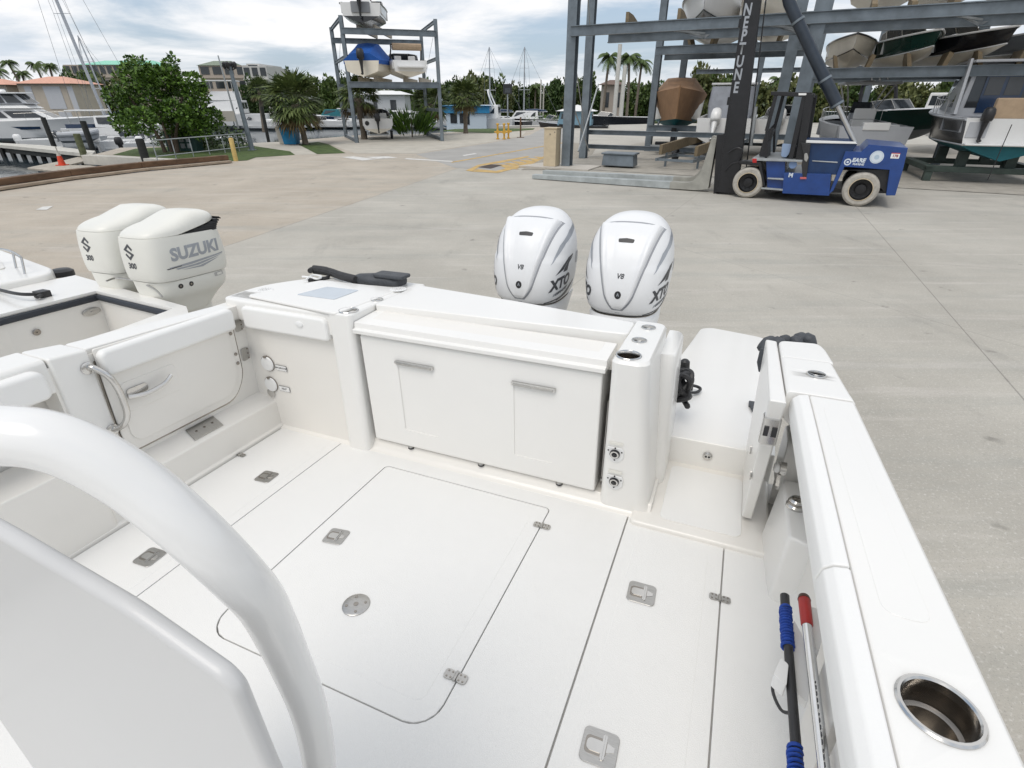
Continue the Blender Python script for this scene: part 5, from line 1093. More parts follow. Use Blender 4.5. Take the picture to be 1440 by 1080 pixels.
# upper level, left bay: cream bow above the beam
bt1 = rboat(3.5, 15.2, ZT + .25, 183, 'white boat with a dark bottom, bow towards us, upper rack left of the mast')
hull_part(bt1, 8.6, 3.3, 1.75, cbw, cbgr, cbk); deck_part(bt1, 8.6, 3.3, 1.75, cbw); rail(bt1, 8.6, 3.3, 1.75); b = MBd(); b.loft([[V((x, y, z)) for x, y in rrect(-w_, w_, 2.6 + d, 4.4 - d, .3)] for z, w_, d in ((1.3, 1.0, 0), (3.0, .9, .1), (3.5, .7, .3))]); b.build('console_cover', mat('canvas_black', (.02, .02, .025), .8, var=.3), bt1); blocks(3.5, 9.4, ZT + .1); b = MBd(); b.lathe([(.2, 0), (.24, .1), (.2, .3), (.1, .35)], (0, 8.5, 2.0), 12); b.build('windlass', cbc, bt1)
bt2 = rboat(6.7, 13.8, ZT + .25, 180, 'cream round-bottomed boat behind the forklift mast on the upper rack')
hull_part(bt2, 8.2, 3.0, 1.5, cbc, cbc); deck_part(bt2, 8.2, 3.0, 1.5, cbw); ttop(bt2, 8.2, 1.5); console(bt2, 8.2, 1.5, 3); blocks(6.7, 9.4, ZT + .1)
# middle level, right bay: four bows in a row
bt3 = rboat(10.5, 9.6, ZM + .24, 180, 'cream boat with a black chevron line round its bow, right of the ram')
hull_part(bt3, 7.0, 2.25, 1.25, cbc, cbc, cbk); deck_part(bt3, 7.0, 2.25, 1.25, cbw); blocks(10.6, 3.8, ZM + .16)
bt4 = rboat(11.75, 9.0, ZM + .24, 194, 'dark green bowrider with a cream bottom, bow towards us on the rack')
hull_part(bt4, 6.8, 2.3, 1.25, cbg, cbc, cbw); deck_part(bt4, 6.8, 2.3, 1.25, cbw); windshield(bt4, 6.8, 2.3, 1.25); blocks(13.1, 3.8, ZM + .16)
bt5 = rboat(12.9, 9.2, ZM + .24, 203, 'black topped boat with a long cream bottom, right of the green bowrider')
hull_part(bt5, 7.4, 2.3, 1.25, cbk, cbc, cbw); deck_part(bt5, 7.4, 2.3, 1.25, cbw); windshield(bt5, 7.4, 2.3, 1.25); blocks(15.3, 3.8, ZM + .16)
bt6 = rboat(15.6, 9.4, ZM + .24, 206, 'grey hulled boat with a cream bottom at the right end of the rack row')
hull_part(bt6, 8.0, 2.5, 1.35, cbgr, cbc, cbw); deck_part(bt6, 8.0, 2.5, 1.35, cbw); rail(bt6, 8.0, 2.5, 1.35); blocks(18.3, 3.8, ZM + .16)
for q_ in (bt3, bt4, bt5, bt6): q_.scale = (.84, .82, .80)
# top level right bay: only keels show
for i, (s, c, lb) in enumerate(((11.2, cbw, 'white keel above the upper rack beam, nearest the ram'), (13.4, cbk, 'black keel above the upper rack beam, second from the ram'), (15.9, cbc, 'cream keel above the upper rack beam at the top right corner'))):
    bb = rboat(s, 8.6, ZT + .85, 178, lb.replace('keel', 'boat keel')); hull_part(bb, 7.6, 2.6, 1.5, c, cbc if i else cbc); deck_part(bb, 7.6, 2.6, 1.5, cbw)
    for k in (-.55, .55):
        b = MBd(); b.prism([(-.3, 0), (1.2, 0), (1.2, .55), (.1, .15), (-.3, .1)], s + k - .08, s + k + .08, axis=0); b.v = [(x, y, z + ZT + .18) for x, y, z in b.v]; b.build('bunk_block', MATS['tan_bunk'], r2)
# ground level boats
bg1 = newboat('large boat wrapped in brown canvas, bow towards us, left of the mast')
p = wd(967, 184, 32.5); hull_part(bg1, 9.5, 3.1, 1.9, cbw, cbt); cv = cover(bg1, 9.5, 3.2, 2.0, canbr, 1.0, .42, 1.45, .66); place(bg1, V((p.x + 1.6, p.y + 8.2, 1.05)), 164)
st1 = empty('boat_stand', 'dark steel stand under the brown covered boat', 'stand', loc=(p.x, p.y, 0), rz=R(-16))
for x in (-.75, .75): b = MBd(); b.bar((x, 0, .1), (x, 0, 1.35), .28, .3); b.build('leg', mastk, st1)
b = MBd(); b.box(-1.7, 1.7, -.3, .3, .28, .62); b.build('crossbar', mastk, st1, bevel=.02)
b = MBd(); b.box(-1.9, 2.6, -1.2, -.9, .38, .52); b.build('sill', galvl, st1)
bg2 = newboat('white boat with grey canvas curtains and white outboards, half hidden by the forklift mast')
p = gp(1003, 226); hull_part(bg2, 8.2, 2.8, 1.5, cbw, cbw); deck_part(bg2, 8.2, 2.8, 1.5, cbw); ttop(bg2, 8.2, 1.5, w_=1.15)
b = MBd(); b.loft([[V((x, y, z)) for x, y in rrect(-w_, w_, 1.9, 4.6, .3)] for z, w_ in ((1.3, 1.05), (1.9, 1.12), (2.8, 1.05))], cap=False); b.build('canvas_curtain', cang, bg2)
ob(bg2, x=-.45, m=cbw, s=1.25, z=.75, tilt=R(-35)); ob(bg2, x=.45, m=cbw, s=1.25, z=.75, tilt=R(-35)); place(bg2, V((p.x + .3, p.y + .2, .55)), -24)
bg3 = newboat('pale grey center console boat with a radome on its hard top, behind the forklift')
p = gp(1222, 243); hull_part(bg3, 8.6, 2.9, 1.25, cblg, cbw); deck_part(bg3, 8.6, 2.9, 1.25, cblg, inner=cbgn); console(bg3, 8.6, 1.25, 2.9, m=cblg); ttop(bg3, 8.6, 1.25, m=cblg, w_=1.2, radome=True); place(bg3, V((p.x + .1, p.y + .6, .6)), -18); rail(bg3, 8.6, 2.9, 1.25)
for x in (-.3, .0, .3): b = MBd(); b.tube([(x, 2.8, 2.85), (x, 2.0, 3.15), (x, 1.6, 2.9)], .03, 6); b.build('rod_holder', cbw, bg3)
b = MBd(); b.box(-.5, .5, -.05, .25, 1.0, 1.3); b.build('transom_box', vinyl, bg3, bevel=.04); b = MBd(); b.box(.4, 1.0, .5, 1.0, .6, 1.2); b.build('cooler', cbw, bg3, bevel=.04)
bg4 = newboat('green hulled boat with a white deck and black canopy, left of the pilothouse boat')
p = gp(1292, 228); hull_part(bg4, 7.0, 2.6, 1.5, cbg, cbgr); deck_part(bg4, 7.0, 2.6, 1.5, cbw); windshield(bg4, 7.0, 2.6, 1.5); place(bg4, V((p.x - .8, p.y + 6.6, .75)), 190)
b = MBd(); b.tube(bez([(-1.1, 2.6, 1.4), (-1.05, 2.3, 2.5), (-.7, 2.2, 2.75), (.7, 2.2, 2.75), (1.05, 2.3, 2.5), (1.1, 2.6, 1.4)], 4), .09, 8); b.build('canopy', MATS['canvas_black'], bg4)
bg5 = newboat('grey pilothouse boat with a teal bottom on a green dolly at the right edge')
p = gp(1395, 262); Lp, Bp, Dp = 8.0, 3.0, 1.5
hull_part(bg5, Lp, Bp, Dp, cbk, cbt, cblg, tran=cbw); deck_part(bg5, Lp, Bp, Dp, cblg, floor=.6, t1=.30); cabin(bg5, 2.3, 6.0, 1.18, .9, 1.35, 3.15, cblg, rake=.7, win=(.18, .9)); rail(bg5, Lp, Bp, Dp, .35, .5)
b = MBd(); b.box(-1.25, 1.25, 1.9, 5.4, 3.15, 3.24); b.build('roof', cblg, bg5, bevel=.03)
b = MBd(); b.box(-.62, .62, 2.27, 2.33, 1.5, 2.75); dr = b.build('cabin_door', cbn, bg5); 
for x in (-.3, .3): b = MBd(); b.box(x - .24, x + .24, 2.25, 2.272, 2.1, 2.68); b.build('door_window', glass, dr)
b = MBd(); b.box(-.75, .55, -.02, .22, 1.35, 2.0); b.build('transom_seat', cant, bg5, bevel=.06)
b = MBd(); b.box(-1.3, 1.3, -.34, .0, .50, .58); b.build('bathing_platform', cbw, bg5, bevel=.04)
b = MBd(); b.hexa([(-1.42, 1.7, 1.45), (-1.30, 1.7, 1.45), (-1.25, 2.3, 1.5), (-1.38, 2.3, 1.5)], [(-1.35, 2.2, 3.3), (-1.25, 2.2, 3.3), (-1.22, 2.6, 3.3), (-1.32, 2.6, 3.3)]); b.build('radar_arch', cblg, bg5, bevel=.03)
b = MBd(); b.tube([(-.2, -.36, 1.2), (-.25, -.4, -.6)], .014, 6); b.build('hanging_line', blk, bg5)
for x in (-1.0, .9): b = MBd(); b.box(x - .3, x + .3, -.03, .0, .75, 1.25); b.build('transom_panel', cblg, bg5, bevel=.02)
ob(bg5, y=-.1, x=-.9, m=blk, s=.8, z=1.0)
place(bg5, V((p.x + .15, p.y + .3, .8)), -22)
dol = empty('boat_dolly', 'dark green steel dolly under the pilothouse boat', 'dolly', loc=(p.x + .2, p.y + .8, 0), rz=R(-22))
dgm = mat('dolly_green', (.04, .06, .05), .6, var=.3, vscale=3)
b = MBd(); b.box(-1.9, 1.9, -.2, .1, .35, .55); b.box(-1.9, -1.6, -.2, 3.6, .36, .56); b.box(1.6, 1.9, -.2, 3.6, .36, .56); b.box(-1.9, 1.9, 3.4, 3.6, .35, .55); b.build('frame', dgm, dol, bevel=.02)
for x in (-1.75, 1.75):
    for y in (-.05, 3.5): b = MBd(); b.box(x - .12, x + .12, y - .12, y + .12, .02, .34); b.build('leg', dgm, dol)
for x in (-.75, .75):
    for y in (.3, 2.8): b = MBd(); b.box(x - .16, x + .16, y - .12, y + .12, .5, 1.05); b.build('prop', dgm, dol)
bg6 = newboat('white cuddy boat standing low behind the forklift cab')
p = gp(1085, 222); hull_part(bg6, 6.8, 2.5, 1.35, cbw, cbc); deck_part(bg6, 6.8, 2.5, 1.35, cbw); windshield(bg6, 6.8, 2.5, 1.35); ob(bg6, m=cbw, s=1.2, z=.7, tilt=R(-30)); place(bg6, V((p.x, p.y, .6)), -30)
bg7 = newboat('white boat with a pale blue stripe seen between the grey boat and the green hull')
p = gp(1335, 222); hull_part(bg7, 7.2, 2.6, 1.4, cbw, cbw, canb); deck_part(bg7, 7.2, 2.6, 1.4, cbw); cabin(bg7, 2.4, 5.0, 1.0, .7, 1.3, 2.3, cbw, rake=.6); ob(bg7, m=cbw, s=1.2, z=.75); place(bg7, V((p.x + .3, p.y + 2, .8)), -36)
# small yard things by the rack
cb_ = empty('utility_cabinet', 'tall beige metal cabinet beside the corner post of the large rack', 'cabinet', mw=R2 @ Matrix.Translation((-.62, -.35, .06)))
b = MBd(); b.box(-.30, .30, -.28, .28, 0, 1.55); b.build('body', beige, cb_, bevel=.02); b = MBd(); b.box(-.33, .33, -.31, .31, 1.55, 1.60); b.build('lid', beige, cb_, bevel=.01)
b = MBd(); b.box(-.02, .02, -.295, -.28, 1.3, 1.36); b.box(.2, .24, -.295, -.28, 1.4, 1.44); b.build('lock', steeld, cb_)
tb_ = empty('tool_box', 'low blue-grey steel box on the rack floor behind the forks', 'box', mw=R2 @ Matrix.Translation((2.2, 1.0, .016)))
b = MBd(); b.hexa([(-.75, -.4, .06), (.75, -.4, .06), (.75, .4, .06), (-.75, .4, .06)], [(-.7, -.36, .55), (.7, -.36, .55), (.7, .36, .55), (-.7, .36, .55)]); b.build('body', galv, tb_, bevel=.05); b = MBd(); b.box(-.78, .78, -.43, .43, .54, .62); b.build('lid', galv, tb_, bevel=.03)
tr2 = empty('bunk_trailer', 'empty boat trailer with two tan carpeted bunks under the large rack', 'trailer', mw=R2 @ Matrix.Translation((3.9, 1.6, .016)) @ Matrix.Rotation(R(-8), 4, 'Z'))
for x in (-.1, 1.5): b = MBd(); b.hexa([(x, 0, .55), (x + .14, 0, .55), (x + .14, 6, .80), (x, 6, .80)], [(x, 0, .95), (x + .14, 0, .95), (x + .14, 6, 1.2), (x, 6, 1.2)]); b.build('bunk', MATS['tan_bunk'], tr2)
b = MBd()
for x in (.0, 1.6): b.bar((x, -.5, .38), (x, 6.5, .42), .1, .12)
for y in (-.4, 2, 4.5): b.bar((0, y, .38), (1.6, y, .38), .1, .1)
for x, y in ((.05, .6), (1.55, .6), (.05, 5), (1.55, 5)): b.bar((x, y, 0), (x, y, .6), .08, .08)
b.build('frame', galv, tr2)
for x in (-.35, 1.95): b = MBd(); b.lathe([(.1, -.1), (.27, -.1), (.3, -.06), (.3, .06), (.27, .1), (.1, .1)], n=20, M=Matrix.Translation((x, 3, .3)) @ Matrix.Rotation(R(90), 4, 'Y')); b.build('wheel', rub, tr2)
# ---------------------------------------------------------------- quay: timber kerb, docks, piles
def thing1(b, name, m, label, cat, group=None, **k): o = b.build(name, m, None, **k); return tag(o, label, cat, group)
kb = empty('timber_kerb', 'long brown timber kerb along the edge of the yard above the water', 'kerb')
for (h0, h1, off_, m) in ((.02, .13, -.12, mat('kerb_base', (.36, .29, .22), .9, var=.25, vscale=2, bump=.4, bscale=12)), (.13, .36, .10, wood)):
    pts = [k0 + (k1 - k0) * -4, k0, k1, gp(200, 240.5), k2]
    for i in range(4):
        a, c = pts[i], pts[i + 1]; n = max(1, int((c - a).length / 3.2)); d = (c - a).normalized(); sd = V((d.y, -d.x, 0))
        for k in range(n):
            p = a + (c - a) * (k / n) + d * .01; q = a + (c - a) * ((k + 1) / n) - d * .015
            b = MBd(); b.bar(p + sd * (-off_ + .05) + V((0, 0, (h0 + h1) / 2)), q + sd * (-off_ + .05) + V((0, 0, (h0 + h1) / 2)), .34, h1 - h0 - .01); b.build('timber', m, kb, bevel=.025)
# seawall across the head of the slip
def wallseg(root, a, c, z0, z1, th, m, nm): b = MBd(); b.bar(V((a.x, a.y, (z0 + z1) / 2)), V((c.x, c.y, (z0 + z1) / 2)), th, z1 - z0); return b.build(nm, m, root, bevel=.02)
sw = empty('seawall', 'low concrete seawall with a pale cap in front of the lawn', 'wall')
a, c = V((-23.7, 31.55, 0)), V((-14.6, 28.0, 0)); dd = (c - a).normalized(); nn_ = V((dd.y, -dd.x, 0))
wallseg(sw, a + nn_ * .1, c + nn_ * .1, -.42, .06, .5, concw, 'cap')
b = MBd(); L_ = (c - a).length
for k in range(40): t = (k + .5) / 40; p = a + (c - a) * t + nn_ * (.20 + .06 * (k % 2)); b.bar(V((p.x, p.y, -2)), V((p.x, p.y, -.42)), L_ / 40 * 1.1, .10, up=nn_)
b.build('sheet_piling', mat('sheet_pile', (.16, .19, .23), .6, var=.3, vscale=3), sw)
dk = empty('floating_dock', 'angled plank dock with a traffic cone beside the timber kerb', 'dock')
def deckpoly(root, pts, z, th, m, nm='dock_deck'): b = MBd(); b.prism([(p.x, p.y) for p in pts], z - th, z); return b.build(nm, m, root, bevel=.02)
z = -.42
deckpoly(dk, [gp(u, v, z) for u, v in ((38, 236), (112, 244), (165, 238), (128, 232.5), (96, 232))], z, .10, plank)
deckpoly(dk, [gp(u, v, z) for u, v in ((38, 235.5), (97, 231.5), (136, 222), (134, 214.5), (86, 226))], z - .004, .10, plank)
deckpoly(dk, [gp(u, v, z - .05) for u, v in ((52, 238), (110, 246), (130, 240), (98, 233))], z - .11, .55, mat('float_blue', (.02, .05, .075), .5, var=.2), 'float')
cn = empty('traffic_cone', 'orange traffic cone with a pale top on the plank dock', 'cone', loc=gp(88, 232.5, z))
b = MBd(); b.box(-.22, .22, -.22, .22, .002, .04); b.build('base', orange, cn); b = MBd(); b.lathe([(.17, .04), (.10, .48)], n=18); b.build('body', orange, cn); b = MBd(); b.lathe([(.102, .48), (.08, .62)], n=18); b.lathe([(.03, .62), (.03, .95)], n=8); b.build('top', concl, cn)
md = empty('marina_dock', 'long white edged fixed dock in front of the moored yachts on the left', 'dock')
z = -.15
deckpoly(md, [gp(u, v, z) for u, v in ((-90, 203), (0, 203.5), (130, 216.5), (134, 212), (60, 204), (-90, 196))], z, .22, concw)
b = MBd()
for k in range(16):
    t = k / 15; p = gp(-80 + 212 * t, 203.2 + 13.5 * t ** 2.2, z); b.bar(V((p.x, p.y + .5, -2)), V((p.x, p.y + .5, z - .2)), .22, .22)
b.build('dock_post', pilem, md)
deckpoly(md, [gp(u, v, z) for u, v in ((-90, 202.8), (0, 203.2), (130, 215.8), (133, 213), (60, 205), (-90, 198))], z - .25, .28, pilem, 'under_beam')
def pile(u, v, vt, r, m, label, z0=-.9):
    p = gp(u, v, z0); q = wd(u - (720 - u) * (v - vt) / 1300., vt, p.y); b = MBd(); b.lathe([(r, -2.2), (r, q.z - .06), (r * .9, q.z), (0, q.z)], (0, 0, 0), 14); o = thing1(b, 'dock_pile', m, label, 'pile', 'dock piles'); o.location = (p.x, p.y, 0)
pile(80, 216, 165, .17, pilem, 'black dock pile in front of the flybridge yacht, farthest left')
pile(136, 226, 170, .18, pilem, 'tall black dock pile beside the mossy pile')
pile(124, 234, 188, .19, pileg, 'greenish mossy dock pile at the plank dock')
pile(210, 241, 195, .20, pilem, 'black pile rising behind the timber kerb, nearest the leafy tree', -.6)
pile(378, 200, 150, .15, pilem, 'dark pile standing in the water left of the blue bin', -.9)
# railing, yellow bollard, lamp poles
rl = empty('ramp_railing', 'grey two-bar pipe railing running across the lawn by the yellow bollard', 'railing')
p0, p1 = gp(222, 226.5), gp(356, 211)
b = MBd()
for zz in (.95, .22): b.tube([p0 + V((0, 0, zz)), p1 + V((0, 0, zz))], .03, 6)
b.build('rail', galvl, rl)
for k in range(7):
    p = p0 + (p1 - p0) * (k / 6); b = MBd(); b.tube([p, p + V((0, 0, .95))], .028, 6); b.build('post', galvl, rl)
b = MBd(); p = gp(332, 226.5); b.lathe([(.11, 0), (.11, 1.02), (.09, 1.07), (0, 1.08)], (0, 0, 0), 14); o = thing1(b, 'bollard', mat('bollard_yellow', (.55, .40, .14), .6, var=.2), 'worn yellow bollard at the end of the timber kerb', 'bollard'); o.location = p
def pole(name, label, cat, p, h, r0, r1, m, lean=0): o = empty(name, label, cat, loc=p); b = MBd(); b.tube([(0, 0, 0), (lean * .5, 0, h * .5), (lean, 0, h)], [r0, (r0 + r1) / 2, r1], 10); b.build('pole', m, o); return o
p = gp(355, 211.5); h = wd(330, 94, p.y).z
lp_ = pole('lamp_post', 'grey lamp post with a cluster of small floodlights behind the pipe railing', 'lamp post', p, h, .15, .10, galv, -.25)
for k, (dx, dy) in enumerate(((-.3, 0), (.3, 0), (0, .25), (0, -.25))): b = MBd(); b.lathe([(.05, h - .1), (.11, h + .02), (.12, h + .18), (.05, h + .26)], (dx - .25, dy, 0), 10); b.tube([(-.25, 0, h - .2), (dx - .25, dy, h - .08)], .03, 6); b.build('lamp_head', blk, lp_)
b = MBd(); b.box(-.2, .2, -.2, .2, 0, .05); b.build('base_plate', galv, lp_)
p = gp(342, 205); pole('flag_pole', 'thin white leaning pole beside the floodlight post', 'pole', p, wd(322, 78, p.y).z, .07, .04, galvl, -.3)
# ---------------------------------------------------------------- foliage
def leafmat(n, c1, c2):
    m = bpy.data.materials.new(n); m.use_nodes = True; nt = m.node_tree; b = nt.nodes['Principled BSDF']; b.inputs['Roughness'].default_value = .55; b.inputs['Specular IOR Level'].default_value = .35
    g = nt.nodes.new('ShaderNodeNewGeometry'); r = nt.nodes.new('ShaderNodeValToRGB'); r.color_ramp.elements[0].color = (*c1, 1); r.color_ramp.elements[1].color = (*c2, 1)
    nt.links.new(g.outputs['Random Per Island'], r.inputs[0]); nt.links.new(r.outputs[0], b.inputs['Base Color'])
    b.inputs['Transmission Weight'].default_value = 0
    return m
lf_bright = leafmat('leaf_bright', (.022, .055, .009), (.14, .25, .035)); lf_mid = leafmat('leaf_mid', (.040, .075, .018), (.11, .155, .04)); lf_olive = leafmat('leaf_olive', (.06, .08, .028), (.17, .18, .065))
lf_dark = leafmat('leaf_dark', (.026, .052, .015), (.07, .115, .03)); lf_palm = leafmat('leaf_palm', (.045, .075, .02), (.15, .19, .06)); lf_dead = leafmat('leaf_dry', (.10, .075, .035), (.20, .15, .07))
bark = mat('bark', (.10, .075, .055), .9, var=.35, vscale=6, bump=.5, bscale=14); barkp = mat('palm_bark', (.17, .14, .11), .9, var=.3, vscale=5, bump=.5, bscale=10)
def leaf(b, c, d, l, w_, nrm):
    s = d.cross(nrm).normalized() * w_ / 2; b.add([c - d * .0, c + d * l * .5 - s, c + d * l, c + d * l * .5 + s], [(0, 1, 2, 3)])
def crown_mesh(name, m, blobs, n, l, w_, rnd, hang=0.):
    b = MBd()
    tot = sum(r[3] ** 2 for r in blobs)
    for (x, y, z, r, sq) in blobs:
        for _ in range(int(n * r * r / tot)):
            while True:
                q = V((rnd.uniform(-1, 1), rnd.uniform(-1, 1), rnd.uniform(-1, 1)))
                if .30 < q.length < 1: break
            q = q.normalized() * (q.length ** .45)
            c = V((x + q.x * r, y + q.y * r, z + q.z * r * sq)); 
            d = (q * .8 + V((rnd.uniform(-1, 1), rnd.uniform(-1, 1), rnd.uniform(-.6, .9) - hang))).normalized(); nn = V((rnd.uniform(-1, 1), rnd.uniform(-1, 1), rnd.uniform(.2, 1.4))).normalized()
            leaf(b, c, d, l * rnd.uniform(.7, 1.3), w_ * rnd.uniform(.7, 1.3), nn)
    me = bpy.data.meshes.new(name); me.from_pydata(b.v, [], b.f); me.materials.append(m); return me
def addmesh(name, me, par): o = bpy.data.objects.new(name, me); COL.objects.link(o); o.parent = par; return o
rnd = random.Random(11)
# big glossy-leaved tree on the lawn
p = gp(242, 214.5); tt_ = empty('leafy_tree', 'big bright green broad leaved tree on the lawn at the left', 'tree', loc=p)
S = p.y / 34.
bl = []
for k in range(34):
    a = rnd.uniform(0, 6.28); r = rnd.uniform(.2, 2.9); z = rnd.uniform(1.5, 4.9) ; r *= 1 - max(0, z - 3.4) * .16
    bl.append((math.cos(a) * r * 1.12 + .1, math.sin(a) * r * .9, z, rnd.uniform(.55, .95), .85))
for k in range(15): a = rnd.uniform(0, 6.28); r = rnd.uniform(.0, 2.5); bl.append((math.cos(a) * r, math.sin(a) * r, rnd.uniform(4.9, 5.9) - r * .15, rnd.uniform(.22, .4), 1.5))
addmesh('crown', crown_mesh('crown', lf_bright, bl, 11500, .25, .17, rnd), tt_); tt_.scale = (.80, .80, .80)
b = MBd()
for dx, dy, lx in ((-.5, 0, -1.4), (.15, .3, .2), (.5, -.1, 1.5), (-.1, .2, -.5)): b.tube(bez([(dx, dy, 0), (dx * 1.3, dy, 1.0), (dx + lx * .5, dy * 2, 2.2), (dx + lx, dy * 2.5, 3.6)], 4), [.15 - .008 * k for k in range(13)], 8)
b.build('trunk', bark, tt_)
# generic broadleaf trees (four shapes) for the tree line
shapes = []
for k in range(5):
    rr = random.Random(40 + k); bl = []
    for i in range(18): a = rr.uniform(0, 6.28); r = rr.uniform(0, 1.0); z = rr.uniform(.12, .92); bl.append((math.cos(a) * r * .75, math.sin(a) * r * .75, z, rr.uniform(.22, .40), .8))
    for i in range(6): a = rr.uniform(0, 6.28); r = rr.uniform(.2, .8); bl.append((math.cos(a) * r, math.sin(a) * r, rr.uniform(.7, 1.15), rr.uniform(.1, .18), 1.1))
    shapes.append(crown_mesh('crown', (lf_mid, lf_olive, lf_dark, lf_mid, lf_olive)[k], bl, 3000, .13, .10, rr))
tkm = MBd(); tkm.tube([(0, 0, 0), (.02, 0, .25), (-.03, .02, .6)], [.05, .04, .02], 8); tkm.tube([(.02, 0, .25), (.25, .1, .6)], [.03, .015], 6); tk0 = tkm.build('trunk', bark); tkme = tk0.data; bpy.data.objects.remove(tk0)
def tree(x, y, z0, w_, h, k, label, group=None):
    o = empty('broadleaf_tree', label, 'tree', loc=(x, y, z0), rz=rnd.uniform(0, 6.28), group=group); o.scale = (w_, w_, h)
    addmesh('crown', shapes[k], o); addmesh('trunk', tkme, o); return o
def ptree(u, vtop, Y, wpx, k, label, group=None, z0=-.4):
    q = wd(u, vtop, Y); mpp = Y * .95 / F; return tree(q.x, Y, z0, wpx * mpp / 2 / .95, (q.z - z0) / 1.15, k, label, group)
G = 'far tree line behind the marina'
LBL = {0: 'mid green broad tree in the far tree line beyond the water', 1: 'olive green tree in the far tree line beyond the water', 2: 'dark green tree in the far tree line beyond the water', 3: 'rounded mid green tree in the far tree line', 4: 'rounded olive tree in the far tree line'}
for (u, vt, Y, wp, k) in ((96, 108, 118, 46, 2), (125, 103, 120, 62, 0), (150, 108, 112, 56, 1), (170, 112, 116, 44, 4), (108, 112, 108, 40, 3),
    (352, 112, 125, 42, 2), (385, 118, 130, 40, 0), (398, 104, 128, 34, 2), (440, 110, 128, 50, 3), (462, 114, 118, 44, 0), (478, 108, 135, 40, 2), (528, 122, 125, 56, 1), (565, 124, 130, 50, 0), (600, 116, 120, 46, 3), (640, 114, 122, 50, 2), (664, 106, 112, 46, 4), (686, 110, 114, 46, 3), (706, 118, 116, 40, 1), (728, 122, 122, 40, 2), (748, 122, 124, 40, 0), (775, 122, 120, 42, 3), (795, 110, 112, 46, 2), (812, 112, 110, 44, 1), (828, 108, 108, 40, 0), (850, 128, 104, 44, 2), (888, 118, 102, 46, 3), (915, 120, 104, 44, 0), (940, 122, 100, 46, 2), (965, 112, 96, 52, 1), (1000, 96, 92, 60, 4), (1030, 108, 90, 56, 3), (1062, 112, 86, 56, 1), (1098, 112, 84, 60, 4), (1140, 110, 82, 64, 0), (1180, 112, 80, 66, 1), (1222, 116, 78, 66, 2), (1262, 112, 76, 66, 4), (1305, 112, 72, 66, 1), (1345, 108, 70, 70, 0), (1390, 112, 68, 70, 3), (1432, 110, 66, 72, 1), (1475, 110, 64, 72, 2)):
    ptree(u, vt, Y, wp, k, LBL[k], G)
# palms
def fan_palm(u, vb, uc, vc, rpx, label, group=None, z0=0., skirt=True):
    p = gp(u, vb, z0); c = wd(uc, vc, p.y); r = rpx * p.y * .95 / F; h = c.z - z0; dx = c.x - p.x
    o = empty('sabal_palm', label, 'palm tree', loc=(p.x, p.y, z0), group='sabal palms')
    b = MBd(); b.tube(bez([(0, 0, 0), (dx * .3, .0, h * .45), (dx, 0, h)], 5), [.24, .22, .2, .19, .19, .2, .22, .24, .26, .28, .28], 10); b.build('trunk', barkp, o)
    b = MBd(); bd = MBd()
    for k in range(60):
        a = rnd.uniform(0, 6.28); el = rnd.uniform(-.9, 1.35); dry = el < -.45 and rnd.random() < .8
        d = V((math.cos(a) * math.cos(el), math.sin(a) * math.cos(el), math.sin(el))); st = V((dx, 0, h)) + d * r * .45; sd = d.cross(V((0, 0, 1))).normalized(); up = sd.cross(d)
        tgt = bd if dry else b
        tgt.add([V((dx, 0, h)) - sd * .02, st - sd * .015, st + sd * .015, V((dx, 0, h)) + sd * .02], [(0, 1, 2, 3)])
        for j in range(15):
            w_ = R(-78 + 156 * j / 14); e = (d * math.cos(w_) + sd * math.sin(w_) + up * rnd.uniform(-.15, .15) - V((0, 0, .16))).normalized(); l = r * rnd.uniform(.45, .62)
            m_ = st + e * l * .55; t_ = m_ + (e - V((0, 0, .45))).normalized() * l * .45; q = e.cross(up).normalized() * r * .030
            tgt.add([st, m_ - q, t_, m_ + q], [(0, 1, 2, 3)])
    for (bb, nm, m) in ((b, 'fronds', lf_palm), (bd, 'dry_fronds', lf_dead)):
        me = bpy.data.meshes.new(nm); me.from_pydata(bb.v, [], bb.f); me.materials.append(m); addmesh(nm, me, o)
    return o
fan_palm(430, 203, 415, 147, 46, 'large sabal palm beside the blue bin')
fan_palm(512, 196, 503, 138, 34, 'sabal palm behind the left posts of the small rack', z0=0)
fan_palm(600, 190, 606, 146, 30, 'sabal palm behind the right posts of the small rack', z0=0)
fan_palm(655, 187.5, 654, 138, 27, 'small sabal palm standing alone by the road')
fan_palm(372, 186, 366, 128, 20, 'distant palm behind the floodlight post', z0=-.4)
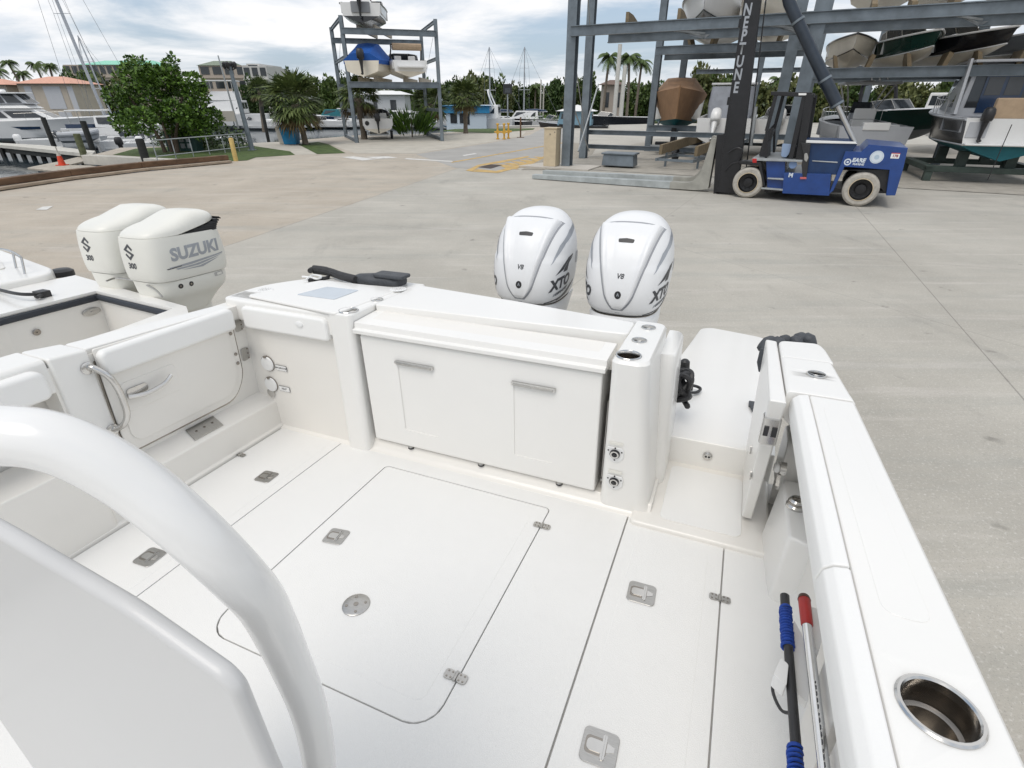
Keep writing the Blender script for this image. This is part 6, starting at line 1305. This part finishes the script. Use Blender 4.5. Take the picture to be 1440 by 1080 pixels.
def coco_palm(u, Y, vc, rpx, label, lean=0., z0=-.3):
    c = wd(u, vc, Y); r = rpx * Y * .95 / F; h = c.z - z0
    o = empty('coconut_palm', label, 'palm tree', loc=(c.x - lean, Y, z0), group='coconut palms'); b = MBd(); b.tube(bez([(0, 0, 0), (lean * .25, 0, h * .5), (lean, 0, h)], 5), [.22 - .008 * k for k in range(11)], 8); b.build('trunk', barkp, o)
    b = MBd()
    for k in range(24):
        a = 6.28 * k / 24 + rnd.uniform(-.2, .2); el = rnd.uniform(-.3, 1.1); d = V((math.cos(a), math.sin(a), 0)); prev = V((lean, 0, h)); v0 = math.tan(el); pts = []
        for j in range(9): t = j / 8; pts.append(V((lean, 0, h)) + d * r * t * (1 - .12 * t) * math.cos(el * .6) + V((0, 0, r * (t * math.sin(el) * 1.0 - t * t * .75))))
        for j in range(1, 9):
            e = (pts[j] - pts[j - 1]).normalized(); sd = e.cross(V((0, 0, 1))).normalized()
            for i in range(3):
                q = pts[j - 1] + (pts[j] - pts[j - 1]) * (i / 3)
                for sg in (-1, 1):
                    l = r * .30 * math.sin(math.pi * min(.95, (j + i / 3) / 9.5)) + r * .05; tip = q + (sd * sg * .75 + e * .45 - V((0, 0, .55))).normalized() * l; w_ = e * r * .026
                    b.add([q - w_, q + w_, tip + w_ * .2], [(0, 1, 2)])
    me = bpy.data.meshes.new('fronds'); me.from_pydata(b.v, [], b.f); me.materials.append(lf_mid); addmesh('fronds', me, o); return o
for u, Y, vc, r_, ln, lb in ((11, 105, 88, 13, -1.2, 'leaning coconut palm at the left edge above the salmon roofs'), (49, 108, 90, 13, -.6, 'coconut palm behind the salmon roofed house, middle of three'), (69, 104, 92, 12, .5, 'coconut palm nearest the green roofed building'), (30, 112, 103, 13, .3, 'shorter coconut palm behind the salmon roofed house'), (-4, 100, 100, 14, .2, 'coconut palm cut by the left edge of the view'),
    (857, 84, 80, 19, .3, 'tall coconut palm behind the corner post of the large rack'), (885, 82, 80, 20, -.4, 'tall coconut palm between the rack posts'), (903, 88, 86, 17, .2, 'coconut palm just right of its taller twin between the rack posts'), (753, 118, 121, 12, 0, 'distant palm showing above the tree line near the masts'), (1095, 84, 112, 16, 0, 'palm above the trees behind the large rack, left of the ram'), (722, 122, 122, 9, 0, 'small distant palm behind the sailing boats')):
    coco_palm(u, Y, vc, r_, lb, ln)
# spiky bush by the small rack, dark hedge at the leafy tree
def bush(u, v, w_, h, m, label, n=500, spiky=False, z0=0., name='bush'):
    p = gp(u, v, z0); o = empty(name, label, 'bush', loc=(p.x, p.y, z0)); b = MBd()
    for k in range(n):
        a = rnd.uniform(0, 6.28); rr = rnd.uniform(0, 1) ** .6
        if spiky: q = V((math.cos(a) * rr * w_ * .25, math.sin(a) * rr * w_ * .25, rnd.uniform(0, .25) * h)); d = V((math.cos(a) * rr * .8, math.sin(a) * rr * .8, rnd.uniform(.4, 1.3))).normalized(); leaf(b, q + d * rnd.uniform(0, .5) * h, d, h * rnd.uniform(.15, .34), .10, V((math.sin(a), -math.cos(a), .3)))
        else: q = V((math.cos(a) * rr * w_ / 2, math.sin(a) * rr * w_ / 2, rnd.uniform(.0, 1) * h * (1 - .5 * rr * rr))); leaf(b, q, V((rnd.uniform(-1, 1), rnd.uniform(-1, 1), rnd.uniform(-.2, 1))).normalized(), .22, .14, V((rnd.uniform(-1, 1), rnd.uniform(-1, 1), 1)).normalized())
    me = bpy.data.meshes.new('foliage'); me.from_pydata(b.v, [], b.f); me.materials.append(m); addmesh('foliage', me, o)
    b = MBd(); b.tube([(0, 0, 0), (0, 0, h * .6)], [.06, .02], 6); b.build('stem', bark, o)
bush(580, 193, 4.2, 2.6, lf_bright, 'spiky green bush growing under the small rack', 900, True)
bush(300, 208, 4.6, 1.5, lf_dark, 'dark clipped hedge behind the pipe railing', 1100)
bush(262, 204, 4, 1.4, lf_dark, 'dark low bush behind the leafy tree trunks', 800)
# bins and small shed
bn = empty('blue_bin', 'large bright blue bin beside the sabal palm', 'bin', loc=gp(411, 203))
b = MBd(); b.hexa([(-.42, -.4, .02), (.42, -.4, .02), (.42, .4, .02), (-.42, .4, .02)], [(-.55, -.5, 1.15), (.55, -.5, 1.15), (.55, .5, 1.15), (-.55, .5, 1.15)]); b.build('body', bluebin, bn, bevel=.04); b = MBd(); b.box(-.6, .6, -.56, .56, 1.15, 1.24); b.build('lid', mat('bin_lid', (.01, .25, .36), .4), bn, bevel=.03)
b = MBd(); b.box(.2, .42, -.53, -.49, .92, 1.0); b.build('label', white, bn)
bw = empty('white_bin', 'narrow off-white bin standing against the blue bin', 'bin', loc=gp(399.5, 202.5))
b = MBd(); b.hexa([(-.2, -.3, .02), (.25, -.3, .02), (.25, .3, .02), (-.2, .3, .02)], [(-.3, -.35, 1.05), (.3, -.35, 1.05), (.3, .35, 1.05), (-.3, .35, 1.05)]); b.build('body', concl, bw, bevel=.03); b = MBd(); b.box(-.32, .32, -.37, .37, 1.05, 1.11); b.build('lid', concl, bw, bevel=.02)
sd_ = empty('utility_box', 'dark green utility box with four pale panels under the leafy tree', 'utility box', loc=gp(256, 213) + V((0, .5, 0)))
b = MBd(); b.box(-.9, .9, -.4, .4, 0, 1.1); b.build('body', mat('box_green', (.015, .06, .05), .5, var=.2), sd_, bevel=.03); b = MBd(); b.box(-.98, .98, -.48, .48, 1.1, 1.2); b.build('lid', concl, sd_, bevel=.02)
for x in (.1, .5):
    for zz in (.3, .65): b = MBd(); b.box(x - .13, x + .13, -.43, -.40, zz - .13, zz + .13); b.build('panel', galvl, sd_)
bd_ = empty('notice_board', 'pale notice board on legs under the leafy tree', 'sign', loc=gp(318, 208) + V((0, 1, 0)))
b = MBd(); b.box(-.55, .55, -.03, .03, 1.5, 2.1); b.build('board', concl, bd_); b = MBd(); b.tube([(-.4, 0, 0), (-.4, 0, 1.5)], .04, 6); b.build('leg', galv, bd_); b = MBd(); b.tube([(.4, 0, 0), (.4, 0, 1.5)], .04, 6); b.build('leg', galv, bd_)
# yellow standpipes, floodlight, marker post, white columns
for i, (u, lb) in enumerate(((700, 'yellow standpipe farthest left of the three by the road'), (709, 'yellow standpipe in the middle of the three by the road'), (715, 'yellow standpipe nearest the brown marker post'))):
    p = gp(u, 196 - (i == 2)); o = empty('standpipe', lb, 'standpipe', loc=p, group='yellow standpipes by the road'); b = MBd(); b.lathe([(.07, 0), (.07, 1.0), (.11, 1.02), (.11, 1.12), (.05, 1.14)], n=12); b.build('pipe', yel, o)
    b = MBd(); b.tube([(-.26, 0, .52), (.26, 0, .52)], .06, 8); b.lathe([(.15, -.03), (.15, .03)], n=12, M=Matrix.Translation((0, -.1, .52)) @ Matrix.Rotation(R(90), 4, 'X')); b.lathe([(.13, .02), (.13, .08)], n=12); b.build('valve', yel, o)
p = gp(732, 193.5); o = empty('marker_post', 'thin brown post with a flat foot by the road', 'post', loc=p); b = MBd(); b.box(-.06, .06, -.06, .06, .03, 1.5); b.build('post', wood, o); b = MBd(); b.box(-.3, .3, -.2, .2, 0, .03); b.build('foot', wood, o)
p = gp(714, 176, -.4); h = wd(714, 131, p.y).z; o = empty('floodlight_pole', 'pole with a big square black floodlight head near the moored sailing boat', 'floodlight', loc=p)
b = MBd(); b.tube([(0, 0, 0), (0, 0, h + .4)], .09, 8); b.build('pole', galvl, o); b = MBd(); b.box(-.6, .6, -.25, .25, h + .3, h + 1.5); hd_ = b.build('lamp_head', blk, o, bevel=.08); b = MBd(); b.box(-.38, .38, -.262, -.25, h + .45, h + 1.0); b.build('lens', glass, hd_)
for u0, v0, vt, lb in ((863, 172, 62, 'taller of two white columns between the rack posts'), (872, 172, 92, 'shorter of two white columns between the rack posts')): p = gp(u0, v0, 0); pole('white_column', lb, 'column', p, wd(u0 + 2, vt, p.y).z, .30, .26, mat('column_white', (.55, .54, .50), .6, var=.1))
# storm drain
p = [gp(u, v, .012) for u, v in ((672, 235), (690, 231), (707, 232), (690, 237))]
b = MBd(); b.add([q for q in p], [(0, 1, 2, 3)]); dr_ = thing1(b, 'storm_drain', mat('drain_iron', (.05, .035, .03), .8, var=.3, vscale=8), 'rusty square storm drain grate inside the yellow markings', 'drain', smooth=False)
# ---------------------------------------------------------------- buildings across the water
def bbox(root, x0, x1, y0, y1, z0, z1, m, nm, bevel=0): b = MBd(); b.box(x0, x1, y0, y1, z0, z1); return b.build(nm, m, root, bevel=bevel, smooth=False)
def hip(root, x0, x1, y0, y1, z0, z1, m, ov=.5, nm='roof', ridge=.35):
    b = MBd(); cx0 = x0 + (x1 - x0) * ridge; cx1 = x1 - (x1 - x0) * ridge; cy = (y0 + y1) / 2
    b.add([(x0 - ov, y0 - ov, z0), (x1 + ov, y0 - ov, z0), (x1 + ov, y1 + ov, z0), (x0 - ov, y1 + ov, z0), (cx0, cy, z1), (cx1, cy, z1)], [(0, 1, 5, 4), (1, 2, 5), (2, 3, 4, 5), (3, 0, 4), (3, 2, 1, 0)]); return b.build(nm, m, root, smooth=False)
salmon = mat('salmon_tiles', (.62, .34, .25), .8, var=.15, vscale=3, bump=.4, bscale=12); creamw = mat('cream_wall', (.50, .44, .36), .85, var=.08, vscale=1); paleg = mat('pale_panel', (.52, .53, .55), .6, var=.05); mint = mat('mint_roof', (.22, .58, .42), .5, var=.08); beigew = mat('beige_wall', (.42, .36, .31), .85, var=.1); brownr = mat('brown_roof', (.16, .11, .09), .8, var=.2); whiter = mat('white_roof', (.74, .74, .73), .5, var=.04); bluer = mat('blue_roof', (.03, .26, .50), .5, var=.1); win = glass
def house(u0, u1, vt, ve, vb, Y, label, roofm, wallm, z0=-.4, panels=()):
    a = wd(u0, ve, Y); c = wd(u1, ve, Y); zt_ = wd((u0 + u1) / 2, vt, Y).z; ze = (a.z + c.z) / 2; w_ = c.x - a.x
    o = empty('house', label, 'house', loc=(a.x, Y, 0)); bbox(o, .4, w_ - .4, 0, w_ * .7, z0, ze, wallm, 'wall'); hip(o, .4, w_ - .4, 0, w_ * .7, ze, zt_, roofm, .6)
    for (f0, f1, g0, g1, m) in panels: bbox(o, w_ * f0, w_ * f1, -.06, .02, z0 + (ze - z0) * g0, z0 + (ze - z0) * g1, m, 'window' if m is win else 'panel')
    return o
house(19, 102, 106.5, 117.5, 150, 92, 'salmon roofed house with pale shutters behind the flybridge yacht', salmon, creamw, panels=((.15, .27, .35, .93, paleg), (.47, .76, .35, .93, paleg), (.88, .97, .3, .93, paleg), (.58, .80, 0, .27, paleg)))
house(-50, 11, 110, 119, 150, 92, 'second salmon roofed house cut by the left edge', salmon, creamw, panels=((.7, .9, .4, .9, paleg),))
def block(u0, u1, vt, Y, label, m, rows, cols, depth=14, z0=-.4, name='apartment_building', roof=None, ww=.7, wh=.55):
    a = wd(u0, vt, Y); c = wd(u1, vt, Y); w_ = c.x - a.x; h = (a.z + c.z) / 2; o = empty(name, label, 'building', loc=(a.x, Y, 0)); bbox(o, 0, w_, 0, depth, z0, h, m, 'wall')
    fh = 3.0
    for r in range(rows):
        zc = h - 1.1 - r * fh
        for k in range(cols): x = w_ * (k + .5) / cols; f_ = bbox(o, x - w_ / cols * ww / 2, x + w_ / cols * ww / 2, -.08, .05, zc - fh * wh / 2, zc + fh * wh / 2, win, 'window')
        bbox(o, -.2, w_ + .2, -.25, 0, zc - fh * .5 - .15, zc - fh * .5 + .1, m, 'ledge')
    if roof: hip(o, w_ * roof[0], w_ * roof[1], 0, depth, h, wd((u0 + u1) / 2, roof[2], Y).z, roof[3], .3, ridge=.12)
    return o
block(88, 206, 91, 150, 'long beige apartment building with a mint green roof', beigew, 3, 12, roof=(.20, .99, 82.5, mint))
block(278, 346, 92, 150, 'beige building with a small green gable behind the leafy tree', beigew, 3, 4, roof=(.0, .5, 83, mat('olive_roof', (.18, .22, .16), .7)))
block(340, 374, 93, 140, 'white stepped building behind the floodlight post', mat('white_wall', (.56, .55, .53), .8, var=.08), 3, 3)
block(346, 364, 89.5, 146, 'small white rooftop block above the stepped building', MATS['white_wall'], 1, 1)
house(508, 572, 127, 133, 155, 98, 'white tent-roofed house seen under the small rack', whiter, paleg, panels=((.25, .33, .3, .8, win), (.62, .75, .0, .8, win)))
house(545, 572, 128, 132, 150, 104, 'smaller white tent-roofed house right behind its neighbour', whiter, paleg)
house(846, 880, 112, 119, 140, 92, 'brown roofed house between the palms behind the large rack', brownr, beigew, panels=((.2, .35, .4, .8, win), (.55, .8, .4, .8, win)))
o = house(622, 688, 147.5, 148.5, 176, 74, 'white houseboat with a bright blue roof band', bluer, mat('houseboat_wall', (.58, .66, .72), .6), z0=-.95, panels=((.16, .30, .35, .72, win), (.36, .45, .35, .72, win), (.50, .57, .3, .72, win)))
a = wd(622, 149, 73.9); c = wd(688, 149, 73.9); bbox(o, .0, (c.x - a.x), -.25, 5, wd(650, 159, 74).z, a.z, bluer, 'fascia')
# ---------------------------------------------------------------- moored boats
def moor(u, v, Y, hd, label, L, B_, D, top, bot, z=-1.25, name='moored_boat', ref='stern', stripe=None):
    o = newboat(label, name=name, group='boats moored in the marina'); hull_part(o, L, B_, D, top, bot, stripe); p = wd(u, 150, Y); o.location = (p.x, Y, z); o.rotation_euler = (0, 0, R(hd)); return o
y1 = moor(-82, 0, 56, -80, 'large white flybridge yacht moored nose to the right at the left edge', 15.5, 4.4, 2.6, cbw, cbw, name='flybridge_yacht')
deck_part(y1, 15.5, 4.4, 2.6, cbw, t1=.22); cabin(y1, 3.2, 11.6, 1.85, 1.0, 2.4, 3.7, cbw, rake=2.6, win=(.30, .80), name='deckhouse'); cb2 = cabin(y1, 3.0, 9.2, 1.7, 1.25, 3.7, 4.15, cbw, gl=False, rake=.8, name='flybridge')
cabin(y1, 5.4, 9.0, 1.55, 1.2, 4.15, 5.1, cblg, rake=1.0, win=(.08, .95), name='flybridge_enclosure'); b = MBd(); b.prism(rpoly([(-1.75, 4.0), (1.75, 4.0), (1.45, 8.6), (-1.45, 8.6)], .4), 5.1, 5.24); b.build('hard_top', cbw, y1, bevel=.04); rail(y1, 15.5, 4.4, 2.6, .45, .7)
y1.scale = (.88, .88, .88); b = MBd(); b.lathe([(.25, 5.24), (.3, 5.34), (.2, 5.5), (0, 5.52)], (0, 6.4, 0), 12); b.build('radome', cbw, y1)
for sg in (1, -1): b = MBd(); b.hexa([(sg * 2.02, 3.0, 1.55), (sg * 2.06, 3.0, 1.55), (sg * 2.0, 9.8, 1.7), (sg * 1.96, 9.8, 1.7)], [(sg * 2.12, 3.0, 1.95), (sg * 2.16, 3.0, 1.95), (sg * 2.06, 9.8, 1.95), (sg * 2.02, 9.8, 1.95)]); b.build('hull_window', cbn, y1)
b = MBd(); b.box(-.9, .9, .1, .2, 1.4, 2.4); b.build('transom_door', cbk, y1)
y2 = moor(84, 0, 52, -74, 'white cabin cruiser with blue canvas moored right of the flybridge yacht', 9.6, 3.1, 1.9, cbw, cbw)
deck_part(y2, 9.6, 3.1, 1.9, cbw); cabin(y2, 2.6, 6.6, 1.2, .7, 1.8, 2.75, cbw, rake=1.5, win=(.3, .85)); rail(y2, 9.6, 3.1, 1.9); b = MBd(); b.prism(rpoly([(-1.2, .6), (1.2, .6), (1.1, 3.4), (-1.1, 3.4)], .2), 3.1, 3.2); b.build('bimini', cbw, y2, bevel=.03)
for sx_ in (-1.1, 1.1): b = MBd(); b.tube([(sx_, .8, 1.8), (sx_, .7, 3.1)], .03, 6); b.build('bimini_leg', steelb, y2)
b = MBd(); b.loft([[V((x, y, z)) for x, y in rrect(-1.25, 1.25, .3, 2.6, .2)] for z in (1.75, 2.1)]); b.build('canvas', cbn, y2)
y3 = moor(70, 0, 44, -72, 'grey inflatable tender with a white tube bow by the dock', 3.6, 1.7, .7, cblg, cbgr, z=-.2, name='tender')
b = MBd(); b.tube(bez([(-.72, 0, .75), (-.78, 1.6, .78), (-.6, 2.8, .85), (0, 3.6, 1.0), (.6, 2.8, .85), (.78, 1.6, .78), (.72, 0, .75)], 5), .24, 10); b.build('tube', cblg, y3); ob(y3, z=.5, m=cbgr, s=.7); y3.scale = (.68, .68, .8)
for i, (u, Y, hd, top, lb, cab) in enumerate(((128, 46, -70, cbw, 'small white runabout nearest the mossy pile', 1), (160, 44, -62, cbw, 'small white open boat left of the leafy tree trunks', 0), (190, 45, -66, cbw, 'white boat with a red seat pad half behind the leafy tree trunks', 2), (150, 54, -70, cbn, 'navy hulled boat behind the small white runabouts', 1), (14, 47.5, -82, cbw, 'white sport boat with dark windows close behind the white edged dock', 1), (112, 50, -72, cbw, 'white runabout between the tender and the small white boats', 1))):
    o = moor(u, 0, Y, hd, lb, 6.2, 2.3, 1.2, top, cbw); deck_part(o, 6.2, 2.3, 1.2, cbw); (windshield(o, 6.2, 2.3, 1.2) if cab else console(o, 6.2, 1.2, 2.3)); ob(o, z=.6, m=cbw if i != 1 else blk)
    if cab == 2: b = MBd(); b.box(-.6, .6, 1.2, 1.9, .8, 1.35); b.build('seat_pad', mat('red_pad', (.5, .06, .05), .6), o, bevel=.08)
y5 = moor(372, 0, 84, 100, 'white flybridge motor yacht behind the floodlight post', 13, 4.2, 2.4, cbw, cbw, name='flybridge_yacht'); deck_part(y5, 13, 4.2, 2.4, cbw, t1=.2); cabin(y5, 2.6, 9.6, 1.75, 1.0, 2.3, 3.9, cbw, rake=2.0); cabin(y5, 3.2, 7.4, 1.5, 1.1, 3.9, 5.0, cbw, rake=1.0, gl=False, name='flybridge'); b = MBd(); b.box(-1.6, 1.6, 3.0, 7.4, 6.2, 6.32); b.build('hard_top', cbw, y5, bevel=.03)
for x in (-1.4, 1.4):
    for y in (3.4, 7.): b = MBd(); b.tube([(x, y, 4.9), (x, y, 6.2)], .05, 6); b.build('top_leg', steelb, y5)
for i, (u, Y, hd, L, D, top, bot, lb, k) in enumerate(((352, 82, 82, 8, 1.4, cbw, cbw, 'white low sport boat moored left of the large sabal palm', 1), (398, 84, 95, 9, 1.4, cbw, cbk, 'white and black sport boat moored behind the large sabal palm', 1), (450, 86, 88, 10, 1.3, cbw, cbk, 'long low white boat with a dark waterline right of the large sabal palm', 1), (480, 88, 88, 8, 1.2, cbw, cbw, 'small white centre console boat moored left of the small rack', 0), (472, 96, 85, 12, 1.6, cbn, cbt, 'teal and navy boat far behind the small rack posts', 2), (505, 90, 80, 8, 1.3, cbw, cbw, 'white boat moored behind the left posts of the small rack', 1),
    (558, 86, 80, 9, 1.6, cbw, cbw, 'white cruiser moored behind the trailer boat', 2), (580, 84, 75, 8, 1.5, cbw, cbw, 'white cruiser moored behind the spiky bush', 2), (640, 82, 88, 8, 1.2, cbw, cbw, 'white boat moored left of the blue roofed houseboat', 1), (738, 84, 88, 9, 1.6, cbk, cbk, 'black hulled boat moored between the two sailing masts', 2), (782, 84, 80, 9, 1.5, cbk, cbk, 'black hulled boat moored left of the corner post', 1), (862, 80, 84, 12, 2.0, cbk, cbk, 'long black hull moored behind the rack posts', 1))):
    o = moor(u + L / 2 / (Y * .95 / F) * (1 if hd > 0 else -1), 0, Y, hd, lb, L, 2.8, D, top, bot, z=-1.2); deck_part(o, L, 2.8, D, cbw)
    if k == 1: windshield(o, L, 2.8, D)
    elif k == 2: cabin(o, L * .25, L * .7, 1.1, .7, D * .9, D * .9 + 1.1, cbw if i != 4 else cbt, rake=.9)
    else: console(o, L, D, 2.6); ttop(o, L, D)
y8 = moor(722, 0, 76, 84, 'white motor yacht with a radar arch right of the blue roofed houseboat', 10, 3.4, 2.0, cbw, mat('hull_pale_blue', (.2, .36, .5), .4), name='motor_yacht'); deck_part(y8, 10, 3.4, 2.0, cbw, t1=.2); cabin(y8, 1.8, 7.4, 1.4, .9, 1.9, 3.4, cbw, rake=1.2)
b = MBd(); b.tube(bez([(-1.3, 2.5, 3.3), (-1.2, 3.0, 4.4), (-.6, 3.2, 5.0), (.6, 3.2, 5.0), (1.2, 3.0, 4.4), (1.3, 2.5, 3.3)], 4), .09, 8); b.build('radar_arch', cbw, y8)
y9 = moor(858, 0, 64, 78, 'dark hulled boat with a pale blue cabin and white roof left of the white columns', 7.5, 2.8, 1.6, cbk, cbk, name='cabin_boat'); deck_part(y9, 7.5, 2.8, 1.6, cbk); cabin(y9, 1.8, 5.6, 1.25, 1.1, 1.5, 2.9, mat('cabin_blue', (.16, .28, .36), .4), rake=.3, win=(.45, .8)); hip(y9, -1.3, 1.3, 1.5, 5.6, 2.9, 3.5, whiter, .15)
# sailing boats: hull, mast, boom, stays
def sail(u, Y, hd, vtop, L, top, label, mastm, r_=.09, lean=0., bp_=True):
    o = moor(u, 0, Y, hd, label, L, L * .30, 1.5, top, cbw, name='sailing_boat'); deck_part(o, L, L * .3, 1.5, cbw); cabin(o, L * .32, L * .66, .9, .5, 1.45, 1.95, cbw, rake=.3, win=(.3, .8)); my = L * .60
    dx = math.sin(R(hd)) * -my; dy = math.cos(R(hd)) * my; zt_ = wd(u, vtop, Y + dy).z + 1.25
    M = Matrix.Rotation(R(-hd), 4, 'Z'); tip = V((0, my, zt_)) + M @ V((lean, 0, 0))
    b = MBd(); b.tube([(0, my, 1.5), (V((0, my, 1.5)) + tip) / 2, tip], [r_, r_, r_ * .8], 8); mm = b.build('mast', mastm, o)
    f = lambda t: V((0, my, 1.5)) + (tip - V((0, my, 1.5))) * t
    b = MBd()
    for t in (.42, .72): q = f(t); s_ = M @ V((1.0 * (1 - t * .5), 0, 0)); b.tube([q - s_, q + s_], .03, 6)
    b.build('spreader', mastm, mm)
    b = MBd(); b.tube([f(1), (0, L * 1.02, 1.9)], .016, 5); b.tube([f(1), (0, .2, 1.5)], .016, 5)
    for sg in (-1, 1): b.tube([f(1), f(.72) + M @ V((sg * .62, 0, 0)), f(.42) + M @ V((sg * .78, 0, 0)), (sg * L * .14, my, 1.5)], .016, 5); b.tube([f(.7), (sg * L * .13, my - .5, 1.5)], .014, 5)
    b.build('stay', mat('wire', (.20, .21, .22), .4, .5), o)
    b = MBd(); b.tube([(0, my - .1, 2.5), (0, my - L * .38, 2.5)], .07, 8); b.build('boom', mastm, o); b = MBd(); b.tube([(0, my - .3, 2.64), (0, my - L * .2, 2.68), (0, my - L * .36, 2.62)], [.13, .17, .09], 8); b.build('furled_sail', cbn, o)
    return o
mastm = mat('mast_aluminium', (.42, .44, .47), .35, .5, var=.1); 
sail(212, 57, 70, -260, 11, cbw, 'sailing boat behind the leafy tree whose tall mast leans out of the frame', mastm, .14, -2.2)
sail(205, 66, 72, 50, 9, cbw, 'sailing boat with the shorter mast beside the tall leaning one', mastm, .08, -1.)
sail(742, 80, 60, 66, 10, cbk, 'dark sailing boat with the mast nearer the black floodlight', mastm, .09)
sail(790, 82, 60, 66, 10, cbw, 'white sailing boat with the mast nearer the corner post', mastm, .09)
for (u, vt, Y, lb) in ((760, 112, 90, 'short pale pole among the boats between the two sailing masts'), (764, 118, 92, 'shortest pale pole among the boats between the two sailing masts')): p = wd(u, 150, Y); pole('moor_pole', lb, 'pole', V((p.x, Y, -1)), wd(u, vt, Y).z + 1, .12, .09, concl)
b = MBd(); a, c = V((-1.5, 68.5, 0)), V((9, 70.5, 0)); b.bar(a + V((0, 0, -.1)), c + V((0, 0, -.1)), 1.6, .25); thing1(b, 'far_quay', concw, 'flat pale concrete quay where the road ends', 'quay')
bush(762, 172, 9, 1.2, lf_bright, 'flowering green hedge on the far quay behind the brown marker post', 900, z0=-.2)
# ---------------------------------------------------------------- render settings
sc.view_settings.view_transform = 'Standard'; sc.view_settings.look = 'None'; sc.view_settings.exposure = 0.0; sc.view_settings.gamma = 1
sc.cycles.use_denoising = True; sc.cycles.max_bounces = 8; sc.cycles.diffuse_bounces = 4; sc.cycles.glossy_bounces = 4; sc.cycles.transparent_max_bounces = 8
sc.cycles.caustics_reflective = False; sc.cycles.caustics_refractive = False; sc.cycles.sample_clamp_indirect = 6
